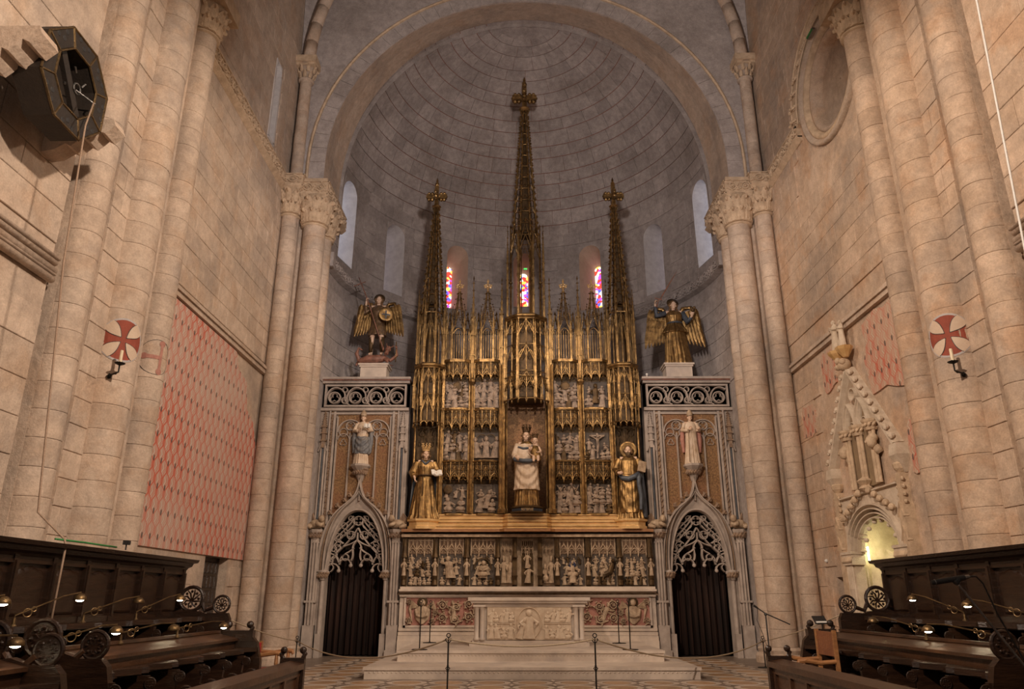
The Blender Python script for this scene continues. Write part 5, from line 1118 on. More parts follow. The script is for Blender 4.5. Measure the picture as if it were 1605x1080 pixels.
b = MB().tube([(-.26, .06, 1.22), (-.30, -.06, 1.12), (-.26, -.17, 1.02), (-.1, -.235, .985), (.08, -.235, .985), (.24, -.18, 1.03), (.29, -.05, 1.14)], [.03, .042, .05, .05, .05, .045, .03], 10); b.tube([(-.2, -.09, 1.33), (-.08, -.15, 1.28), (.06, -.16, 1.29), (.18, -.10, 1.36)], [.02, .028, .028, .02], 8); q.part(b, 'blue_border', 'blue', .010)
ch = MB(); Th = head(ch, (.19, -.16, 1.46), -.25, .05, 0, .74); ch.tube([(.19, -.15, 1.08), (.19, -.15, 1.22), (.19, -.14, 1.34)], [.08, .085, .05], 10).tube([(.11, -.15, 1.30), (.06, -.22, 1.22), (.06, -.26, 1.26)], [.035, .03, .022], 8).tube([(.27, -.14, 1.30), (.31, -.2, 1.2), (.26, -.26, 1.17)], [.035, .03, .022], 8)
hand(ch, (.06, -.25, 1.25), (0, -.3, 1), (0, -1, 0), .6, .3); hand(ch, (.265, -.255, 1.17), (-1, -.3, 0), (0, 0, 1), .6, .5); ch.tube([(.16, -.18, 1.1), (.15, -.28, 1.06), (.15, -.29, .96)], [.045, .038, .028], 8).tube([(.23, -.18, 1.1), (.25, -.28, 1.07), (.25, -.29, .97)], [.045, .038, .028], 8); q.part(ch, 'child', 'skin', .008)
q.part(robe(MB(), [(1.0, .12, .12, .2, -.17, .10), (1.12, .115, .12, .2, -.17, .08), (1.25, .10, .09, .19, -.15, .05), (1.35, .05, .05, .19, -.14, 0)], k=9, seed=8, n=36, rings=16), 'child_robe', 'gold', .010)
qs = Statue.__new__(Statue); qs.t = q.t; qs.s = q.s; crown(qs, Th, .085, .11, 'golddk')
# ---- crowned woman saint holding an open book
q = Statue('saint_statue', 'gilded crowned woman saint with long curls holding an open white book', 'statue', (-2.68, RY - .12, 3.3), 1.07, .12)
sh = ((-.19, 0, 1.40), (.19, 0, 1.40)); el = ((-.30, .02, 1.13), (.29, -.02, 1.15)); wr = ((-.25, -.17, .98), (.24, -.25, 1.04))
T = q.body('skin', sh, el, wr, (((.1, -.5, -1), (1, -.2, 0)), ((.2, -1, .2), (0, .2, 1))), (.5, .25), yaw=.1, tilt=.06)
hair(q, T, 'hair', .2, 44, 3); crown(q, T, .09, .15, 'goldbr')
b = robe(MB(), [(0, .36, .26, .02, 0, .30), (.12, .31, .24, .01, 0, .26), (.4, .265, .21, 0, 0, .22), (.8, .22, .175, 0, 0, .17), (1.04, .175, .135, 0, 0, .08), (1.1, .18, .135, 0, 0, .08), (1.28, .215, .15, 0, 0, .08), (1.40, .21, .12, 0, .01, .05), (1.46, .10, .075, 0, .01, 0)], k=15, seed=12)
b.tube([sh[0], el[0], (-.27, -.10, 1.03)], [.085, .115, .085], 12).tube([sh[1], el[1], (.26, -.17, 1.08)], [.085, .11, .07], 12); q.part(b, 'gown', 'gold', .012)
q.part(MB().lathe([(.19, 1.045), (.2, 1.06), (.19, 1.08)], 24).tube([(-.06, -.165, 1.06), (-.05, -.2, .7), (-.06, -.2, .55)], .012, 6), 'belt', 'golddk')
q.part(MB().tube([(-.11, .0, 1.44), (-.07, -.10, 1.41), (0, -.13, 1.33)], .028, 8).tube([(.11, 0, 1.44), (.07, -.10, 1.41), (0, -.13, 1.33)], .028, 8), 'collar', 'blue')
b = MB().loft([[(x, .16 + .04 * cos(x * 20), z) for x in [-w + 2 * w * i / 16 for i in range(17)]] + [(w, .02, z), (w * .9, .12, z), (-w * .9, .12, z), (-w, .02, z)] for w, z in ((.38, .02), (.34, .5), (.30, 1.0), (.22, 1.38))]); q.part(b, 'mantle', 'blue', 0)
q.part(xf(book_mesh(.13, .17, .3), TR_((.27, -.36, 1.08), -40, 0, 12)), 'book', 'white', 0, None, False)
# ---- bearded saint with halo and closed book
q = Statue('saint_statue', 'gilded bearded saint with a round halo, blue sash and closed book', 'statue', (2.70, RY - .12, 3.3), 1.13, -.12)
sh = ((-.20, 0, 1.40), (.20, 0, 1.40)); el = ((-.30, .0, 1.14), (.30, 0, 1.15)); wr = ((-.22, -.22, 1.02), (.27, -.20, 1.12))
T = q.body('skin', sh, el, wr, (((.2, -1, -.1), (.2, 0, 1)), ((.0, -.6, .8), (-1, -.2, 0))), (.75, .35), yaw=-.08, tilt=.1)
hair(q, T, 'hair', .0, 14, 4)
b = MB(); rg = random.Random(9)
for i in range(26): u = rg.random(); b.ell((rg.uniform(-.05, .05) * (1.1 - u), -.06 - .045 * (1 - abs(u - .3)), -.065 - u * .14), (.02, .022, .035), 6, 5)
b.v = [tuple(T @ Vector(p)) for p in b.v]; q.part(b, 'beard', 'golddk', .009)
q.part(MB().lathe([(.012, .0), (.17, .0), (.205, .012), (.20, .022), (.16, .012), (.012, .012)], 32, T=T @ Matrix.Translation((0, .11, .02)) @ Matrix.Rotation(PI / 2, 4, 'X')), 'halo', 'gold')
b = robe(MB(), [(0, .30, .23, 0, 0, .2), (.15, .27, .22, 0, 0, .18), (.5, .24, .2, 0, 0, .1), (.95, .22, .17, 0, 0, .06), (1.15, .22, .16, 0, 0, .06), (1.34, .225, .14, 0, 0, .06), (1.42, .18, .10, 0, .01, .03), (1.465, .09, .07, 0, .01, 0)], k=12, seed=21)
b.tube([sh[0], el[0], (-.25, -.14, 1.06)], [.085, .10, .075], 12).tube([sh[1], el[1], (.285, -.12, 1.13)], [.085, .10, .07], 12); q.part(b, 'tunic', 'gold', .012)
q.part(robe(MB(), [(.14, .26, .225, .0, -.02, .1), (.4, .265, .225, 0, -.015, .06), (.7, .262, .215, 0, -.01, .10), (.95, .25, .195, 0, 0, .05), (1.02, .23, .17, 0, 0, 0)], k=14, seed=22, swag=.028, sq=.5, lam=.3), 'draped_mantle', 'gold', .012)
q.part(MB().tube([(-.22, -.10, 1.02), (-.16, -.19, .93), (-.02, -.225, .90), (.12, -.21, .96), (.22, -.15, 1.05)], [.04, .06, .07, .06, .04], 10).tube([(.22, -.15, 1.04), (.20, -.225, .8), (.24, -.22, .5), (.22, -.235, .2)], [.05, .05, .05, .035], 9).tube([(.28, 0, 1.1), (.3, .05, .6), (.3, .05, .05)], [.05, .07, .08], 9), 'blue_sash', 'blue', .011)
q.part(xf(MB().box(-.085, .085, -.035, .035, -.12, .12).box(-.078, .092, -.028, .028, -.112, .112), TR_((.29, -.27, 1.17), 0, 12, 25)), 'book', 'alab', 0, None, False)
# ---- pedestals of the archangels and their statues
for sx in (-1, 1):
    t = thing('statue_pedestal', 'pale block pedestal under the ' + ('archangel trampling a demon' if sx < 0 else 'archangel raising a sword'), 'pedestal', (sx * 4.22, RY + .1, 7.14))
    MB().box(-.36, .36, -.25, .25, 0, .30).build('pedestal_block', 'marble', t); MB().box(-.39, .39, -.28, .28, .30, .35).box(-.42, .42, -.31, .31, .35, .40).build('pedestal_cap', 'marble', t)
q = Statue('archangel_statue', 'brown and gold archangel spearing a red demon, with round shield and wings', 'statue', (-4.22, RY + .1, 7.54), 1.06)
sh = ((-.20, .0, 1.66), (.20, 0, 1.66)); el = ((-.36, -.02, 1.52), (.30, -.04, 1.42)); wr = ((-.33, -.12, 1.80), (.22, -.22, 1.38))
b = MB(); T = head(b, (.0, -.03, 1.87), .1, .12, .06)
b.tube([(0, .02, 1.12), (0, .01, 1.38), (0, .0, 1.6), (0, .01, 1.72)], [.12, .11, .13, .06], 12).tube([sh[0], (0, .01, 1.65), sh[1]], [.07, .08, .07], 10)
for i, (c_, d_, p_) in enumerate(((.9, (.2, -.3, 1), (1, -.2, 0)), (.6, (-.8, -.5, 0), (0, -1, 0)))): b.tube([sh[i], el[i], wr[i]], [.055, .045, .028], 9); hand(b, wr[i], d_, p_, 1.0, c_, 1 if i else -1)
for x, y in ((-.13, -.02), (.13, -.05)): b.tube([(x * .7, .02, 1.15), (x, y - .04, .75), (x * 1.1, y + .03, .36)], [.09, .062, .042], 9).tube([(x * 1.1, y + .04, .33), (x * 1.15, y - .06, .31), (x * 1.25, y - .13, .295)], [.045, .04, .024], 8)
q.part(b, 'body', 'skin', .0085); hair(q, T, 'hair', .06, 26, 6)
q.part(MB().lathe([(.09, 0), (.145, 0), (.15, .012), (.09, .014)], 28, T=T @ Matrix.Translation((0, .07, .06)) @ Matrix.Rotation(rad(68), 4, 'X')), 'halo', 'golddk')
b = robe(MB(), [(1.18, .18, .145, 0, 0, .03), (1.36, .16, .13, 0, 0, .02), (1.52, .2, .15, 0, -.01, .02), (1.66, .21, .12, 0, .01, .01), (1.72, .09, .07, 0, .01, 0)], k=8, seed=31); b.tube([sh[0], el[0], (-.345, -.08, 1.7)], [.085, .075, .05], 10).tube([sh[1], el[1], (.25, -.16, 1.39)], [.085, .075, .05], 10); q.part(b, 'breastplate', 'armour', .012)
q.part(robe(MB(), [(.84, .25, .20, 0, 0, .14), (1.0, .22, .18, 0, 0, .1), (1.16, .185, .15, 0, 0, .05), (1.2, .17, .14, 0, 0, 0)], k=18, seed=32), 'kilt', 'armour', .012)
b = MB()
for x, y in ((-.14, -.02), (.14, -.05)): b.tube([(x, y - .03, .78), (x * 1.05, y, .55), (x * 1.1, y + .02, .38)], [.072, .066, .05], 10)
q.part(b, 'greaves', 'golddk', 0)
sd = q.part(xf(MB().lathe([(.02, -.06), (.10, -.05), (.19, -.015), (.2, .0), (.19, .012), (.1, -.02), (.02, -.03)], 24), TR_((.26, -.30, 1.36), 90, 0, 20)), 'shield', 'gold')
q.part(xf(MB().box(-.018, .018, -.19, .19, -.062, -.02).box(-.19, .19, -.018, .018, -.062, -.02), TR_((.26, -.305, 1.36), 90, 0, 20)), 'shield_cross', 'blue', 0, sd, False)
for s in (-1, 1): wing(q, s, (s * .12, .12, 1.62), 'gold', 1.0, .34)
q.part(MB().tube([(-.60, -.02, 2.55), (-.30, -.16, 1.85), (.22, -.32, .42)], .013, 8).tube([(-.72, -.04, 2.28), (-.40, -.04, 2.42)], .012, 8).octa((.24, -.33, .38), (.025, .025, .1)), 'cross_spear', 'demon')
dm_ = MB(); dm_.tube([(-.42, -.05, .12), (-.2, -.08, .16), (.05, -.08, .16), (.28, -.1, .2)], [.07, .12, .13, .08], 10).tube([(-.42, -.05, .12), (-.5, -.1, .32), (-.44, -.14, .46), (-.34, -.16, .40)], [.06, .05, .035, .02], 8).tube([(-.3, -.02, .12), (-.5, .05, .1), (-.52, .04, .02)], [.06, .045, .03], 8)
dm_.tube([(.26, -.1, .2), (.42, -.18, .1), (.58, -.16, .25), (.56, -.14, .42)], [.055, .05, .042, .028], 8).tube([(.24, -.12, .18), (.36, -.24, .04)], [.05, .03], 8); Td = head(dm_, (.34, -.16, .42), .3, -.5, .3, .9)
for s in (-1, 1): dm_.tube([Td @ Vector((s * .05, 0, .1)), Td @ Vector((s * .10, 0, .17)), Td @ Vector((s * .10, -.02, .24))], [.022, .016, .005], 7)
hand(dm_, (.56, -.14, .42), (0, -.1, 1), (-1, 0, 0), 1.0, .6); dm_.tube([(-.3, .06, .1), (-.1, .2, .08), (.2, .22, .12), (.45, .14, .06)], [.05, .045, .03, .012], 8); q.part(dm_, 'demon', 'demon', .010)
q.part(MB().tube([(.56, -.2, .05), (.55, -.17, .62)], .014, 7), 'staff', 'gold')
q = Statue('archangel_statue', 'gilded robed archangel raising a thin sword, with broad wings', 'statue', (4.24, RY + .1, 7.54), 1.13, -.08)
sh = ((-.20, 0, 1.40), (.20, 0, 1.40)); el = ((-.44, .0, 1.34), (.34, 0, 1.14)); wr = ((-.46, -.10, 1.62), (.42, -.20, 1.24))
T = q.body('skin', sh, el, wr, (((.1, -.1, 1), (1, -.3, 0)), ((.2, -.5, .8), (0, .3, 1))), (.9, .4), yaw=.12, tilt=.08)
hair(q, T, 'hair', .05, 30, 7); q.part(MB().lathe([(.09, 0), (.145, 0), (.15, .012), (.09, .014)], 28, T=T @ Matrix.Translation((0, .06, .07)) @ Matrix.Rotation(rad(68), 4, 'X')), 'halo', 'golddk')
q.part(robe(MB(), [(0, .33, .25, .02, 0, .16), (.2, .31, .23, .02, 0, .16), (.6, .27, .2, 0, 0, .14), (.9, .24, .18, 0, 0, .10), (1.0, .2, .15, 0, 0, .04)], k=20, seed=41), 'skirt', 'gold', .012)
q.part(robe(MB(), [(.84, .31, .24, 0, 0, .16), (.92, .28, .21, 0, 0, .14), (1.05, .2, .155, 0, 0, .08), (1.12, .185, .14, 0, 0, .06), (1.3, .21, .15, 0, 0, .06), (1.40, .2, .12, 0, .01, .03), (1.455, .10, .075, 0, .01, 0)], k=18, seed=42), 'tunic', 'gold', .012)
q.part(MB().tube([sh[0], el[0], (-.455, -.08, 1.56)], [.075, .07, .045], 10).tube([sh[1], el[1], (.40, -.16, 1.21)], [.075, .07, .045], 10), 'sleeves', 'blue')
q.part(MB().lathe([(.19, 1.085), (.205, 1.10), (.19, 1.115)], 24).ell((-.05, -.16, 1.1), (.05, .02, .03), 8, 6).ell((.05, -.16, 1.1), (.05, .02, .03), 8, 6), 'belt', 'blue')
q.part(MB().loft([[(-.40 + dx * w - .46 * 0 + (z - 1.62) * .62, -.14 + dy * w, z) for dx, dy in ((-1, 0), (0, -.5), (1, 0), (0, .5))] for w, z in ((.018, 1.74), (.016, 2.1), (.010, 2.35), (.002, 2.5))]).tube([(-.42, -.14, 1.56), (-.36, -.14, 1.74)], .014, 7).tube([(-.46, -.14, 1.77), (-.28, -.14, 1.71)], .012, 7).ell((-.43, -.14, 1.54), .025, 8, 6), 'sword', 'demon', 0, None, False)
q.part(MB().ell((.44, -.26, 1.36), (.06, .06, .05), 9, 7).ell((.48, -.28, 1.42), (.04, .04, .04), 8, 6).ell((.40, -.27, 1.42), (.035, .035, .05), 8, 6), 'trophy', 'golddk', .012)
for s in (-1, 1): wing(q, s, (s * .12, .12, 1.34), 'gold', 1.12, .40)
# ---- bishops on the portal corbels
for sx in (-1, 1):
    q = Statue('bishop_statue', 'mitred bishop statue with open book and grey-blue cope on the corbel above the doorway' if sx < 0 else 'white-robed mitred bishop statue with rose cape on the corbel above the doorway', 'statue', (sx * 4.40, RY - .15, 4.73), .79)
    sh = ((-.19, 0, 1.40), (.19, 0, 1.40)); el = ((-.28, -.02, 1.14), (.28, -.02, 1.15)); wr = ((-.08, -.24, 1.14), (.20, -.22, 1.12)) if sx > 0 else ((-.06, -.24, 1.10), (.18, -.22, 1.20))
    T = q.body('skin', sh, el, wr, (((.5, -.5, .7), (-.5, -1, 0)), ((.2, -.8, .4), (0, .2, 1))), (.3, .5), tilt=.1)
    b = MB().loft([[(rx * cos(t) * (1 - .0 * z), ry * sin(t), z) for t in [2 * PI * j / 16 for j in range(16)]] for rx, ry, z in ((.09, .10, .05), (.105, .10, .11), (.09, .06, .19), (.012, .012, .29))]); b.v = [tuple(T @ Vector(p)) for p in b.v]; q.part(b, 'mitre', 'alab')
    q.part(MB().tube([T @ Vector((-.05, .0, .06)), T @ Vector((0, -.105, .075)), T @ Vector((.05, 0, .06))], .012, 6), 'mitre_band', 'golddk')
    b = robe(MB(), [(0, .26, .2, 0, 0, .16), (.3, .23, .185, 0, 0, .14), (.7, .2, .165, 0, 0, .09), (1.0, .19, .15, 0, 0, .05), (1.3, .2, .14, 0, 0, .03), (1.42, .16, .10, 0, .01, .01), (1.46, .09, .07, 0, .01, 0)], k=13, seed=51 + sx)
    b.tube([sh[0], el[0], (-.12, -.18, 1.12)], [.075, .085, .06], 10).tube([sh[1], el[1], (.22, -.17, 1.14)], [.075, .085, .06], 10); q.part(b, 'alb', 'white_drap', .013)
    cm = 'greyblue' if sx < 0 else 'ground_red'; b = MB()
    if sx < 0:
        b = robe(MB(), [(.35, .25, .21, .02, -.01, .1), (.6, .245, .2, .02, -.01, .06), (.85, .235, .185, .01, 0, .03), (.95, .2, .155, 0, 0, 0)], k=9, seed=55, swag=.07, sq=.25, lam=.2)
    for s in (-1, 1): b.tube([(s * .14, .05, 1.42), (s * .27, .05, 1.2), (s * .29, .05, .85), (s * .27, .05, .4)], [.05, .07, .08, .05], 10)
    q.part(b, 'cope', cm, .013)
    if sx < 0: q.part(xf(book_mesh(.10, .16, .2), TR_((.20, -.33, 1.26), -25, 0, 8)), 'book', 'white', 0, None, False)
    else: q.part(MB().tube([(-.16, -.24, .05), (-.14, -.26, 1.15)], .014, 7).lathe([(.03, 0), (.02, .05)], 8, (-.14, -.26), T=Matrix.Translation((0, 0, 1.1))), 'staff', 'alab')
# ================================================================== WALL PAINTINGS, CROSSES, SCONCES
def painting(sx, poly, label, m='mural'):
    b = MB().prism(poly, sx * 6.494, sx * 6.54, 'x'); return tag(b.build('wall_painting', m), label, 'mural')
painting(-1, [(12.0, 2.2), (17.6, 2.2), (17.62, 4.7), (17.2, 5.3), (16.7, 5.5), (16.5, 6.1), (15.9, 6.25), (15.7, 6.58), (12.0, 6.58)], 'large red ogee-patterned wall painting with black seeds beside the red cross')
fm = M['mural'].copy(); fm.name = 'faded_ogee_painting'; M['mural_faded'] = fm
for n in fm.node_tree.nodes:
    if n.type == 'MIX' and not n.inputs[6].is_linked and not n.inputs[7].is_linked: n.inputs[6].default_value = (.52, .375, .265, 1); n.inputs[7].default_value = (.46, .32, .23, 1)
    if n.type == 'MAP_RANGE': n.inputs[1].default_value = .42; n.inputs[2].default_value = .72
def blob(y0, y1, z0, z1, seed, n=18):
    rg = random.Random(seed); return [((y0 + y1) / 2 + (y1 - y0) / 2 * rg.uniform(.8, 1.05) * max(-1, min(1, 1.25 * cos(2 * PI * i / n))), (z0 + z1) / 2 + (z1 - z0) / 2 * rg.uniform(.8, 1.05) * max(-1, min(1, 1.25 * sin(2 * PI * i / n)))) for i in range(n)]
for k, (q_, lab) in enumerate((((12.15, 13.8, 4.9, 6.6, 2), 'faded red patterned painting patch between the tomb gable and the column'), ((15.15, 15.85, 5.6, 6.5, 3), 'small faded red painting patch left of the tomb statuettes'), ((16.5, 17.3, 4.85, 5.65, 4), 'faint red painting patch beside the far corner column'), ((12.2, 12.75, 3.3, 4.3, 6), 'faint pink painting patch below the tomb gable end'))):
    painting(1, blob(*q_), lab, 'mural_faded')
def wrap(cx, cy_, r, al, z, mb):   # bend a flat (x, depth, z) drawing round a column
    out = []
    for x, d, zz in mb.v: a = al + x / r; out.append((cx + (r + d) * cos(a), cy_ + (r + d) * sin(a), z + zz))
    mb.v = out; return mb
def disc_strip(R, n=28, inner=0.0):
    b = MB(); rr = [inner, (R + inner) / 2, R] if inner else [.001, R * .33, R * .66, R]
    for k in range(len(rr) - 1):
        for j in range(n):
            p = [(r * cos(a), r * sin(a)) for r, a in ((rr[k], 2 * PI * j / n), (rr[k + 1], 2 * PI * j / n), (rr[k + 1], 2 * PI * (j + 1) / n), (rr[k], 2 * PI * (j + 1) / n))]
            b.add([(x, 0, z) for x, z in p], [(0, 1, 2, 3)])
    return b
def sheet(b, d): b.v = [(x, y + d, z) for x, y, z in b.v]; return b
def thick(b, d0, d1):
    n = len(b.v); f = list(b.f); b.v = [(x, d0, z) for x, _, z in b.v] + [(x, d1, z) for x, _, z in b.v[:n]]; b.f = f + [tuple(i + n for i in q[::-1]) for q in f]; return b
def petal(a, r0, r1, w):
    P = []; n = 8
    for s in (1, -1):
        for i in range(n + 1):
            t = i / n if s > 0 else 1 - i / n; r = r0 + (r1 - r0) * t; h = s * w * sin(PI * min(1, t * .62 + .02)) if t < 1 else s * w * .9; P.append((r * cos(a) - h * sin(a), r * sin(a) + h * cos(a)))
    b = MB(); m = n + 1
    for i in range(n):
        A0, A1, B1, B0 = P[i], P[i + 1], P[2 * m - 2 - i], P[2 * m - 1 - i]
        for k in range(5):
            f, g = k / 5, (k + 1) / 5; b.add([(p[0] + (q[0] - p[0]) * h, 0, p[1] + (q[1] - p[1]) * h) for p, q, h in ((A0, B0, f), (A1, B1, f), (A1, B1, g), (A0, B0, g))], [(0, 1, 2, 3)])
    return b
for sx in (-1, 1):
    cx, cy_, r = sx * 6.35, 10.64, .342; al = rad(-45) if sx < 0 else rad(225); z = 5.0 if sx < 0 else 5.05
    t = thing('painted_cross', f'round red painted cross with pale petals on the {SD[sx]} column', 'painted cross', (0, 0, 0))
    wrap(cx, cy_, r, al, z, thick(disc_strip(.315), -.004, .003)).build('red_disc', 'red', t); wrap(cx, cy_, r, al, z, thick(disc_strip(.34, 36, .31), -.004, .004)).build('outer_ring', 'palering', t)
    for k in range(4):
        wrap(cx, cy_, r, al, z, thick(petal(PI / 4 + k * PI / 2, .05, .315, .098), .004, .0060)).build('dark_edge', 'black', t); wrap(cx, cy_, r, al, z, thick(petal(PI / 4 + k * PI / 2, .062, .322, .09), .0055, .0085)).build('petal', 'cream', t)
    # candle sconce
    ang = rad(-62) if sx < 0 else rad(242); d = Vector((cos(ang), sin(ang), 0)); p0 = Vector((cx, cy_, 0)) + d * .335; u = Vector((-sx * .5, .1, 0)).normalized()
    q0 = p0 + Vector((0, 0, 4.42)); q1 = q0 + d * .10 + u * .02; q2 = q0 + d * .2 + u * .12 + Vector((0, 0, .02)); q3 = q2 + Vector((0, 0, .12))
    s = thing('candle_sconce', f'black iron wall sconce below the red cross on the {SD[sx]} column', 'sconce', q0)
    o = q0
    def SB(mb, nm, m): mb.v = [tuple(Vector(p) - o) for p in mb.v]; return mb.build(nm, m, s)
    SB(MB().ell(q0, (.035, .035, .035), 8, 6).octa(q0 + d * .03, .045), 'rosette', 'iron'); SB(MB().tube([q0, q1, q2, q3], [.014, .013, .012, .012], 7).ell(q1, .02, 6, 4).ell(q0.lerp(q2, .7), .02, 6, 4), 'arm', 'iron')
    dr_ = MB().lathe([(.01, -.02), (.06, 0), (.075, .015), (.06, .012), (.01, .005)], 16, (q3.x, q3.y), T=Matrix.Translation((0, 0, q3.z)))
    for k in range(5): a = k * 2 * PI / 5; dr_.tube([(q3.x + .03 * cos(a), q3.y + .03 * sin(a), q3.z), (q3.x + .03 * cos(a), q3.y + .03 * sin(a), q3.z + .035)], .005, 5)
    SB(dr_, 'drip_pan', 'iron')
    c = thing('candle', f'ivory candle standing in the {SD[sx]} wall sconce', 'candle', (q3.x, q3.y, q3.z + .008), 'wall candles'); MB().lathe([(.022, 0), (.022, .19), (.018, .2), (.006, .195)], 14).build('wax', 'candle', c, False); MB().tube([(0, 0, .195), (.002, 0, .215)], .002, 5).build('wick', 'black', c)
t = thing('painted_cross', 'faint outlined circle with a red branched cross beside the patterned mural', 'painted cross'); cx, cy_, r = -6.42, 11.85, .262; al = rad(-40); z = 5.15
wrap(cx, cy_, r, al, z, thick(disc_strip(.30, 40, .293), -.003, .003)).build('outline', 'black', t)
for (x0, x1, z0, z1) in ((-.20, .06, -.035, .03), (.04, .09, -.24, .24)):
    b = MB(); n = 6
    for i in range(n): b.add([(x0 + (x1 - x0) * i / n, 0, z0), (x0 + (x1 - x0) * (i + 1) / n, 0, z0), (x0 + (x1 - x0) * (i + 1) / n, 0, z1), (x0 + (x1 - x0) * i / n, 0, z1)], [(0, 1, 2, 3)])
    wrap(cx, cy_, r, al, z, thick(b, -.003, .004)).build('cross_arm', 'ground_red', t)
for x, zz in ((-.20, 0), (.065, .24), (.065, -.24)): wrap(cx, cy_, r, al, z, thick(sheet(MB().add([(x + .055 * cos(a), 0, zz + .055 * sin(a)) for a in [i * PI / 6 for i in range(12)]], [tuple(range(12))]), 0), -.003, .0045)).build('cross_end', 'ground_red', t)

# ================================================================== TOMB ON THE RIGHT WALL
TB = thing('wall_tomb', 'carved pale stone wall tomb with cusped lit arch, gable and twin lights', 'tomb', (6.5, 14.4, 0)); TB.scale = (1, 1.1, 1)
def W(mb, nm, m='carved', parent=None, sm=False):  # drawn as (u, depth, z), u towards the altar, depth into the wall
    mb.v = [(v[1], v[0], v[2]) for v in mb.v]; return mb.build(nm, m, parent or TB, sm)
A_, ZS, ZT = .95, 2.2, 3.0
def az(u, a=A_, zt=ZT): return ZS + (zt - ZS) * math.sqrt(max(0, 1 - (u / a) ** 2))
b = MB(); us = [-A_ + 2 * A_ * i / 20 for i in range(21)]
for i in range(20): b.prism([(us[i], az(us[i])), (us[i + 1], az(us[i + 1])), (us[i + 1], 3.32), (us[i], 3.32)], -.06, .2)
b.box(-1.15, -A_, -.06, .2, 0, 3.32).box(A_, 1.15, -.06, .2, 0, 3.32); W(b, 'arch_wall', 'tombstone')
for k, (a, zt, y0, wd) in enumerate(((1.0, 3.06, -.14, .05), (.93, 2.98, -.12, .05), (.86, 2.90, -.08, .05), (.79, 2.82, -.04, .05))): W(MB().bar([(u * a / A_, az(u * a / A_, a, zt)) for u in us], wd, y0, .1), 'arch_moulding', 'tombstone')
cu = MB()
for k in range(7):
    t0 = PI * (k + .5) / 7; c = (.74 * cos(t0), ZS + .70 * sin(t0) - .0); cu.bar([(c[0] + .11 * cos(q + t0), c[1] + .11 * sin(q + t0)) for q in [(-.6 * PI + 1.2 * PI * i / 10) for i in range(11)]], .035, .0, .12)
    if k < 6: t1 = PI * (k + 1) / 7; cu.ell((.60 * cos(t1), .05, ZS + .57 * sin(t1)), (.045, .05, .045), 8, 6)
W(cu, 'cusping', 'tombstone')
for s in (-1, 1):
    jb = MB().box(s * 1.02 - .16, s * 1.02 + .16, -.10, .1, 0, ZS)
    for dx in (-.1, -.03, .04, .1): jb.tube([(s * 1.02 + dx, -.11, z) for z in (.2, 2.0)], .03, 7)
    W(jb, 'jamb', 'tombstone'); ib = W(MB().box(s * 1.0 - .2, s * 1.0 + .2, -.17, .1, 2.0, 2.22).box(s * 1.0 - .22, s * 1.0 + .22, -.19, .1, 2.2, 2.25).box(s * 1.05 - .14, s * 1.05 + .14, -.14, .1, 1.25, 1.55), 'impost', 'tombstone')
    for i in range(8): inst(BOSS2, 'leaf_boss', ib, (-.17, s * 1.0 - .17 + i * .05, 2.10), (0, 0, 0), (1, 1.3, 1.3))
    pn = MB(); pn.box(s * 1.22 - .09, s * 1.22 + .09, -.16, .05, 0, 2.9)
    for z in (2.3, 2.7): pn.bar([(s * 1.22 - .09, z), (s * 1.22, z + .25), (s * 1.22 + .09, z)], .03, -.19, -.1)
    pn.box(s * 1.22 - .06, s * 1.22 + .06, -.13, .03, 2.9, 3.45)
    for z in (2.95, 3.08, 3.21, 3.34):
        for dx in (-.09, .09): pn.ell((s * 1.22 + dx, -.1, z), (.035, .035, .04), 6, 4)
    pn.lathe([(.05, 3.45), (.11, 3.52), (.13, 3.6), (.10, 3.63)], 8, (s * 1.22, -.05)); W(pn, 'pinnacle', 'carved')
W(MB().bar([(-1.1, 3.30), (1.1, 3.30)], .06, -.12, .1), 'cornice', 'tombstone')
for s in (-1, 1):
    for i in range(5): u = s * (.2 + .18 * i); z = 3.30 - .0 - .10 * i; W(MB().ell((u, -.15, z), (.07, .06, .07), 8, 6).ell((u + s * .05, -.18, z - .02), .04, 6, 4), 'crocket', 'carved')
W(MB().lathe([(.06, 3.3), (.14, 3.36), (.08, 3.42), (.16, 3.5), (.05, 3.58)], 9, (0, -.08)), 'finial', 'carved')
W(MB().box(-1.15, 1.15, .95, 1.0, 0, 3.3).box(-1.16, -1.1, .1, 1.0, 0, 3.3).box(1.1, 1.16, .1, 1.0, 0, 3.3).box(-1.15, 1.15, .1, 1.0, 3.2, 3.3), 'niche_shell', 'tombstone')
b = MB()   # radiating shell vault stones at the back of the niche
for i in range(7): a0, a1 = PI * i / 7 + .02, PI * (i + 1) / 7 - .02; b.prism([(.2 * cos(a0), 2.2 + .2 * sin(a0)), (.95 * cos(a0), 2.2 + .78 * sin(a0)), (.95 * cos(a1), 2.2 + .78 * sin(a1)), (.2 * cos(a1), 2.2 + .2 * sin(a1))], .90, .95)
W(b, 'shell_stones', 'tombstone'); W(MB().box(-1.1, 1.1, .3, .95, 0, .9).box(-1.12, 1.12, .26, .95, .9, .98), 'chest', 'tombstone')
bl_ = W(MB().tube([(.93, .24, z) for z in (2.05, 2.35)], .02, 8), 'lamp_tube', 'nichelamp')
l = bpy.data.lights.new('tomb_lamp', 'POINT'); l.energy = 8; l.color = (.96, .93, .50); l.shadow_soft_size = .06; lo = bpy.data.objects.new('tomb_lamp', l); COL.objects.link(lo); lo.location = (6.86, 15.15, 2.35)
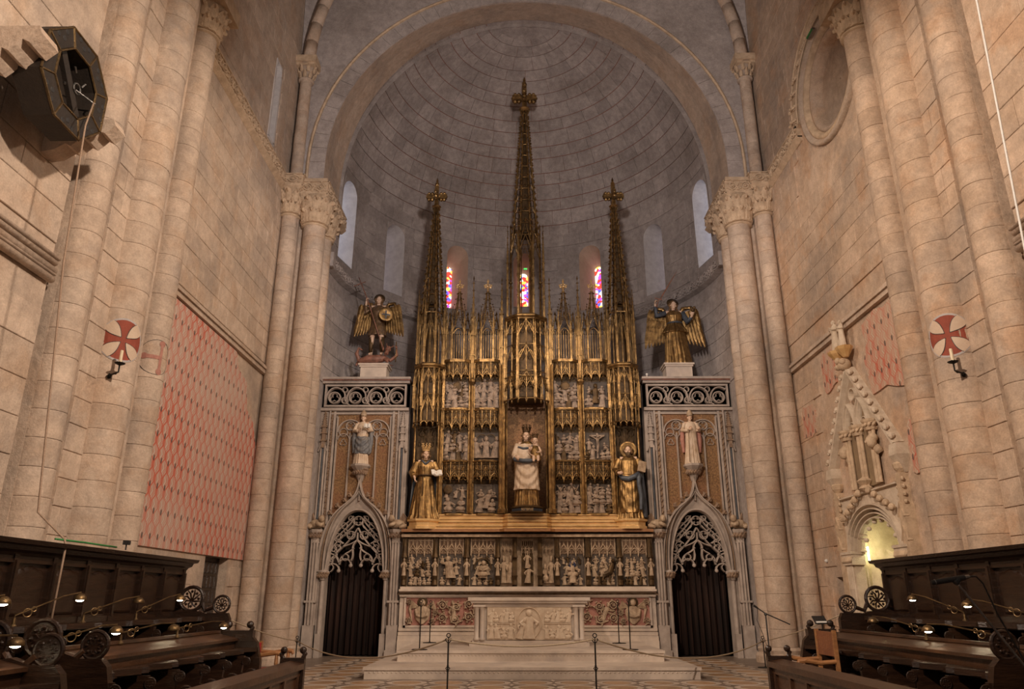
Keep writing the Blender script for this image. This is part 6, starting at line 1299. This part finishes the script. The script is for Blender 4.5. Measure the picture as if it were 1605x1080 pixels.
# upper gable with twin lights
g0 = MB()
for s in (-1, 1): g0.bar([(s * 1.28, 3.95), (0, 5.75)], .12, -.16, .05); 
W(g0, 'gable', 'tombstone')
for s in (-1, 1):
    for i in range(9): f = (i + .6) / 9.4; u, z = s * 1.28 * (1 - f), 3.95 + 1.8 * f; W(MB().ell((u + s * .06, -.14, z + .04), (.065, .06, .06), 7, 5).ell((u + s * .10, -.17, z + .0), .035, 6, 4), 'crocket', 'tombstone')
    W(MB().loft([[(s * 1.28 - .12, -.16, 3.95), (s * 1.28 + .12, -.16, 3.95), (s * 1.28 + .12, .05, 3.95), (s * 1.28 - .12, .05, 3.95)], [(s * 1.28 - .14, -.18, 3.75), (s * 1.28 + .14, -.18, 3.75), (s * 1.28 + .14, .05, 3.75), (s * 1.28 - .14, .05, 3.75)], [(s * 1.28 - .02, -.03, 3.45), (s * 1.28 + .02, -.03, 3.45), (s * 1.28 + .02, .05, 3.45), (s * 1.28 - .02, .05, 3.45)]]), 'gable_corbel', 'tombstone')
    hd_ = MB().ell((s * .56, -.14, 4.15), (.09, .10, .12), 10, 8).ell((s * .56, -.1, 4.22), (.10, .09, .09), 9, 7).ell((s * .56, -.24, 4.14), (.02, .03, .03), 6, 5).tube([(s * .56, -.08, 4.08), (s * .56, 0, 3.95)], [.06, .09], 8); W(hd_, 'head_corbel', 'carved', None, True)
for u0 in (-.24, .24):
    W(MB().prism([(u0 - .19, 3.4), (u0 + .19, 3.4), (u0 + .19, 4.55), (u0, 5.0), (u0 - .19, 4.55)], -.02, .03), 'light_ground', 'brownlight')
    for k, r in enumerate((.235, .185)): W(MB().bar([(u0 - r, 4.5)] + bez((u0 - r, 4.5), (u0 - r, 4.75), (u0 - r * .6, 4.95), (u0, 5.08 - .05 * k), 8)[1:] + bez((u0, 5.08 - .05 * k), (u0 + r * .6, 4.95), (u0 + r, 4.75), (u0 + r, 4.5), 8)[1:], .05, -.13 + .04 * k, .02), 'light_arch', 'tombstone')
    W(MB().bar(arc(u0, 4.62, .09, 0, 360, 12), .03, -.06, .02, True), 'foil', 'tombstone')
for u0 in (-.48, 0, .48):
    sf_ = MB()
    for du in (-.06, 0, .06): sf_.tube([(u0 + du, -.06 - .03 * (du == 0), z) for z in (3.4, 4.4)], .035, 8)
    W(sf_, 'shaft', 'carved'); cp = W(MB().lathe([(.11, 4.38), (.13, 4.42), (.10, 4.46), (.16, 4.54), (.17, 4.58)], 10, (u0, -.06)), 'capital', 'carved')
    for k in range(6): inst(BOSS2, 'leaf_boss', cp, (-.06 - .12 * sin(k * PI / 5), u0 + .13 * cos(k * PI / 5), 4.48), (0, 0, 0), (1.2, 1.2, 1.1))
W(MB().bar(arc(0, 5.22, .12, 0, 360, 14), .04, -.1, .02, True), 'oculus_ring', 'tombstone')
W(MB().ell((0, -.15, 5.85), (.16, .13, .13), 9, 7).ell((.1, -.22, 5.82), .07, 7, 5).ell((-.1, -.22, 5.88), .07, 7, 5).ell((0, -.26, 5.92), .07, 7, 5), 'leaf_knot', 'carved', None, True)
W(MB().loft([ngon(.14, -.16, .05, 5.95, 8), ngon(.14, -.18, .17, 6.1, 8), ngon(.14, -.18, .19, 6.16, 8)]).loft([ngon(-.16, -.16, .05, 5.95, 8), ngon(-.16, -.18, .15, 6.1, 8), ngon(-.16, -.18, .17, 6.16, 8)]), 'gilt_corbel', 'goldbr')
for k, (u, s_, lab) in enumerate(((14.54, .40, 'taller weathered stone statuette with a veil above the tomb gable'), (14.24, .34, 'shorter weathered stone statuette above the tomb gable'))):
    q = Statue('stone_statuette', lab, 'statue', (6.32, u, 6.16), s_, -PI / 2)
    sh = ((-.19, 0, 1.40), (.19, 0, 1.40)); el = ((-.27, -.02, 1.14), (.27, -.02, 1.15)); wr = ((-.08, -.22, 1.14), (.10, -.22, 1.2)); T = q.body('tombstone', sh, el, wr, (((.5, -.5, .7), (-.5, -1, 0)), ((-.3, -.5, .7), (.5, -1, 0))), (.3, .3), tilt=.1); hair(q, T, 'tombstone', .1, 12, 4 + k, True, .02)
    b = robe(MB(), [(0, .26, .2, 0, 0, .2), (.5, .23, .18, 0, 0, .16), (1.0, .19, .15, 0, 0, .08), (1.3, .2, .14, 0, 0, .04), (1.42, .16, .10, 0, .01, .01), (1.46, .09, .07, 0, .01, 0)], k=12, seed=61 + k); b.tube([sh[0], el[0], (-.12, -.18, 1.12)], [.075, .085, .06], 10).tube([sh[1], el[1], (.14, -.18, 1.18)], [.075, .085, .06], 10); q.part(b, 'robe', 'tombstone', .022)
tag(MB().lathe([(.035, 0), (.04, .03), (.02, .06), (.0005, .065)], 12, T=Matrix.Translation((6.5, 16.9, 2.15)) @ Matrix.Rotation(-PI / 2, 4, 'Y')).build('wall_sensor', 'white', None, True), 'small white dome sensor on the right wall near the low recess', 'sensor')

# ================================================================== OCTAGONAL WHEEL CASE
OC = thing('wheel_case', 'dark octagonal wheel case with gilt-edged face on the left choir wall', 'wheel case', (-5.75, 7.67, 7.42))
def oct_(r, x): return [(x, r * cos(rad(22.5 + 45 * k)), r * sin(rad(22.5 + 45 * k))) for k in range(8)]
b = MB(); b.loft([oct_(.70, -.34), oct_(.70, 0), oct_(.43, 0), oct_(.40, -.30), oct_(.02, -.32)], cap=False); b.loft([oct_(.70, -.34), oct_(.02, -.34)], cap=False); b.build('drum', 'plain_panel', OC)
hl = shared(MB().lathe([(.036, .003), (.03, .006), (.001, .006)], 10, T=Matrix.Rotation(PI / 2, 4, 'Y')), 'hole', 'black')
for k in range(8):
    a0, a1 = rad(22.5 + 45 * k), rad(67.5 + 45 * k); am = (a0 + a1) / 2
    P = [(.675, a0 + .02), (.675, a1 - .02), (.45, a1 - .03), (.45, a0 + .03)]
    f = MB().loft([[(.001, r * cos(a), r * sin(a)) for r, a in P], [(.012, r * cos(a), r * sin(a)) for r, a in P]]).build('face_panel', 'plain_panel', OC)
    for u, v in ((-.26, .60), (.0, .53), (.26, .60)): inst(hl, 'hole', f, (.010, v * cos(am + u * .6), v * sin(am + u * .6)))
    tr = MB()
    for (r0, b0), (r1, b1) in (((.69, a0), (.69, a1)), ((.435, a0), (.435, a1)), ((.435, a0), (.69, a0))): tr.tube([(.012, r0 * cos(b0), r0 * sin(b0)), (.012, r1 * cos(b1), r1 * sin(b1))], .016, 6)
    tr.build('gilt_edge', 'brass', f)
MB().box(-.12, -.06, -.055, .055, -.50, .50, Matrix.Rotation(rad(38), 4, 'X')).build('cross_beam', 'plain_panel', OC)
wv = MB()
for k in range(4): a = .4 + k * 1.1; wv.tube([(-.1, .1 + .18 * cos(a), .08 + .18 * sin(a)), (-.08, .1 + .26 * cos(a + .3), .1 + .2 * sin(a + .3))], .014, 6)
wv.tube([(-.05, .12 + .07 * cos(t), .02 + .07 * sin(t)) for t in [i * PI / 5 for i in range(11)]], .011, 6).tube([(-.06, .12, .0), (.10, .30, -.08)], .012, 6); wv.build('wheel_gear', 'chrome', OC)
for k, (y0, y1, zt, hh) in enumerate(((6.72, 7.04, 7.46, .58), (8.36, 8.62, 7.40, .5))):
    c = MB(); P = [(-6.52, zt), (-5.62, zt), (-5.58, zt - .1)]
    for i in range(4):
        x = -5.6 - i * .21; z = zt - .12 - i * (hh - .12) / 4
        P += [(x - .02, z - .02), (x - .10, z - .10), (x - .18, z - .06)] if i < 3 else [(x - .02, z), (x - .1, z - .06)]
    P += [(-6.52, zt - hh)]; o = c.prism(P, y0, y1, 'y').build('stone_corbel', 'stone')
    tag(o, ('roll-moulded stone corbel above and before the octagonal case' if k == 0 else 'smaller roll-moulded stone corbel below the octagonal case'), 'corbel', 'corbels of the wheel case')
tag(MB().tube([(-5.66, 7.95, 7.35), (-5.60, 7.80, 6.9), (-5.45, 7.72, 5.0), (-5.2, 7.78, 2.2), (-4.86, 7.76, 1.93), (-4.83, 7.75, 1.86), (-4.83, 7.74, 1.1)], .011, 6).build('bell_cord', 'cord', None, True), 'thin cord hanging from the octagonal wheel case over the stalls', 'cord')
tag(MB().tube([(5.0, 6.75, 14), (5.0, 6.8, 7.8), (5.0, 7.0, 4.8), (5.0, 7.05, 2.0)], .012, 6).build('hanging_cable', 'white', None, True), 'thin white cable hanging before the right choir wall', 'cable')

# ================================================================== CHOIR STALLS
def ringlet(mb, cx, cz, r, y, solid=False):      # roundel in an X-Z plane at y with leaf work inside
    mb.tube([(cx + r * cos(a), y, cz + r * sin(a)) for a in [i * PI / 10 for i in range(20)]], r * .16, 8, True)
    if solid: mb.lathe([(r * .9, -.012), (r * .9, .012)], 18, T=Matrix.Translation((cx, y, cz)) @ Matrix.Rotation(PI / 2, 4, 'X'))
    for k in range(8):
        a = k * PI / 4 + .3; mb.tube([(cx, y, cz - r * .2), (cx + r * .45 * cos(a), y - .01, cz + r * .45 * sin(a)), (cx + r * .8 * cos(a + .25), y, cz + r * .8 * sin(a + .25))], [r * .06, r * .09, r * .05], 5); mb.ell((cx + r * .62 * cos(a + .5), y - .012, cz + r * .62 * sin(a + .5)), r * .13, 6, 4)
ROS = MB(); ringlet(ROS, 0, 0, .075, 0, True); ROS = shared(ROS, 'arm_roundel', 'wood')
PAN = shared(MB().loft([[(d, u, z) for u, z in [(-.20 + i, .02 + i), (.20 - i, .02 + i), (.20 - i, .40)] + [(.20 * cos(t) * (1 - i * 4), .40 + (.07 + .018 * abs(sin(3 * t))) * sin(t) - i) for t in [q * PI / 12 for q in range(1, 12)]] + [(-.20 + i, .40)]] for d, i in ((0, 0), (.012, .015), (.018, .03))]), 'panel', 'wood')
def stalls(sx, yb, y2, y3):
    s = SD[sx]; X = lambda a, c: (min(sx * a, sx * c), max(sx * a, sx * c)); n = 10; p = .62
    t = thing('choir_stall', f'high-backed dark wood choir stall row with arched panels on the {s}', 'choir stall', (0, 0, 0))
    y0 = yb - n * p
    MB().box(*X(5.06, 4.99), y0, yb, .3, 1.8).build('back_board', 'wood', t); MB().box(*X(5.06, 3.95), y0, yb - .2, 0, .28).build('platform', 'wood', t)
    co = MB(); pf = [(5.1, 1.76), (4.95, 1.74), (4.93, 1.77), (4.88, 1.79), (4.86, 1.83), (4.80, 1.84), (4.78, 1.88), (5.1, 1.88)]
    co.prism([(sx * a, z) for a, z in pf], y0, yb + .07).build('cornice', 'wood', t)
    MB().box(*X(4.99, 4.95), y0, yb, 1.68, 1.76).box(*X(4.99, 4.95), y0, yb, 1.12, 1.18).build('back_rail', 'wood', t)
    for i in range(n + 1): y = y0 + i * p; MB().box(*X(4.99, 4.94), y - .035, y + .035, .3, 1.77).box(*X(4.94, 4.92), y - .02, y + .02, 1.18, 1.7).build('stile', 'wood', t)
    for i in range(n): inst(PAN, 'panel', t, (sx * 4.988, y0 + (i + .5) * p, 1.18), (0, 0, 0 if sx < 0 else PI), (1, 1.15, .98))
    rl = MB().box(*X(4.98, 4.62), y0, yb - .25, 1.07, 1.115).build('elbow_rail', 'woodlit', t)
    el_ = shared(MB().loft([[(x * 1.0, yy, z) for x, yy in [(.0, -.29), (.14, -.31), (.22, -.24), (.15, -.12), (.08, 0), (.15, .12), (.22, .24), (.14, .31), (0, .29)]] for z in (0, .035, .05)]), 'elbow_rest', 'wood')
    for i in range(n):
        y = y0 + i * p; inst(el_, 'elbow_rest', t, (sx * 4.62, y + p / 2 - .0, 1.085), (0, 0, 0 if sx < 0 else PI), (1, 1, 1)) if i < n - 0 else None
        pr = [(4.95, .28), (4.45, .28), (4.42, .5), (4.30, .55), (4.28, .72), (4.42, .80), (4.40, 1.06), (4.95, 1.06)]; dv = MB().prism([(sx * a, z) for a, z in pr], y - .03, y + .03).build('divider', 'wood', t); inst(ROS, 'arm_roundel', dv, (sx * 4.30, y - .04, .75), (0, 0, 0)); inst(ROS, 'arm_roundel', dv, (sx * 4.36, y - .04, .98), (0, 0, 0), (.6, .6, .6))
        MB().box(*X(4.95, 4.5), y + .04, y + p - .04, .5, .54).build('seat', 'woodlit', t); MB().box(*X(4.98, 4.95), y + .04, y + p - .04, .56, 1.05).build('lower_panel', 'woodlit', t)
    e = MB(); ye = yb - .22
    P = [(5.0, 0), (5.0, 1.16), (4.86, 1.22), (4.56, 1.20), (4.50, 1.17), (4.44, 1.18), (4.2, 1.18), (4.16, 1.1), (4.16, 0)]; e.prism([(sx * a, z) for a, z in P], ye, ye + .08); e = e.build('end_panel', 'wood', t)
    for cx, cz, r in ((4.72, 1.36, .155), (4.30, 1.29, .11)): b = MB(); ringlet(b, sx * cx, cz, r, ye + .04); b.build('pierced_roundel', 'wood', e)
    b = MB().tube([(sx * (4.72 - .15), ye + .04, 1.30), (sx * 4.52, ye + .04, 1.21), (sx * (4.30 + .11), ye + .04, 1.25)], .03, 7).build('scroll_neck', 'wood', e)
    # lower row with desk
    t = thing('choir_stall', f'lower dark wood stall row with sloping book desk on the {s}', 'choir stall', (0, 0, 0)); ya = 6.5 if sx < 0 else 6.55
    def row(ya, yb_, rings, tt):
        MB().prism([(sx * 4.08, .92), (sx * 3.80, .86), (sx * 3.80, .89), (sx * 4.08, .95)], ya, yb_).build('desk_board', 'woodlit', tt); MB().prism([(sx * 4.10, .95), (sx * 4.05, .95), (sx * 4.05, .98), (sx * 4.10, .98)], ya, yb_).build('desk_ledge', 'woodlit', tt)
        MB().box(*X(3.90, 3.84), ya, yb_, .0, .88).build('desk_back', 'woodlit', tt); MB().box(*X(3.98, 3.3), ya, yb_, 0, .12).build('platform', 'wood', tt)
        MB().box(*X(3.92, 3.66), ya, yb_, .72, .755).build('elbow_rail', 'wood', tt); k = round((yb_ - ya) / .6); pp = (yb_ - ya) / k
        for i in range(k):
            y = ya + i * pp; inst(el_, 'elbow_rest', tt, (sx * 3.76, y + pp / 2, .735), (0, 0, 0 if sx < 0 else PI), (1, pp / .62, 1))
            pr = [(3.93, .12), (3.55, .12), (3.52, .32), (3.40, .36), (3.38, .48), (3.52, .54), (3.50, .72), (3.93, .72)]; dv = MB().prism([(sx * a, z) for a, z in pr], y - .025, y + .025).build('divider', 'wood', tt); inst(ROS, 'arm_roundel', dv, (sx * 3.40, y - .03, .50)); inst(ROS, 'arm_roundel', dv, (sx * 3.47, y - .03, .66), (0, 0, 0), (.6, .6, .6))
            MB().box(*X(3.92, 3.56), y + .03, y + pp - .03, .36, .39).build('seat', 'woodlit', tt); MB().lathe([(.03, .12), (.03, .3), (.018, .33), (.025, .5), (.018, .6), (.03, .72)], 9, (sx * 3.6, y)).build('baluster', 'wood', tt)
            tb = MB()
            tb.tube([(sx * (3.42 + .02), y + pp / 2 + .22 * cos(a_), .40 + .05 * sin(a_)) for a_ in [PI * q_ / 8 for q_ in range(9)]], .014, 6); tb.build('seat_lip', 'wood', tt)
        for (ye, poppy) in rings:
            e = MB().prism([(sx * a, z) for a, z in ((4.1, 0), (4.1, .93), (3.95, .95), (3.8, .9), (3.62, .9), (3.56, .84), (3.5, .6), (3.5, 0))], ye - .04, ye + .04).build('end_panel', 'wood', tt)
            if poppy:
                b = MB().box(*X(4.0, 3.62), ye - .05, ye + .05, .85, .98)
                for xx in (3.95, 3.68): b.tube([(sx * xx, ye, .95), (sx * (xx + (.03 if xx > 3.8 else -.03)), ye, 1.0), (sx * xx, ye, 1.04)], [.03, .025, .02], 7).ell((sx * xx, ye, 1.05), (.045, .045, .045), 9, 7).ell((sx * (xx + (.035 if xx > 3.8 else -.035)), ye, 1.01), .025, 7, 5)
                b.build('poppyhead', 'wood', e)
            else:
                for cx, cz, r in ((3.70, 1.0, .105), (4.14, 1.05, .14)): b = MB(); ringlet(b, sx * cx, cz, r, ye, True); b.build('roundel', 'wood', e)
                MB().tube([(sx * 4.02, ye, .98), (sx * 3.95, ye, .90), (sx * 3.85, ye, .90), (sx * 3.78, ye, .96)], .028, 8).build('scroll_neck', 'woodlit', e)
                cv = MB()
                for q_ in range(4): cv.bar([(sx * (3.56 + .13 * q_), .5), (sx * (3.62 + .13 * q_), .62), (sx * (3.68 + .13 * q_), .5), (sx * (3.62 + .13 * q_), .38), (sx * (3.56 + .13 * q_), .5)], .02, ye - .065, ye - .03)
                cv.build('carved_lozenges', 'wood', e)
    row(ya, y2, ((ya, False), (y2, True)), t)
    t = thing('choir_stall', f'foreground lower stall row with carved roundel end, cut off by the frame on the {s}', 'choir stall', (0, 0, 0)); row(4.1, 5.86 if sx < 0 else 5.9, ((5.86 if sx < 0 else 5.9, False),), t)
    # front bench
    t = thing('choir_bench', f'low panelled front bench with poppyhead end on the {s}', 'bench', (0, 0, 0))
    MB().box(*X(2.82, 2.76), 4.2, y3, 0, .6).build('bench_board', 'woodlit', t); MB().prism([(sx * 2.95, .6), (sx * 2.70, .6), (sx * 2.70, .66), (sx * 2.86, .69), (sx * 2.95, .66)], 4.2, y3).build('top_rail', 'woodlit', t); MB().box(*X(2.76, 2.735), 4.2, y3, 0, .1).box(*X(2.76, 2.735), 4.2, y3, .53, .6).build('front_rail', 'woodlit', t)
    for i in range(10): y = y3 - .06 - i * .5; MB().box(*X(2.76, 2.735), y - .03, y + .03, .1, .53).build('stile', 'woodlit', t)
    MB().box(*X(2.95, 2.82), 4.2, y3 - .05, .08, .12).build('kneeler', 'wood', t)
    e = MB().box(*X(2.98, 2.70), y3, y3 + .07, 0, .72).build('bench_end', 'wood', t); b = MB()
    for xx in (2.95, 2.73): b.tube([(sx * xx, y3 + .035, .70), (sx * (xx + (.02 if xx > 2.85 else -.02)), y3 + .035, .75), (sx * xx, y3 + .035, .80)], [.03, .024, .02], 7).ell((sx * xx, y3 + .035, .80), (.04, .04, .04), 9, 7).ell((sx * (xx + (.03 if xx > 2.85 else -.03)), y3 + .035, .76), .022, 7, 5)
    b.build('poppyhead', 'wood', e)
stalls(-1, 10.92, 10.15, 9.2); stalls(1, 11.1, 10.72, 9.55)
# ---- book lamps on the stalls
def book_lamp(bx_, by, bz, hx, hy, hz, lit, label):
    t = thing('book_lamp', label, 'lamp', (bx_, by, bz)); h = Vector((hx - bx_, hy - by, hz - bz))
    MB().lathe([(.03, 0), (.03, .012), (.014, .03), (.012, .08)], 10).build('lamp_base', 'brass', t)
    k = Vector((0, 0, .10)); m_ = k.lerp(h, .72) + Vector((0, 0, .06)); MB().tube([(0, 0, .06), k, m_, h + Vector((0, 0, .055)), h + Vector((0, 0, .03))], .007, 6).build('lamp_arm', 'brass', t)
    sc = MB(); d = (m_ - k); d.z = 0; d.normalize(); c = k.lerp(m_, .25) + Vector((0, 0, -.02))
    sc.tube([c + d * (.035 * cos(a)) + Vector((0, 0, .035 * sin(a))) for a in [i * PI / 6 for i in range(12)]], .005, 5, True); sc.tube([c + d * (.02 * cos(a) + .05) + Vector((0, 0, .02 * sin(a) + .03)) for a in [i * PI / 6 for i in range(12)]], .004, 5, True); sc.build('scroll_bracket', 'brass', t)
    s_ = MB().lathe([(.012, .045), (.03, .04), (.05, .02), (.062, -.012), (.06, -.014), (.046, .016), (.026, .034), (.01, .038)], 18, (h.x, h.y), T=Matrix.Translation((0, 0, h.z))).build('lamp_shade', 'brass', t, True)
    if lit: MB().ell((h.x, h.y, h.z - .012), (.036, .036, .016), 10, 6).build('bulb', 'bulb', t, True)
    else: MB().ell((h.x, h.y, h.z + .004), (.025, .025, .012), 10, 6).build('bulb', 'white', t, True)
LP = [(-4.66, 5.75, 1.12, -4.35, 6.23, 1.33, 1, 'lit brass book lamp at the cut-off near end of the left high stalls'), (-4.66, 6.9, 1.12, -4.35, 7.32, 1.36, 1, 'lit brass book lamp on the left high stalls beside the hanging cord'),
      (-4.66, 8.0, 1.12, -4.35, 8.47, 1.33, 0, 'unlit brass book lamp on the left high stalls'), (-4.66, 9.1, 1.12, -4.35, 9.5, 1.36, 1, 'lit brass book lamp by the pierced end roundel of the left high stalls'),
      (-4.05, 5.2, .95, -3.75, 5.54, 1.06, 1, 'lit brass book lamp behind the foreground carved roundels'), (-4.05, 6.6, .95, -3.75, 6.9, 1.09, 1, 'lit brass book lamp beside the carved lozenge end panel'),
      (-4.05, 7.6, .95, -3.75, 8.05, 1.07, 0, 'unlit brass book lamp on the left lower desk'), (-4.05, 8.85, .95, -3.75, 9.42, 1.05, 1, 'lit brass book lamp near the far end of the left lower desk'),
      (4.66, 8.75, 1.12, 4.35, 9.21, 1.36, 1, 'lit brass book lamp farther along the right high stalls'), (4.66, 7.65, 1.12, 4.35, 8.11, 1.30, 1, 'lit brass book lamp right behind the large microphone'),
      (4.05, 8.45, .95, 3.75, 8.98, 1.12, 0, 'unlit brass book lamp on the right lower desk'), (4.05, 7.25, .95, 3.75, 7.81, 1.07, 1, 'lit brass book lamp on the right lower desk')]
for a in LP: book_lamp(*a)
# ---- stanchions and ropes
def stanchion(x, y, z, h, label, knot=True):
    t = thing('stanchion', label, 'stanchion', (x, y, z), 'iron rope stanchions'); MB().lathe([(.16, 0), (.16, .012), (.03, .02), (.012, .03), (.012, h - .12)], 14).build('post', 'iron', t)
    b = MB().tube([(.028 * cos(a), 0, h - .03 + .028 * sin(a)) for a in [i * PI / 8 for i in range(16)]], .008, 6, True)
    for s in (-1, 1): b.tube([(0, 0, h - .14), (s * .03, 0, h - .11), (s * .045, 0, h - .085), (s * .03, 0, h - .07)], .007, 6)
    b.tube([(0, 0, h - .14), (0, 0, h - .055)], .010, 6); b.build('ring_head', 'iron', t)
    if knot:
        b = MB()
        for s in (-1, 1): b.tube([(0, 0, h * .42), (s * .03, 0, h * .455), (0, 0, h * .49)], .008, 6)
        b.lathe([(.018, h * .41), (.018, h * .42)], 8).lathe([(.018, h * .49), (.018, h * .5)], 8); b.build('open_knot', 'iron', t)
stanchion(-1.28, 11.8, 0, .88, 'iron rope stanchion with ring head before the altar steps, the left of the front pair'); stanchion(.88, 11.8, 0, .88, 'iron rope stanchion with ring head before the altar steps, the right of the front pair')
stanchion(-2.22, 16.05, .4, .95, 'iron post on the step in front of the left red relief, nearer the camera', False); stanchion(-2.3, 18.6, .4, .93, 'iron post close to the left red relief, farther from the camera', False)
stanchion(2.0, 16.05, .4, .97, 'iron post on the step in front of the right red relief, nearer the camera', False); stanchion(2.08, 18.4, .4, .95, 'iron post close to the right red relief, farther from the camera', False)
stanchion(-4.95, 17.0, 0, .62, 'short iron post at the foot of the left arch pier', False); stanchion(4.95, 17.0, 0, .62, 'short iron post at the foot of the right arch pier', False)
def rope(p, q, sag, label, r=.012):
    p, q = Vector(p), Vector(q); P = [p.lerp(q, i / 14) - Vector((0, 0, sag * 4 * (i / 14) * (1 - i / 14))) for i in range(15)]
    tag(MB().tube(P, r, 6).build('barrier_rope', 'rope', None, True), label, 'rope', 'barrier ropes')
rope((-1.28, 11.8, .80), (.88, 11.8, .80), .10, 'cream barrier rope sagging between the two front stanchions'); rope((-4.95, 17.0, .52), (-1.28, 11.8, .80), .30, 'cream barrier rope from the left arch pier to the front stanchion'); rope((.88, 11.8, .80), (4.95, 17.0, .52), .30, 'cream barrier rope from the front stanchion to the right arch pier')
rope((-4.2, 10.78, 1.1), (-4.95, 17.0, .52), .04, 'cream barrier rope from the left stall end to the arch pier', .009); rope((4.2, 10.96, 1.15), (4.95, 17.0, .52), .04, 'cream barrier rope from the right stall end to the arch pier', .009)
# ---- chairs
def armchair(x, y, rz, label, um, wm, back):
    t = thing('armchair', label, 'chair', (x, y, 0), None, None, rz); t.scale = (1, .85, 1)     # faces +Y
    for sx in (-1, 1):
        MB().lathe([(.022, 0), (.03, .03), (.02, .06), (.028, .18), (.02, .3), (.03, .42), (.02, .5), (.028, .58), (.022, .68)], 10, (sx * .26, .22)).build('leg', wm, t); MB().box(sx * .26 - .022, sx * .26 + .022, -.25, -.205, 0, back).build('leg', wm, t)
        MB().tube([(sx * .26, -.23, .69), (sx * .26, .0, .675), (sx * .26, .2, .70), (sx * .26, .28, .69), (sx * .26, .30, .655)], [.024, .026, .03, .03, .022], 9).build('armrest', wm, t); MB().box(sx * .26 - .015, sx * .26 + .015, -.2, .22, .14, .18).build('stretcher', wm, t)
    MB().box(-.27, .27, -.23, .24, .40, .45).build('seat_frame', wm, t); MB().ell((0, 0, .465), (.25, .22, .045), 16, 8).build('seat', um, t, True); MB().box(-.25, .25, -.245, -.215, back - .28, back - .02).build('backrest', um, t)
    for sx in (-1, 1):
        st_ = MB()
        for i in range(6): st_.ell((sx * .245, -.212, back - .26 + i * .045), .010, 6, 4)
        st_.build('stud_row', 'brass', t)
armchair(3.14, 9.35, PI / 2, 'honey wood armchair with brown leather back before the right stalls', 'leather', 'chair', 1.02); armchair(-3.55, 10.6, -PI / 2, 'wooden armchair with crimson seat before the left stalls', 'velvet', 'chair', .82)
# ---- microphones and small things
t = thing('microphone_stand', 'slender black boom microphone stand beside the leather armchair', 'microphone stand', (3.15, 10.9, 0)); b = MB().tube([(0, 0, .05), (0, 0, 1.15)], .010, 8)
b.build('pole', 'black', t)
for k in range(3): MB().tube([(0, 0, .12), (.2 * cos(k * 2.1 + .4), .2 * sin(k * 2.1 + .4), .01)], .008, 6).build('leg', 'black', t)
MB().ell((0, 0, 1.16), .022, 8, 6).build('clutch', 'black', t); MB().tube([(-.10, 0, 1.24), (0, 0, 1.17), (.32, 0, 1.03)], .008, 6).build('boom', 'black', t); MB().tube([(-.15, 0, 1.275), (-.10, 0, 1.24)], [.016, .012], 8).build('microphone', 'black', t); MB().tube([(-.10, 0, 1.23), (-.12, .01, 1.08), (-.06, .01, .9), (-.01, 0, .7)], .004, 5).build('cable', 'black', t)
t = thing('microphone_stand', 'large black condenser microphone on a grey boom in the right foreground', 'microphone stand', (2.55, 4.0, 0)); L_ = lambda p: tuple(Vector(p) - Vector((2.55, 4.0, 0)))
MB().lathe([(.15, 0), (.15, .015), (.02, .03)], 18).build('foot', 'black', t); MB().tube([(0, 0, .02), (0, 0, .55)], .010, 8).build('pole', 'chrome', t); MB().ell((0, 0, .56), .025, 8, 6).build('clutch', 'black', t); MB().tube([(0, 0, .56), L_((1.985, 4.0, 1.42))], .0065, 8).build('boom', 'chrome', t)
m_ = MB().tube([L_((1.845, 4.0, 1.432)), L_((1.86, 4.0, 1.4335)), L_((1.861, 4, 1.434)), L_((2.02, 4, 1.458))], [.011, .0115, .0135, .013], 12).build('microphone', 'black', t); MB().tube([L_((1.862, 4, 1.434)), L_((1.866, 4, 1.4346))], .0142, 12).build('silver_ring', 'chrome', m_); MB().tube([L_((2.02, 4, 1.458)), L_((2.045, 4, 1.462))], [.0105, .009], 10).build('connector', 'chrome', m_)
MB().tube([L_((2.045, 4, 1.462)), L_((2.08, 4, 1.463)), L_((2.12, 4.02, 1.43)), L_((2.17, 4.03, 1.28)), L_((2.25, 4.03, 1.08)), L_((2.5, 4.03, .5))], .0045, 6).build('cable', 'black', t); MB().tube([L_((1.965, 4, 1.43)), L_((1.985, 4, 1.45))], .017, 10).build('clip', 'black', t)
t = thing('music_stand', 'small black book rest with open sheets at the right lower stall end', 'book rest', (3.84, 10.72, .98)); MB().tube([(0, 0, 0), (0, 0, .06)], .01, 6).build('stem', 'iron', t); xf(MB().box(-.10, .10, -.008, .008, 0, .12), TR_((0, 0, .06), -35, 0, 20)).build('rest', 'black', t); xf(MB().box(-.09, .09, -.014, -.009, .01, .035), TR_((0, 0, .06), -35, 0, 20)).build('sheet', 'white', t)
t = thing('floodlight', 'tiny black floodlight on a post above the left stall cornice', 'floodlight', (-4.93, 9.15, 1.91)); MB().tube([(0, 0, 0), (0, 0, .06)], .008, 6).build('post', 'black', t); MB().box(-.03, .03, -.035, .035, .06, .11).box(.03, .036, -.028, .028, .067, .103).build('lamp_head', 'black', t)
tag(MB().tube([(-4.86, 7.6, 1.922), (-4.88, 7.9, 1.925), (-4.84, 8.1, 1.922), (-4.87, 8.5, 1.922), (-4.86, 8.8, 1.92)], .010, 6).build('loose_cable', 'green', None, True), 'loose green cable lying on top of the left stall cornice', 'cable')
t = thing('green_lamp', 'small green glass strip lamp at the top of the blind oculus', 'lamp', (6.35, 13.55, 13.35)); MB().box(-.03, .03, -.16, .16, -.03, .03).build('lamp_case', 'chrome', t); MB().tube([(-.035, -.14, 0), (-.035, .14, 0)], .025, 8).build('glass_tube', 'green', t)
t = thing('security_camera', 'tiny white camera on the right portal cornice', 'camera', (3.32, 19.65, 7.14)); MB().lathe([(.03, 0), (.02, .02), (.01, .05)], 8).build('mount', 'white', t); MB().ell((0, -.01, .07), .035, 9, 7).build('dome', 'white', t, True)
